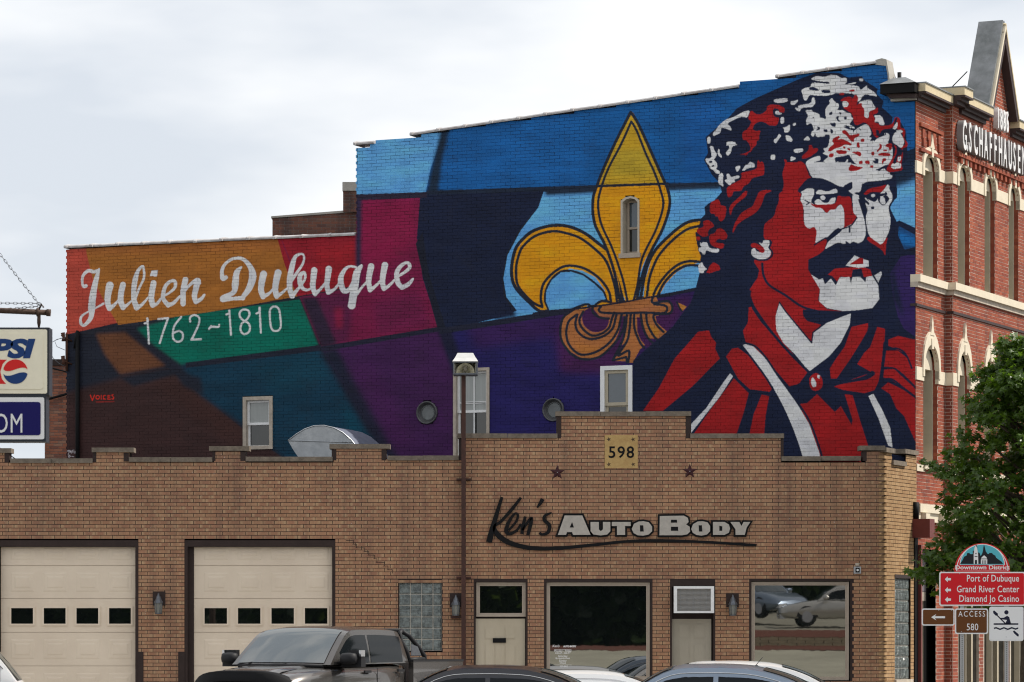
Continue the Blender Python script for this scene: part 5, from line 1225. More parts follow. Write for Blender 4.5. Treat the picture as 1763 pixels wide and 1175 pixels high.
# gable with date and sheet metal sides
GU0, GU1, GM, GZ0, GZ1 = 3.78, 5.80, 4.78, 12.30, 14.14
q = MB(); q.fprism(RF, [(GU0+.12, GZ0-.2), (GU1-.12, GZ0-.2), (GM, GZ1-.15)], PN-.05, PN+.02); gb = q.build('gable', bmR, tall)
# joint lines on gable bricks come as real courses
w_ = brickwork(RF, [(GU0+.2, 12.2), (GU1-.2, 12.2), (GM, GZ1-.25)], [], tall, bmR, mmR, 'gable_wall', 0, n=PN+.03, proud=.003, g=.0062); w_.name = 'gable_wall'
def slab(pA, pB, th, n0, n1, m_, name, par):
    d = Vector((pB[0]-pA[0], pB[1]-pA[1])).normalized(); o = Vector((-d.y, d.x))*th
    q = MB(); q.fprism(RF, [pA, pB, (pB[0]+o.x, pB[1]+o.y), (pA[0]+o.x, pA[1]+o.y)], n0, n1); return q.build(name, m_, par)
slab((GU0, GZ0), (GM, GZ1), .06, -.20, PN+.16, M['roofgrey'], 'gable_side', gb); slab((GM, GZ1), (GU1, GZ0), .06, -.20, PN+.16, M['roofgrey'], 'gable_side', gb)
slab((GU0+.02, GZ0), (GM, GZ1-.03), -.06, PN+.1, PN+.21, M['cream'], 'gable_trim', gb); slab((GM, GZ1-.03), (GU1-.02, GZ0), -.05, PN+.1, PN+.21, M['cornice'], 'gable_trim', gb)
slab((GU0+.07, GZ0), (GM, GZ1-.16), -.13, PN, PN+.2, M['cbrown'], 'gable_soffit', gb); slab((GM, GZ1-.16), (GU1-.07, GZ0), -.13, PN, PN+.2, M['cbrown'], 'gable_soffit', gb)
q = MB(); q.fprism(RF, [(GU0, GZ0), (GU1, GZ0), (GM, GZ1)], -.21, -.17); q.build('gable_back', M['roofgrey'], gb)
M['letters'] = mat('weathered white letters', (.78, .78, .78), .6, noise=.3, nscale=7, col2=(.56, .56, .57))
M['lside'] = mat('grey letter sides', (.22, .21, .21), .7)
base_u = RF.U(1653, PN+.1)
for i, ch in enumerate('G.SCHAFFHAUSEN'):
    uu = base_u-.02+1.10*[0, .25, .37, .67, .98, 1.30, 1.62, 1.92, 2.20, 2.51, 2.83, 3.15, 3.44, 3.72][i]
    lo_ = text_mesh(ch, .80, M['lside'], tall, 'letter', RF, uu, 11.24, PN+.09, .12, sx=.46, bold=.012)
    text_mesh(ch, .80, M['letters'], lo_, 'letter_face', RF, uu, 11.24, PN+.158, .012, sx=.46, bold=.012)
for i, ch in enumerate('1886'): text_mesh(ch, .56, M['letters'], tall, 'numeral', RF, 4.36+i*.22, 11.97, PN+.10, .10, sx=.60, bold=.014)
q = MB(); q.tube([RF.P(3.95, -.2, 13.05), RF.P(3.4, -.75, 12.3)], .012, 5); q.build('stay_wire', M['black'], tall)
# ground floor openings
for a, b_, z0, z1 in low:
    n = nn_(a); q = MB(); q.fframe(RF, a, b_, 0, z1, .10, n-.4, n-.25, wb=.35); sf = q.build('shopfront', M['olive'], tall)
    q = MB(); q.fbox(RF, a+.06, b_-.06, .35, z1-.1, n-.42, n-.36); q.build('pane', M['darkglass'], sf)
    q = MB(); q.fbox(RF, a+.02, b_-.02, 2.45, 2.62, n-.38, n-.2); q.fbox(RF, (a+b_)/2-.04, (a+b_)/2+.04, .3, z1, n-.39, n-.22); q.build('transom_bar', M['tan'], sf)
q = MB()
for i in range(16): uu = .37+i*.055; q.fbox(RF, uu, uu+.03, 2.63, 3.42, -.25, -.2)
q.build('slatted_blind', mat('lilac grey blind', (.30, .27, .30), .6), tall)
# dark sign box end, black joint and red post at the meeting of the two buildings
q = MB(); q.fbox(RF, -.26, .04, 3.63, 3.98, -.02, .36); sb_ = q.build('beam_end', mat('oxblood paint', (.17, .045, .04), .5, noise=.2), tall)
q = MB(); q.fbox(RF, .04, .3, 3.63, 3.98, -.02, .02); q.build('beam_back', M['postbrown'], sb_)
q = MB(); q.fbox(RF, -.16, .02, 0, 3.63, -.06, .04); q.build('dark_joint', M['black'], tall)
q = MB(); q.fbox(RF, .02, .10, 0, 3.5, .02, .10); q.build('red_post', bpy.data.materials['oxblood paint'], tall)
q = MB(); q.tube([RF.P(-.15, .05, 4.3), RF.P(-.15, .05, 3.98)], .06); q.build('gutter_outlet', M['black'], tall)
# ---------------------------------------------------------------- older brick behind, chimney, far left building
def oldbrick(fr): return brick_mat('old dark brick', fr, [(.16, .07, .05), (.24, .10, .065), (.12, .06, .05), (.20, .11, .08)], stain=.5, dirt=(.04, .035, .035), streak=False)
BB = plane_y(80); bu = lambda px: BB.U(px); bz = lambda py: BB.Z(0, py)
rear = thing('rear_brick_building', 'low dark brick building showing behind the painted wall, with pale coping', 'building', BB.P(bu(540), 0, 0))
bo = oldbrick(BB)
w_ = brickwork(BB, [(bu(469), bz(430)), (bu(469), bz(376)), (bu(592), bz(366)), (bu(640), bz(363)), (bu(640), bz(430))], [], rear, bo, mat('grey mortar', (.22, .20, .19), .95), 'rear_wall', 300); w_.name = 'wall'
q = MB(); q.fprism(BB, [(bu(467), bz(376)), (bu(467), bz(373)), (bu(592), bz(363)), (bu(640), bz(360)), (bu(640), bz(364)), (bu(592), bz(367))], -.3, .04); q.build('coping', M['concrete'], rear)
q = MB(); q.fbox(BB, bu(469), bu(640), 0, bz(378), -6, -.05); q.build('core', bpy.data.materials['old brick'], rear)
chm = thing('chimney', 'short brick chimney with concrete cap beside the light blue paint', 'chimney', BB.P(bu(602), 0, bz(366)))
w_ = brickwork(BB, [(bu(591), bz(366)), (bu(591), bz(330)), (bu(625), bz(330)), (bu(625), bz(366))], [], chm, bo, bpy.data.materials['grey mortar'], 'stack', 300, n=.1); w_.name = 'stack'
q = MB(); q.fbox(BB, bu(590), bu(626), bz(330), bz(315), -.5, .14); q.build('cap', M['concrete'], chm)
q = MB(); q.fbox(BB, bu(591), bu(625), bz(366), bz(330), -.5, .09); q.build('core', bpy.data.materials['old brick'], chm)
FLF = plane_y(86); fu = lambda px: FLF.U(px); fz = lambda py: FLF.Z(0, py)
far = thing('distant_brick_building', 'small red brown brick building far behind, seen left of the painted wall', 'building', FLF.P(fu(100), 0, 0))
bo2 = brick_mat('far brick', FLF, [(.34, .13, .08), (.42, .18, .11), (.20, .09, .07), (.38, .22, .15)], stain=.3, streak=False)
w_ = brickwork(FLF, [(fu(77), 4.5), (fu(77), fz(628)), (fu(150), fz(628)), (fu(150), 4.5)], [], far, bo2, bpy.data.materials['grey mortar'], 'wall', 300); w_.name = 'wall'
q = MB(); q.fbox(FLF, fu(76), fu(150), fz(630), fz(619), -3, .05); q.build('coping', M['brown'], far)
q = MB(); q.fbox(FLF, fu(77), fu(150), 0, fz(630), -5, -.03); q.build('core', bpy.data.materials['old brick'], far)
q = MB(); q.tube([FLF.P(fu(78), .15, fz(690)), FLF.P(fu(150), .15, fz(670))], .03); q.tube([FLF.P(fu(80), .1, fz(632)), FLF.P(fu(150), .1, fz(650))], .02); q.build('wall_cable', M['black'], far)
# ---------------------------------------------------------------- curved sheet metal hood on the shop roof
hd = thing('roof_duct', 'curved galvanised metal duct hood on the shop roof below the teal paint', 'duct', (-3.6, 67, 4.5))
DF = plane_y(67); du = lambda px: DF.U(px); dz_ = lambda py: DF.Z(0, py)
A1 = [(496, 759), (510, 748), (525, 739), (541, 733.5), (558, 733), (575, 737), (590, 745), (605, 758), (618, 775), (627, 790)]
q = MB(); lo_ = [(496, 759), (505, 775), (514, 788), (520, 800)]
face = [(du(a), dz_(b_)) for a, b_ in A1]+[(du(620), dz_(830)), (du(540), dz_(830))]+[(du(a), dz_(b_)) for a, b_ in lo_[::-1][:-1]]
q.fprism(DF, face, 0, .02); fc = q.build('front_sheet', M['galv'], hd)
q = MB(); v0 = [DF.P(du(a), .02, dz_(b_)) for a, b_ in A1]; v1 = [DF.P(du(a)+.50, -1.2, dz_(b_)-.02) for a, b_ in A1]
k = len(A1); q.mesh(v0+v1, [(i, i+1, k+i+1, k+i) for i in range(k-1)], True); q.build('curved_top', mat('blue grey sheet', (.20, .22, .28), .45, metal=.3, noise=.2), hd)
q = MB(); q.tube([DF.P(du(a), .025, dz_(b_)) for a, b_ in A1], .012, 5); q.tube([DF.P(du(497), .03, dz_(759)), DF.P(du(606), .03, dz_(762))], .010, 5); q.build('seam', M['galv'], fc)
# ---------------------------------------------------------------- service brackets and wires at the left corner
ib = thing('service_bracket', 'rusty insulator bracket with looping wires at the left corner of the painted wall', 'bracket', MW.P(mu(118), 0, mz(118, 600)))
rust = mat('rust', (.10, .045, .03), .85, noise=.4, nscale=30); q = MB()
for py in (582, 622): 
    c = MW.P(mu(114), .1, mz(114, py)); q.tube([MW.P(mu(124), 0, mz(120, py+6)), c, Vector(c)+Vector((-.05, 0, .05))], .018, 6); q.tube([Vector(c)+Vector((0, 0, -.08)), Vector(c), Vector(c)+Vector((-.02, 0, .1))], [.05, .03, .045], 8)
q.tube([MW.P(mu(117), .05, mz(117, 575)), MW.P(mu(117), .05, mz(117, 640))], .03, 6); q.build('arm', rust, ib)
q = MB(); pts = [(116, 583), (104, 585), (92, 592), (90, 606), (97, 618), (106, 626), (116, 632)]
q.tube([MW.P(mu(a), .12, mz(a, b_)) for a, b_ in pts], .006, 4); pts = [(118, 585), (112, 583), (100, 588), (104, 598), (118, 604)]; q.tube([MW.P(mu(a), .14, mz(a, b_)) for a, b_ in pts], .006, 4); q.build('wire', M['grey'], ib)
ov = thing('overhead_cable', 'thin dark cable slanting down behind the shop parapet at the far left', 'cable', (-9.7, 78, 6)); OF = plane_y(78)
q = MB(); q.tube([OF.P(OF.U(-40), 0, OF.Z(0, 745)), OF.P(OF.U(0), 0, OF.Z(0, 772)), OF.P(OF.U(40), 0, OF.Z(0, 800))], .014, 4); q.build('cable', M['black'], ov)
# ---------------------------------------------------------------- street direction sign on two posts
DS = plane_y(58.5); U_ = lambda px: DS.U(px); Z_ = lambda py: DS.Z(0, py)
ds = thing('direction_sign', 'tall sign group with a red Downtown District panel and brown and white plates under it', 'sign', DS.P(U_(1690), 0, 0))
def rr(u0, u1, z0, z1, r, k=4):
    p = []
    for cx, cz, a in ((u1-r, z1-r, 0), (u0+r, z1-r, 90), (u0+r, z0+r, 180), (u1-r, z0+r, 270)):
        for i in range(k+1): t = math.radians(a+90*i/k); p.append((cx+r*math.cos(t), cz+r*math.sin(t)))
    return p
S_red = mat('red sign sheet', (.62, .012, .02), .4); S_wht = mat('white sign sheet', (.78, .78, .78), .4); S_brn = mat('brown sign sheet', (.13, .045, .012), .4)
S_alu = mat('aluminium sign back', (.45, .46, .47), .4, metal=.7); S_blk = mat('black sign ink', (.012, .014, .02), .5); S_cyn = mat('blue green sign sky', (.10, .46, .55), .5)
S_navy = mat('navy sign ink', (.01, .012, .035), .5)
def panel(px0, px1, py0, py1, face, r=3.5, b=2.2, name='sign_panel', n=0.):
    m = 58.5/6000
    q = MB(); q.fprism(DS, rr(U_(px0), U_(px1), Z_(py1), Z_(py0), r*m), n, n+.012); q.fprism(DS, rr(U_(px0+.4), U_(px1-.4), Z_(py1-.4), Z_(py0+.4), r*m), n-.006, n-.001); p = q.build(name, S_wht, ds)
    q = MB(); q.fprism(DS, rr(U_(px0+b), U_(px1-b), Z_(py1-b), Z_(py0+b), (r-b*.6)*m), n+.012, n+.015); q.build('sign_face', face, p)
    return p
def arrow(p, px0, px1, py, h, m_=None):
    q = MB(); s = [(px0, py), (px0+h, py-h), (px0+h*1.0, py-h*.4), (px1, py-h*.4), (px1, py+h*.4), (px0+h, py+h*.4), (px0+h, py+h)]
    q.fprism(DS, [(U_(a), Z_(b)) for a, b in s], .0155, .0175); q.build('arrow', m_ or S_wht, p)
# arched top
at = thing if False else None
k = 20; m = 58.5/6000
def dome(r, zoff=0, flat=0): return [(U_(1691)+r*m*math.cos(math.pi*i/k), Z_(985-zoff)+r*m*math.sin(math.pi*i/k)*1.03) for i in range(k+1)]
q = MB(); q.fprism(DS, dome(48), -.004, .008); arch_p = q.build('arch_panel', S_red, ds)
q = MB(); q.fprism(DS, dome(45, 1.5), .008, .010); q.build('border', S_wht, arch_p)
q = MB(); q.fprism(DS, dome(43.3, 2), .010, .012); q.build('field', S_red, arch_p)
q = MB(); q.fprism(DS, [(U_(1691)+39*m*math.cos(math.pi*i/k), Z_(973)+36*m*math.sin(math.pi*i/k)) for i in range(k+1)], .012, .014); q.build('border', S_wht, arch_p)
q = MB(); q.fprism(DS, [(U_(1691)+37.6*m*math.cos(math.pi*i/k), Z_(972.6)+34.3*m*math.sin(math.pi*i/k)) for i in range(k+1)], .014, .016); q.build('sky_print', S_cyn, arch_p)
DG = fr(1460, 860, 3.7294)
q = MB(); q.fprism(DS, [(U_(a), Z_(b)) for a, b in DG('718,415 735,390 745,368 760,362 765,345 780,345 782,352 800,352 800,330 812,330 820,290 828,300 832,340 845,345 850,365 860,350 866,330 868,310 872,290 878,310 884,335 895,350 905,352 905,345 925,345 928,352 945,362 950,375 970,390 985,400 995,415')][::-1], .016, .018); q.build('skyline', S_blk, arch_p)
q = MB()
for t in ('806,415 806,350 812,310 820,298 828,312 834,350 836,415', '852,415 852,385 858,372 873,360 888,372 893,385 893,415'): q.fprism(DS, [(U_(a), Z_(b)) for a, b in DG(t)][::-1], .018, .020)
tw_ = q.build('tower_print', S_wht, arch_p)
for t in ('814,415 814,390 827,390 827,415', '817,345 824,345 824,352 817,352', '812,365 830,365 830,370 812,370', '860,415 860,392 864,392 864,415', '870,415 870,392 875,392 875,415', '881,415 881,392 885,392 885,415', '852,385 893,385 893,381 852,381'):
    q = MB(); q.fprism(DS, [(U_(a), Z_(b)) for a, b in DG(t)][::-1], .020, .0215)
    q.build('tower_opening', S_blk, arch_p)
text_mesh('Downtown District', .098, S_wht, arch_p, 'lettering', DS, U_(1691), Z_(980.6), .013, .003, sx=1.17, align='CENTER', bold=.0022)
p = panel(1617, 1765, 985, 1043.5, S_red)
for tx, y in (('Port of Dubuque', 1001.5), ('Grand River Center', 1020), ('Diamond Jo Casino', 1036.5)):
    text_mesh(tx, .160, S_wht, p, 'lettering', DS, U_(1754.5), Z_(y), .0165, .002, sx=.765, align='RIGHT', bold=.0014, space=1.05); arrow(p, 1626.5, 1637, y-3.8, 5)
p = panel(1587, 1643.5, 1048, 1077.5, S_brn, n=-.012); 
q = MB(); q.fprism(DS, [(U_(a), Z_(b)) for a, b in ((1603, 1063), (1612, 1057.5), (1609.5, 1061.3), (1627, 1061.3), (1627, 1064.8), (1609.5, 1064.8), (1612, 1068.5))], .004, .006); q.build('arrow', S_wht, p)
p = panel(1644, 1701, 1048, 1092, S_brn)
text_mesh('ACCESS', .133, S_wht, p, 'lettering', DS, U_(1673), Z_(1062), .0165, .002, sx=.8, align='CENTER', space=1.3); text_mesh('580', .163, S_wht, p, 'lettering', DS, U_(1674), Z_(1085.5), .0165, .002, sx=.8, align='CENTER', space=1.05)
p = panel(1703, 1762, 1045, 1104, S_wht, n=.004)
q = MB(); q.fprism(DS, rr(U_(1704.2), U_(1760.8), Z_(1102.8), Z_(1046.2), .02), .0165, .0175); fr_o = q
q.build('border_line', S_wht, p)
KY = fr(1460, 860, 3.7294); q = MB()
circ_ = lambda cx, cy, r: [(cx+r*math.cos(2*math.pi*i/12), cy+r*math.sin(2*math.pi*i/12)) for i in range(12)]
for t in ('930,718 938,714 962,735 960,746 948,748 932,732', '948,742 954,738 1012,795 1006,800', '1000,760 1020,748 1034,756 1046,800 1010,802 1012,790 1020,775 975,770 975,762', '934,796 1092,796 1092,806 934,806',
          '1058,848 1066,842 1094,866 1096,880 1086,880 1064,860', '936,824 950,820 975,830 1000,820 1025,830 1050,820 1075,828 1092,822 1092,832 1075,838 1050,830 1025,840 1000,830 975,840 950,830 936,834'):
    q.fprism(DS, [(U_(a), Z_(b)) for a, b in KY(t)][::-1], .0175, .0195)
q.fprism(DS, [(U_(a), Z_(b)) for a, b in [KY('%f,%f' % c_)[0] for c_ in circ_(1016, 726, 14)]][::-1], .0175, .0195)
q.build('paddler_symbol', S_navy, p)
bo_ = MB()
for a, b in ((1652, 988), (1690, 989), (1728, 989), (1616, 1051), (1638, 1051), (1672, 1051), (1655, 1088), (1732, 1086), (1732, 1097), (1691, 1039)): bo_.tube([DS.P(U_(a), .012, Z_(b)), DS.P(U_(a), .022, Z_(b))], .008, 6)
bo_.build('bolt', S_alu, ds)
for a, b in ((1653.5, 1660), (1730, 1737)):
    q = MB(); q.fbox(DS, U_(a), U_(b), -.12, Z_(1000), -.075, -.02)
    post = q.build('post', S_alu, ds)
    q = MB(); y = 1096.
    while y < 1300: uc = (U_(a)+U_(b))/2; q.fbox(DS, uc-.007, uc+.007, Z_(y)-.007, Z_(y)+.007, -.0195, -.018); y += 3.4
    q.build('perforation', M['black'], post, kind='stuff')
# ---------------------------------------------------------------- soft drink sign hanging at the left
PS = plane_y(40); V_ = lambda px: PS.U(px); Y_ = lambda py: PS.Z(0, py)
br = thing('sign_bracket', 'rusty horizontal pipe bracket with stay chains at the upper left', 'bracket', PS.P(V_(-260), 0, 0))
rustp = mat('rusty pipe', (.10, .065, .05), .7, metal=.3, noise=.5, nscale=25)
q = MB(); q.tube([PS.P(V_(-260), 0, Y_(527)), PS.P(V_(0), 0, Y_(535)), PS.P(V_(80), 0, Y_(538.5))], .033, 10); q.tube([PS.P(V_(63), 0, Y_(538)), PS.P(V_(67), 0, Y_(538))], .05, 10); q.tube([PS.P(V_(80), 0, Y_(538.5)), PS.P(V_(87), 0, Y_(539))], .042, 10); q.build('pipe', rustp, br)
q = MB(); q.tube([PS.P(V_(-262), 0, -.12), PS.P(V_(-262), 0, Y_(380))], .08, 12); q.build('support_post', rustp, br)
def chain(a, b, n, sag, r=.0035, par=br):
    q = MB(); A, B = Vector(a), Vector(b)
    P_ = [A.lerp(B, i/n)-Vector((0, 0, sag*4*(i/n)*(1-i/n))) for i in range(n+1)]
    for i in range(n):
        s, e = P_[i], P_[i+1]; d = (e-s).normalized(); w = Vector((0, 1, 0)) if i % 2 else Vector((0, 1, 0)).cross(d).normalized(); s = s-d*.008; e = e+d*.008
        q.tube([s, s.lerp(e, .2)+w*.011, s.lerp(e, .8)+w*.011, e, s.lerp(e, .8)-w*.011, s.lerp(e, .2)-w*.011, s], r, 4, False)
    return q.build('chain', M['grey'], par)
chain(PS.P(V_(70), 0, Y_(527)), PS.P(V_(-255), 0, Y_(395 if False else 90)), 78, .05)
chain(PS.P(V_(70), .02, Y_(523)), PS.P(V_(-255), .4, Y_(521)), 50, .01); chain(PS.P(V_(70), -.02, Y_(527)), PS.P(V_(-255), -.5, Y_(545)), 50, .01)
q = MB(); q.tube([PS.P(V_(66), 0, Y_(535)), PS.P(V_(72), 0, Y_(524)), PS.P(V_(75), 0, Y_(530))], .012, 6); q.build('eye_bolt', rustp, br)
sg2 = thing('hanging_sign', 'two part hanging lightbox sign, cream soft drink panel over a blue panel', 'sign', PS.P(V_(-30), 0, Y_(566)))
fm = mat('dark sign frame', (.03, .035, .045), .4); cr_ = mat('cream sign plastic', (.84, .79, .64), .35, noise=.08, nscale=6); wp = mat('white sign plastic', (.78, .78, .8), .35, noise=.08, nscale=6)
bl_ = mat('blue sign ink', (.012, .045, .17), .4); rd_ = mat('red sign ink', (.62, .02, .02), .4); nv_ = mat('navy sign plastic', (.008, .006, .10), .35)
q = MB(); q.fbox(PS, V_(-170), V_(87.5), Y_(682), Y_(566), -.14, .14); up = q.build('upper_case', fm, sg2)
q = MB(); q.fbox(PS, V_(-170), V_(82), Y_(762), Y_(682), -.14, .14); lw = q.build('lower_case', fm, sg2)
q = MB(); q.fprism(PS, rr(V_(-166), V_(84), Y_(679.5), Y_(569.5), .02), .14, .150); fc = q.build('panel', cr_, up)
q = MB(); q.fprism(PS, rr(V_(-158), V_(77), Y_(672), Y_(577), .03), .150, .158); q.build('panel_relief', cr_, up)
q = MB(); q.fprism(PS, rr(V_(-166), V_(79), Y_(758), Y_(686), .02), .14, .150); fl = q.build('panel', wp, lw)
q = MB(); q.fprism(PS, rr(V_(-160), V_(73), Y_(751), Y_(694), .03), .150, .156); q.build('blue_field', nv_, lw)
text_mesh('PEPSI', .285, bl_, fc, 'lettering', PS, V_(57), Y_(617), .160, .004, sx=1.42, shear=.2, bold=.014, align='RIGHT', space=.94)
text_mesh('ROOM', .315, wp, fl, 'lettering', PS, V_(44), Y_(746.5), .158, .004, sx=.66, align='RIGHT', space=1.1, bold=.0)
cx, cz = V_(30), Y_(642); R = 21/150.
q = MB(); q.fprism(PS, [(V_(-160), Y_(663)), (V_(14), Y_(663)), (V_(7), Y_(655)), (V_(4), Y_(642)), (V_(8), Y_(629)), (V_(15), Y_(621.5)), (V_(-160), Y_(621.5))][::-1], .1585, .161); q.build('red_band', rd_, fc)
def wave(x): return .022*math.sin(x/R*2.6)
top_ = [(cx+R*math.cos(t), cz+R*math.sin(t)) for t in [math.pi*(.06+.88*i/16) for i in range(17)]]+[(cx-R+2*R*i/12, cz+.026+wave(-R+2*R*i/12)*.9) for i in range(13)][1:-1]
bot_ = [(cx+R*math.cos(t), cz+R*math.sin(t)) for t in [math.pi*(1.06+.88*i/16) for i in range(17)]]+[(cx+R-2*R*i/12, cz-.028+wave(R-2*R*i/12)*.9) for i in range(13)][1:-1]
q = MB(); q.fprism(PS, top_, .1585, .163); q.build('globe_top', rd_, fc); q = MB(); q.fprism(PS, bot_, .1585, .163); q.build('globe_bottom', bl_, fc)
for px in (67, -140):
    q = MB(); q.tube([PS.P(V_(px), 0, Y_(541)), PS.P(V_(px), 0, Y_(556)), PS.P(V_(px), 0, Y_(566))], [.02, .022, .008], 8); q.build('hanger', rustp, sg2)
# ---------------------------------------------------------------- vehicles
def paint(name, c, rough=.28, metal=.5): return mat(name, c, rough, metal=metal, coat=.7, spec=.5)
carglass = mat('car glass', (.03, .042, .045), .03, ior=2.5, spec=.5)
sideglass = mat('tinted side glass', (.008, .010, .012), .06, spec=.18)
tyre = mat('tyre rubber', (.02, .02, .02), .9); rim = mat('alloy wheel', (.5, .5, .52), .35, metal=.8); plast = mat('black trim', (.02, .02, .022), .55)
headm = mat('headlight lens', (.55, .56, .58), .1, ior=1.6); tailm = mat('tail light lens', (.35, .01, .012), .15); chrome = mat('chrome', (.65, .65, .66), .12, metal=1)
def vehicle(label, prof, W_, pm, wheels, gh, loc, rot, group='parked cars', kind='car', name='parked_car', pillars=(.5,), roofm=None, extra=None, sill=.28, tumble=.17):
    """prof: top line of the lower body [(x, z)], x forward; gh: (cowl x, cowl z, roof front x, roof rear x, roof z, deck x, deck z)"""
    t = thing(name, label, kind, (0, 0, 0), group)
    hw = W_/2; q = MB(); L0, L1 = prof[0][0], prof[-1][0]; rings = []
    pts, _ = catmull(prof, n=4)
    for x, z in pts:
        e = min(abs(x-L0), abs(x-L1)); tp = 1-.16*max(0, 1-e/.7)**2; w = hw*tp
        sl_ = sill+.10*max(0, 1-e/.5)
        ring = [(-w*.90, sl_), (-w*.99, sl_+.10), (-w, (sl_+z)*.5), (-w*.985, z-.14), (-w*.93, z-.035), (-w*.80, z), (-w*.35, z+.018), (0, z+.022)]
        rings.append([(x, a, b) for a, b in ring]+[(x, -a, b) for a, b in ring[-2::-1]])
    n = len(rings[0]); v = [p for r in rings for p in r]
    q.mesh(v, [(i*n+j, i*n+j+1, (i+1)*n+j+1, (i+1)*n+j) for i in range(len(rings)-1) for j in range(n-1)]+[((i+1)*n, (i+1)*n+n-1, i*n+n-1, i*n) for i in range(len(rings)-1)]+[tuple(range(n-1, -1, -1)), tuple(range((len(rings)-1)*n, len(rings)*n))], True)
    body = q.build('body', pm, t)
    # greenhouse: one smooth roof line from cowl to deck
    cx0, cz0, rx0, rx1, rz_, dx, dzz = gh
    wb, wr = hw*.93, hw-tumble-.04
    bk_ = .05 if kind == 'car' else .025
    L_ = [(cx0, cz0), ((cx0*.5+rx0*.5), (cz0*.5+rz_*.5)+bk_), (rx0, rz_-.03), (rx0*.66+rx1*.34, rz_), (rx0*.3+rx1*.7, rz_-.005), (rx1, rz_-.045), (rx1*.5+dx*.5, rz_*.5+dzz*.5+bk_*.8), (dx, dzz)]
    tp_, _ = catmull(L_, n=8)
    def top(x):
        for (x0, z0), (x1, z1) in zip(tp_[:-1], tp_[1:]):
            if x1 <= x <= x0: return z0+(z1-z0)*((x0-x)/max(1e-6, x0-x1))
        return tp_[0][1] if x > tp_[0][0] else tp_[-1][1]
    def base(s): return cz0+(dzz-cz0)*s
    def fr_h(s): x = cx0+(dx-cx0)*s; return max(0, min(1, (top(x)-base(s))/(rz_-(cz0+dzz)/2)))
    def SP(s, h, drop=0):
        x = cx0+(dx-cx0)*s; zb = base(s); zt = max(top(x)-drop, zb+.004); f = fr_h(s)
        return x, wb+(wr-wb)*f*(h**1.4)*((zt-zb)/max(.01, top(x)-zb)), zb+(zt-zb)*h
    def sidegrid(s0, s1, h0, h1, off, sg, name, m_, par, drop=0, ns=10, nh=5):
        q = MB(); v = []
        for i in range(ns+1):
            for j in range(nh+1):
                x, y, z = SP(s0+(s1-s0)*i/ns, h0+(h1-h0)*j/nh, drop); v.append((x, sg*(y+off), z))
        q.mesh(v, [(i*(nh+1)+j, (i+1)*(nh+1)+j, (i+1)*(nh+1)+j+1, i*(nh+1)+j+1) for i in range(ns) for j in range(nh)], True); return q.build(name, m_, par)
    sA, sC = (rx0-cx0)/(dx-cx0), (rx1-cx0)/(dx-cx0)
    for sg in (-1, 1):
        sidegrid(0, 1, 0, 1, 0, sg, 'cabin_side', pm, t, ns=24)
        ed = [sA*.42]+list(pillars)+[sC+(1-sC)*(.55 if kind == 'car' else .05)]
        for i in range(len(ed)-1): sidegrid(ed[i]+.012, ed[i+1]-.012, .05, 1, .007, sg, 'side_window', sideglass, t, drop=.085)
        if kind == 'car':
            q = MB(); q.tube([(lambda p_: (p_[0], sg*(p_[1]+.010), p_[2]))(SP(ed[0]+(ed[-1]-ed[0])*i/16, 1, .075)) for i in range(17)], .008, 4); q.tube([(lambda p_: (p_[0], sg*(p_[1]+.012), p_[2]))(SP(ed[0]+(ed[-1]-ed[0])*i/8, .04)) for i in range(9)], .008, 4); q.build('window_trim', chrome, t)
    def shell(s0, s1, yf, off, bulge, m_, name, ns=10, k=12):
        q = MB(); v = []
        for i in range(ns+1):
            s = s0+(s1-s0)*i/ns; x, y, z = SP(s, 1); f_ = fr_h(s)
            b_ = .11*max(0, 1-s/sA) if s < sA else -.09*max(0, (s-sC)/(1-sC))
            for j in range(k+1):
                f = -1+2*j/k; e = f*yf; v.append((x+b_*(1-e*e)+(off if s < .5 else -off)*bulge, e*y, z+(.012+.05*f_)*(1-abs(e)**2.6)+off))
        q.mesh(v, [(i*(k+1)+j, i*(k+1)+j+1, (i+1)*(k+1)+j+1, (i+1)*(k+1)+j) for i in range(ns) for j in range(k)], True); return q.build(name, m_, t)
    shell(0, sA, 1, 0, 0, pm, 'front_pillars'); shell(sC, 1, 1, 0, 0, pm, 'rear_pillars'); shell(sA, sC, 1, 0, 0, roofm or pm, 'roof', 14)
    shell(.01, sA*.97, .88, .010, 1, carglass, 'windshield'); shell(sC+(1-sC)*.06, 1-(1-sC)*.05, .86, .010, 1, carglass, 'rear_window')
    for x in wheels:
        for sg in (-1, 1):
            R = .34 if kind == 'car' else .41; q = MB(); q.tube([(x, sg*(hw-.23), R-.0), (x, sg*(hw-.01), R)], R, 24); wh = q.build('wheel', tyre, t)
            q = MB(); q.tube([(x, sg*(hw-.02), R), (x, sg*(hw+.005), R)], R*.62, 20); q.build('rim', rim, wh)
            q = MB(); v = [(x+(R+.07)*math.cos(a), sg*(hw*.992), R+(R+.07)*math.sin(a)) for a in [math.pi*i/12 for i in range(13)]]; q.poly(v); q.build('wheel_arch', plast, t)
    F_ = prof[-1]; B_ = prof[0]
    for sg in (-1, 1):
        q = MB(); q.box(F_[0]-.18, F_[0]+.012, sg*hw*.62-.16, sg*hw*.62+.16, F_[1]-.28, F_[1]-.12); q.build('headlight', headm, t)
        q = MB(); q.box(B_[0]-.015, B_[0]+.15, sg*hw*.66-.12, sg*hw*.66+.12, B_[1]-.30, B_[1]-.10); q.build('tail_light', tailm, t)
        x, y, z = SP(.10, .02); q = MB(); s_ = 1.1 if kind != 'car' else 1
        P_ = Frame(0, 0, 1, 0, 0, -1); q.tube([(x, sg*(y-.02), z+.03), (x, sg*(y+.10), z+.06)], .025, 6); q.build('mirror_arm', plast, t)
        q = MB(); v = [];
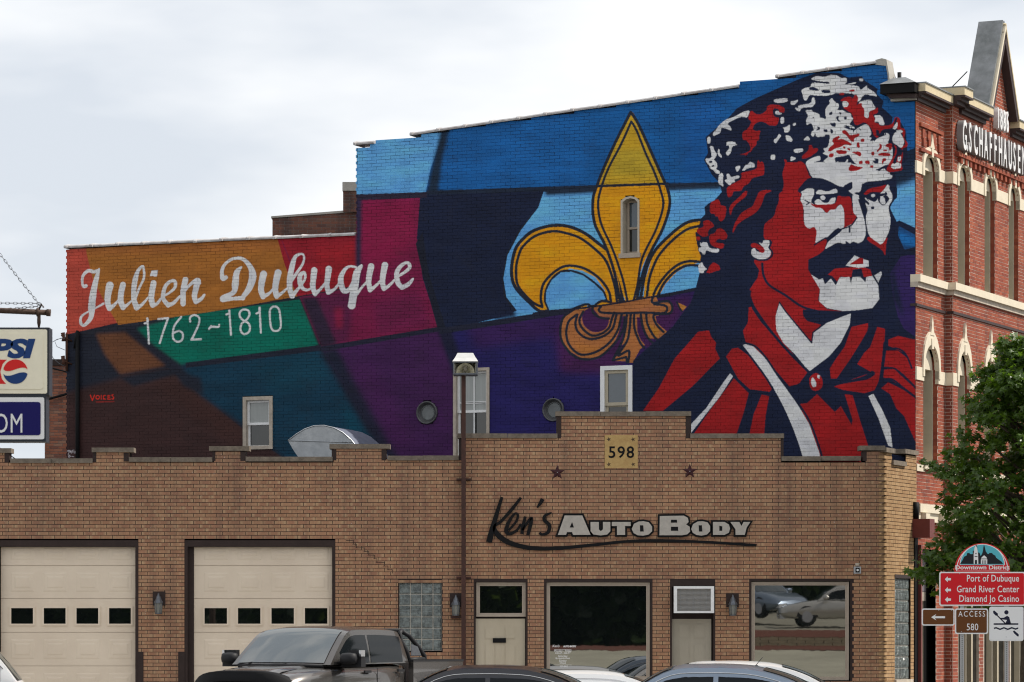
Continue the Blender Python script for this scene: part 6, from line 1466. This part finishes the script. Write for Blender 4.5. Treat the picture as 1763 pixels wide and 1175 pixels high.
        for a, sc in ((-.07, .6), (-.03, 1), (.05, 1), (.10, .55)):
            for i in range(12):
                th = 2*math.pi*i/12; c_, s2 = math.cos(th), math.sin(th)
                v.append((x+a*s_, sg*(y+.18*s_)+.13*s_*sc*math.copysign(abs(c_)**.6, c_), z+.09*s_+.085*s_*sc*math.copysign(abs(s2)**.6, s2)))
        q.mesh(v, [(i*12+j, i*12+(j+1) % 12, (i+1)*12+(j+1) % 12, (i+1)*12+j) for i in range(3) for j in range(12)]+[tuple(range(12)), tuple(range(36, 48))], True); q.build('wing_mirror', pm if kind == 'car' else plast, t)
        for s in (.42, .85):
            x, y, z = SP(s, 0); q = MB(); q.box(x-.10, x+.10, sg*(hw*.99+.01)-.015, sg*(hw*.99+.01)+.015, z-.14, z-.10); q.build('door_handle', plast if kind != 'car' else pm, t)
            q = MB(); q.box(x-.17 if s > .5 else x-.33, x-.165 if s > .5 else x-.325, sg*hw*.994-.004, sg*hw*.994+.004, sill+.12, z-.06); q.build('door_gap', plast, t)
    if extra: extra(t, SP, hw)
    t.location = loc; t.rotation_euler = (0, 0, rot); return t
SED = [(-2.35, .80), (-2.3, .92), (-1.9, 1.02), (-1.2, 1.0), (0, .97), (.9, .96), (1.5, .90), (2.1, .74), (2.35, .60)]
SGH = (1.05, .93, .32, -.95, 1.45, -1.75, 1.0)
def ant(x, h=.14):
    def f(t, SP, hw):
        q = MB(); q.tube([(x+.06, 0, 1.47), (x-.05, 0, 1.50)], [.03, .012], 6); q.tube([(x, 0, 1.49), (x-.12, 0, 1.49+h)], .006, 4); q.build('aerial', plast, t)
    return f
XP = lambda px, Y: (px-CXP)/FPX*Y
GZ = -.12
vehicle('dark charcoal sedan parked nose left in front of the beige entrance door', SED, 1.82, paint('charcoal metallic', (.018, .018, .022)), (1.42, -1.38), (1.25, .93, .42, -.95, 1.46, -1.85, 1.0), (XP(826, 54.4), 54.4, GZ-.07), math.pi-.10, pillars=(.47, .86))
vehicle('small white car behind the charcoal sedan, only its roof edge showing', SED, 1.78, paint('white paint', (.72, .72, .72), .3, 0), (1.42, -1.38), SGH, (XP(972, 60), 60, GZ-.20), math.pi+.03, pillars=(.47, .86))
vehicle('blue grey sedan with aerial parked in front of the side door', SED, 1.82, paint('blue grey metallic', (.20, .25, .32)), (1.42, -1.38), (1.3, .93, .50, -.80, 1.47, -1.80, 1.0), (XP(1222, 54), 54, GZ-.06), math.pi-.14, pillars=(.47, .86), extra=ant(-.7))
vehicle('white sedan behind the blue grey sedan near the right shop window', SED, 1.82, bpy.data.materials['white paint'], (1.42, -1.38), (1.3, .93, .45, -1.0, 1.47, -1.95, 1.0), (XP(1236, 58.5), 58.5, GZ-.05), math.pi-.05, pillars=(.47, .86))
SUVP = [(-2.3, .9), (-2.28, 1.05), (-2.0, 1.1), (0, 1.08), (.95, 1.06), (1.6, 1.0), (2.2, .86), (2.35, .7)]
vehicle('white sport utility vehicle at the lower left edge of the picture', SUVP, 1.88, bpy.data.materials['white paint'], (1.45, -1.4), (1.2, 1.04, .45, -1.75, 1.72, -2.25, 1.12), (XP(-212, 56), 56, GZ+.02), math.pi+.12, pillars=(.4, .72))
# grey crew cab pickup
def truck_extra(t, SP, hw):
    pm = bpy.data.materials['gunmetal paint']
    # bed
    q = MB()
    for sg in (-1, 1): q.box(-2.72, -1.02, sg*(hw-.045)-.045, sg*(hw-.045)+.045, .62, 1.45)
    q.box(-2.77, -2.70, -hw+.02, hw-.02, .6, 1.45); q.box(-2.95, -1.0, -hw+.05, hw-.05, .6, .66)
    bd = q.build('bed', pm, t)
    q = MB()
    for sg in (-1, 1): q.box(-2.74, -1.0, sg*(hw-.045)-.055, sg*(hw-.045)+.055, 1.45, 1.48)
    q.build('bed_rail', plast, bd)
    q = MB(); r = .038
    for sg in (-1, 1):
        y = sg*(hw-.13)
        q.tube([(-1.10, y, 1.44), (-1.06, y*.99, 1.6), (-.98, y*.90, 1.80), (-1.0, y*.86, 1.93), (-1.10, y*.84, 1.97)], r, 8)
        q.tube([(-1.08, y*.84, 1.96), (-1.25, y*.90, 1.88), (-1.48, y*.97, 1.68), (-1.62, y, 1.54), (-1.64, y, 1.44)], r, 8)
        q.tube([(-1.10, y, 1.48), (-1.60, y, 1.49)], r, 8)
    q.tube([(-1.06, -(hw-.13)*.84, 1.965), (-1.06, (hw-.13)*.84, 1.965)], r, 8); rb = q.build('roll_bar', plast, t)
    q = MB()
    for sg in (-1, 1):
        y = sg*(hw-.12); q.mesh([(-1.14, y, 1.55), (-1.14, y, 1.74), (-1.36, y, 1.70), (-1.48, y, 1.55), (-1.14, y+sg*.01, 1.55), (-1.14, y+sg*.01, 1.74), (-1.36, y+sg*.01, 1.70), (-1.48, y+sg*.01, 1.55)], [(0, 1, 2, 3), (7, 6, 5, 4), (0, 4, 5, 1), (1, 5, 6, 2), (2, 6, 7, 3), (3, 7, 4, 0)])
    q.build('roll_bar_plate', M['grey'], rb)
    # hood bulge, guard, grille, wipers
    q = MB(); v = []
    for x, z in ((2.75, 1.23), (2.4, 1.32), (1.9, 1.365), (1.45, 1.38)):
        for y in (-.55, -.48, -.2, 0, .2, .48, .55): v.append((x, y, z+(.028 if abs(y) < .5 else -.01)))
    q.mesh(v, [(i*7+j, i*7+j+1, (i+1)*7+j+1, (i+1)*7+j) for i in range(3) for j in range(6)], True); q.build('hood_bulge', pm, t)
    q = MB(); v = []; 
    for i in range(15):
        f = -1+2*i/14; v += [(2.72-.18*abs(f)**3, f*.86, 1.335-.14*abs(f)**4), (2.94-.25*abs(f)**3, f*.90, 1.32-.16*abs(f)**4), (2.94-.22*abs(f)**3, f*.90, 1.16-.16*abs(f)**4)]
    q.mesh(v, [(i*3+j, i*3+j+1, (i+1)*3+j+1, (i+1)*3+j) for i in range(14) for j in range(2)], True); q.build('hood_guard', M['black'], t)
    q = MB(); q.box(2.84, 2.95, -.62, .62, .72, 1.10); q.build('grille', plast, t)
    q = MB(); q.box(2.84, 3.06, -.95, .95, .48, .70); q.build('bumper', chrome, t)
    for y0, y1 in ((-.75, -.05), (.1, .70)):
        q = MB(); q.tube([(1.66, y0, 1.42), (1.56, (y0+y1)/2, 1.47), (1.54, y1, 1.45)], .012, 4); q.build('wiper', plast, t)
    q = MB(); q.tube([(1.56, -.80, 1.40), (1.66, 0, 1.405), (1.56, .80, 1.40)], .03, 6); q.build('cowl', plast, t)
    for sg in (-1, 1):
        q = MB(); q.tube([(1.13, sg*.88, 1.66), (1.17, sg*.88, 1.52)], .01, 4); q.build('pillar_highlight', pm, t)
        x, y, z = SP(.16, .05); q = MB(); q.box(x-.05, x+.09, sg*(y+.20)-.19, sg*(y+.20)+.19, z-.05, z+.08); q.box(x-.04, x+.07, sg*(y+.26)-.12, sg*(y+.26)+.12, z+.08, z+.22); mh = q.build('tow_mirror', plast, t)
        q = MB(); q.box(x-.03, x+.095, sg*(y+.37)-.02, sg*(y+.37)+.02, z+.12, z+.22); q.build('mirror_cap', chrome, mh)
    for y in (-.62, .62, 0):
        pass
    q = MB(); q.box(.55, .63, -.05, .05, 2.0, 2.02); q.build('roof_lamp', plast, t)
    q = MB(); q.box(.9, .905, .52, .66, 1.83, 1.86); q.build('sticker', M['white'], t)
tprof = [(-1.02, 1.40), (-.9, 1.41), (.4, 1.39), (1.2, 1.38), (1.8, 1.35), (2.4, 1.28), (2.75, 1.17), (2.88, .98)]
vehicle('dark grey crew cab pickup truck with black roll bar and black hood guard', tprof, 2.0, paint('gunmetal paint', (.125, .115, .108), .27, .75), (2.0, -1.95), (1.55, 1.41, .80, -.80, 1.98, -.98, 1.43), (XP(600, 57.6)-.3, 57.6, GZ+.02), math.radians(-118), kind='pickup truck', name='pickup_truck', pillars=(.50,), sill=.5, tumble=.14, extra=truck_extra, group='parked cars')
# ---------------------------------------------------------------- street maple at the right
def leafmat(name, c1, c2):
    t = NT(name); g = t.n('NewGeometry').outputs['Position']; n = t.noise(g, 2.2, 3); wn = t.n('ObjectInfo').outputs['Random']
    mp = t.n('Mapping'); t.l(g, mp.inputs[0]); n2 = t.noise(g, 11, 1)
    col = t.mix(t.rng(n2, .35, .65), c1, c2); col = t.mix(t.rng(n, .35, .65, 0, .5), col, (c1[0]*1.6, c1[1]*1.3, c1[2]*.8))
    t.l(col, t.b.inputs['Base Color']); t.b.inputs['Roughness'].default_value = .42
    tr = t.n('BsdfTranslucent'); tr.inputs[0].default_value = (c1[0]*4.2, c1[1]*3.4, c1[2]*1.2, 1); ms = t.n('MixShader'); ms.inputs[0].default_value = .38
    o = t.t.nodes['Material Output']; t.l(t.b.outputs[0], ms.inputs[1]); t.l(tr.outputs[0], ms.inputs[2]); t.l(ms.outputs[0], o.inputs[0]); return t.m
LM = leafmat('maple leaf', (.030, .070, .009), (.080, .140, .016))
LOBES = [(0, -.5), (.10, -.12), (.46, -.22), (.32, .02), (.52, .22), (.20, .20), (0, .58), (-.20, .20), (-.52, .22), (-.32, .02), (-.46, -.22), (-.10, -.12)]
def leafverts(s): return [(x*s, y*s, -.25*s*(abs(x))) for x, y in LOBES]
LF = [(11, 0, 1), (1, 2, 3), (3, 4, 5), (5, 6, 7), (7, 8, 9), (9, 10, 11), (11, 1, 3, 9), (3, 5, 7, 9)]
TP = plane_y(62.4); tx, ty, tz = TP.U(1772), 62.4, 0
tree = thing('maple_tree', 'leafy green maple tree in front of the red street front at the right edge', 'tree', (tx, ty, 0))
rs = random.Random(5)
q = MB(); q.tube([(tx, ty, -.1), (tx-.03, ty, 1.2), (tx+.02, ty+.02, 2.4), (tx-.02, ty, 3.8), (tx, ty, 5.4), (tx+.03, ty, 6.4)], [.17, .14, .12, .09, .05, .02], 10); trunk = q.build('trunk', M['trunk'], tree)
# silhouette: crown radius per height
prof_t = [(2.2, .5), (2.6, 1.45), (3.1, 1.75), (3.6, 1.75), (4.2, 1.5), (4.9, 1.5), (5.5, 1.35), (6.1, 1.05), (6.6, .75), (7.1, .30)]
clusters = []
q = MB()
for i in range(265):
    z = rs.uniform(2.3, 7.0)
    for (z0, r0), (z1, r1) in zip(prof_t[:-1], prof_t[1:]):
        if z0 <= z <= z1: R = r0+(r1-r0)*(z-z0)/(z1-z0)
    a = rs.uniform(0, 2*math.pi); rr_ = R*math.sqrt(rs.uniform(.12, 1))*rs.uniform(.85, 1.12)
    c = Vector((tx+rr_*math.cos(a), ty+rr_*math.sin(a), z)); clusters.append((c, rs.uniform(.20, .36)))
    if i % 2 == 0:
        zz = max(1.8, z-rr_*.7); q.tube([(tx, ty, zz), ((tx+c.x)/2, (ty+c.y)/2, (zz+z)/2+.08), c], [.035, .022, .008], 5)
# the low boughs reaching left over the shop corner and the long one in front of the sign
for px, py, r in ((1620, 940, .30), (1600, 960, .28), (1585, 985, .24), (1640, 915, .3), (1612, 1000, .20), (1660, 960, .34), (1625, 810, .30), (1603, 800, .20), (1640, 860, .3), (1575, 990, .14), (1700, 640, .3), (1735, 590, .25), (1690, 700, .3), (1650, 780, .32), (1622, 965, .32), (1640, 990, .3), (1645, 945, .3), (1660, 1010, .25)):
    c = TP.P(TP.U(px), rs.uniform(-.3, .5), TP.Z(0, py)); clusters.append((c, r)); zz = max(2.0, c.z-.7); q.tube([(tx, ty, zz), ((tx+c.x)/2, (ty+c.y)/2, (zz+c.z)/2+.12), c], [.04, .022, .008], 5)
q.build('limb', M['trunk'], tree)
leaves = []
for c, r in clusters:
    for k in range(int(95*(r/.3)**2)):
        d = Vector((rs.gauss(0, 1), rs.gauss(0, 1), rs.gauss(0, .75))); d = d.normalized()*r*rs.uniform(.35, 1.15); d.z *= .62
        p = c+d; s = rs.choice((.07, .10, .13, .17))*rs.uniform(.85, 1.15); n = Vector((rs.gauss(0, .7)+d.x*.8, rs.gauss(0, .7)-.25+d.y*.8, abs(rs.gauss(1.0, .45)))).normalized()
        leaves.append((p, n, rs.uniform(0, 6.28), s))
leaves.sort(key=lambda l: l[0].y-l[3]*12-(0 if abs(l[0].x-7.9) < 1.1 else -9))
one = MB(); one.mesh(leafverts(1), LF); lme = one.data('leaf', LM)
def lm(p, n, a, s):
    z = n; x = z.orthogonal().normalized(); x = (Matrix.Rotation(a, 3, z) @ x); y = z.cross(x)
    return Matrix(((x.x*s, y.x*s, z.x*s, p.x), (x.y*s, y.y*s, z.y*s, p.y), (x.z*s, y.z*s, z.z*s, p.z), (0, 0, 0, 1)))
inv = winv(tree)
for p, n, a, s in leaves[:300]:
    o = bpy.data.objects.new('leaf', lme); C.objects.link(o); o.parent = tree; o.matrix_parent_inverse = inv; o.matrix_basis = lm(p, n, a, s)
base = np.array([v+(1,) for v in leafverts(1)]); V_all = []; F_all = []
for i, (p, n, a, s) in enumerate(leaves[300:]):
    m_ = np.array(lm(p, n, a, s)); V_all.append((base @ m_.T)[:, :3]); b0 = i*12; F_all += [tuple(j+b0 for j in f) for f in LF]
me = bpy.data.meshes.new('crown'); me.from_pydata(np.concatenate(V_all).tolist(), [], F_all); me.materials.append(LM)
cw = bpy.data.objects.new('crown', me); C.objects.link(cw); attach(cw, tree); cw['kind'] = 'stuff'
# ---------------------------------------------------------------- what the shop windows mirror: the bank behind the camera with its wall and cars, plus added trees and hedge
bk = MB(); nx, ny = 24, 10
v = [(-6+i*2., 12.2+(34-12.2)*j/(ny-1), 1.28-1.39*j/(ny-1)+.02*math.sin(i*1.3)) for j in range(ny) for i in range(nx)]
bk.mesh(v, [(j*nx+i, (j+1)*nx+i, (j+1)*nx+i+1, j*nx+i+1) for j in range(ny-1) for i in range(nx-1)], True)
bk.build('side_street', mat('pale street concrete', (.42, .40, .31), .95, noise=.25, nscale=.5), kind='structure')
bk = MB(); bk.box(-6, 40, 9.8, 12.19, -.3, 1.27); bk.box(6.5, 40, -20, 9.79, -.3, 1.38); bk.build('embankment', bpy.data.materials['earth and old asphalt'], kind='structure')
rw = thing('retaining_wall', 'low tan stone retaining wall mirrored in the right shop window', 'wall', (10, 9.5, 0))
for c_ in range(3):
    for i in range(44):
        q = MB(); x0 = 6.6+i*.62+(c_ % 2)*.3; q.box(x0, x0+.60, 9.4+c_*.04, 9.85, 1.40+c_*.105, 1.50+c_*.105); q.build('stone', mat('tan wall stone', (.42, .36, .24), .9, noise=.3, nscale=4) if 'tan wall stone' not in bpy.data.materials else bpy.data.materials['tan wall stone'], rw)
mu_ = MB(); mu_.mesh([(-6, 12.2, 1.285), (41, 12.2, 1.285), (41, 9.8, 1.42), (-6, 9.8, 1.42), (6.5, 9.5, 1.72), (41, 9.5, 1.72), (41, 7.4, 1.955), (6.5, 7.4, 1.955)], [(0, 1, 2, 3), (4, 5, 6, 7)]); mu_.build('mulch_bed', mat('red mulch', (.16, .06, .04), .95, noise=.4, nscale=9), kind='structure')
lot = MB(); lot.mesh([(6.5, 7.4, 1.95), (41, 7.4, 1.95), (41, -20, 2.9), (6.5, -20, 2.9), (6.5, -20, 1.3), (6.5, 7.4, 1.3)], [(0, 1, 2, 3), (0, 3, 4, 5)]); lot.build('upper_lot', mat('pale lot surface', (.30, .28, .22), .95, noise=.25, nscale=.6), kind='structure')
vehicle('silver sedan on the upper lot, mirrored in the right shop window', SED, 1.82, paint('silver paint', (.50, .48, .44)), (1.42, -1.38), SGH, (11.85, 4.6, 2.08), math.pi, pillars=(.47, .86), group='cars on the upper lot')
vehicle('blue grey hatchback on the upper lot, mirrored in the right shop window', SED, 1.82, bpy.data.materials['blue grey metallic'], (1.42, -1.38), SGH, (8.9, .0, 2.42), .95, pillars=(.47, .86), group='cars on the upper lot')
DL = leafmat('dark leaf', (.02, .04, .012), (.03, .06, .015))
def backtree(x, y, h, lab, seed):  # unseen trees, added so the shop windows reflect dark foliage
    r_ = random.Random(seed); t = thing('reflection_tree', lab, 'tree', (x, y, 1.5), 'trees added behind the photographer')
    q = MB(); q.tube([(x, y, .5), (x+.1, y, 2.5), (x, y, h*.7)], [.25, .2, .08], 8); q.build('trunk', M['trunk'], t)
    V_, F_ = [], []; b0 = 0
    for i in range(5200):
        a = r_.uniform(0, 6.28); zz = r_.uniform(0, 1); rad = 4.4*math.sin(math.pi*(zz*.85+.1))*math.sqrt(r_.uniform(.1, 1)); p = Vector((x+rad*math.cos(a), y+rad*math.sin(a), 1.9+zz*(h-1.5)))
        n = Vector((r_.gauss(0, 1), r_.gauss(0, 1), r_.gauss(.4, 1))).normalized(); m_ = lm(p, n, r_.uniform(0, 6), r_.uniform(.35, .6))
        for (c_, d_) in ((-.5, -.5), (.5, -.5), (.6, .4), (0, .6), (-.6, .4)): V_.append(tuple(m_ @ Vector((c_, d_, 0))))
        F_.append(tuple(range(b0, b0+5))); b0 += 5
    me = bpy.data.meshes.new('crown'); me.from_pydata(V_, [], F_); me.materials.append(DL); o = bpy.data.objects.new('crown', me); C.objects.link(o); attach(o, t); o['kind'] = 'stuff'
hg = thing('reflection_hedge', 'long tall dark hedge added behind the photographer to keep sky out of the window reflections', 'hedge', (-5, -30, 0))  # unseen hedge, added to block bright sky between the trees in reflections
V_, F_ = [], []; r_ = random.Random(3)
for i in range(9000):
    p = Vector((r_.uniform(-60, 50), -30+r_.uniform(-.6, 1.2), r_.uniform(0, 7.5+math.sin(i)*.4))); n = Vector((r_.gauss(0, .6), 1+r_.gauss(0, .5), r_.gauss(.4, .6))).normalized(); m_ = lm(p, n, r_.uniform(0, 6), r_.uniform(.35, .7))
    for (c_, d_) in ((-.5, -.5), (.5, -.5), (.6, .4), (0, .6), (-.6, .4)): V_.append(tuple(m_ @ Vector((c_, d_, 0))))
    F_.append(tuple(range(i*5, i*5+5)))
me = bpy.data.meshes.new('foliage'); me.from_pydata(V_, [], F_); me.materials.append(DL); o = bpy.data.objects.new('foliage', me); C.objects.link(o); attach(o, hg); o['kind'] = 'stuff'
q = MB(); q.box(-60, 50, -31.5, -30.6, 0, 7.2); q.build('hedge_core', mat('dark hedge core', (.015, .02, .008), 1), hg)  # solid box inside the added hedge, stops sky showing through
for i, x in enumerate((-34, -26, -18, -10, -2.5, 4.5, 12, 20, 28)): backtree(x, -17-(i % 3)*4, 11+(i*7) % 4, ['broad dark tree', 'tall dark tree', 'rounded dark tree'][i % 3]+' added behind the photographer to darken the window reflections, number %s from the left' % ['one', 'two', 'three', 'four', 'five', 'six', 'seven', 'eight', 'nine'][i], i)
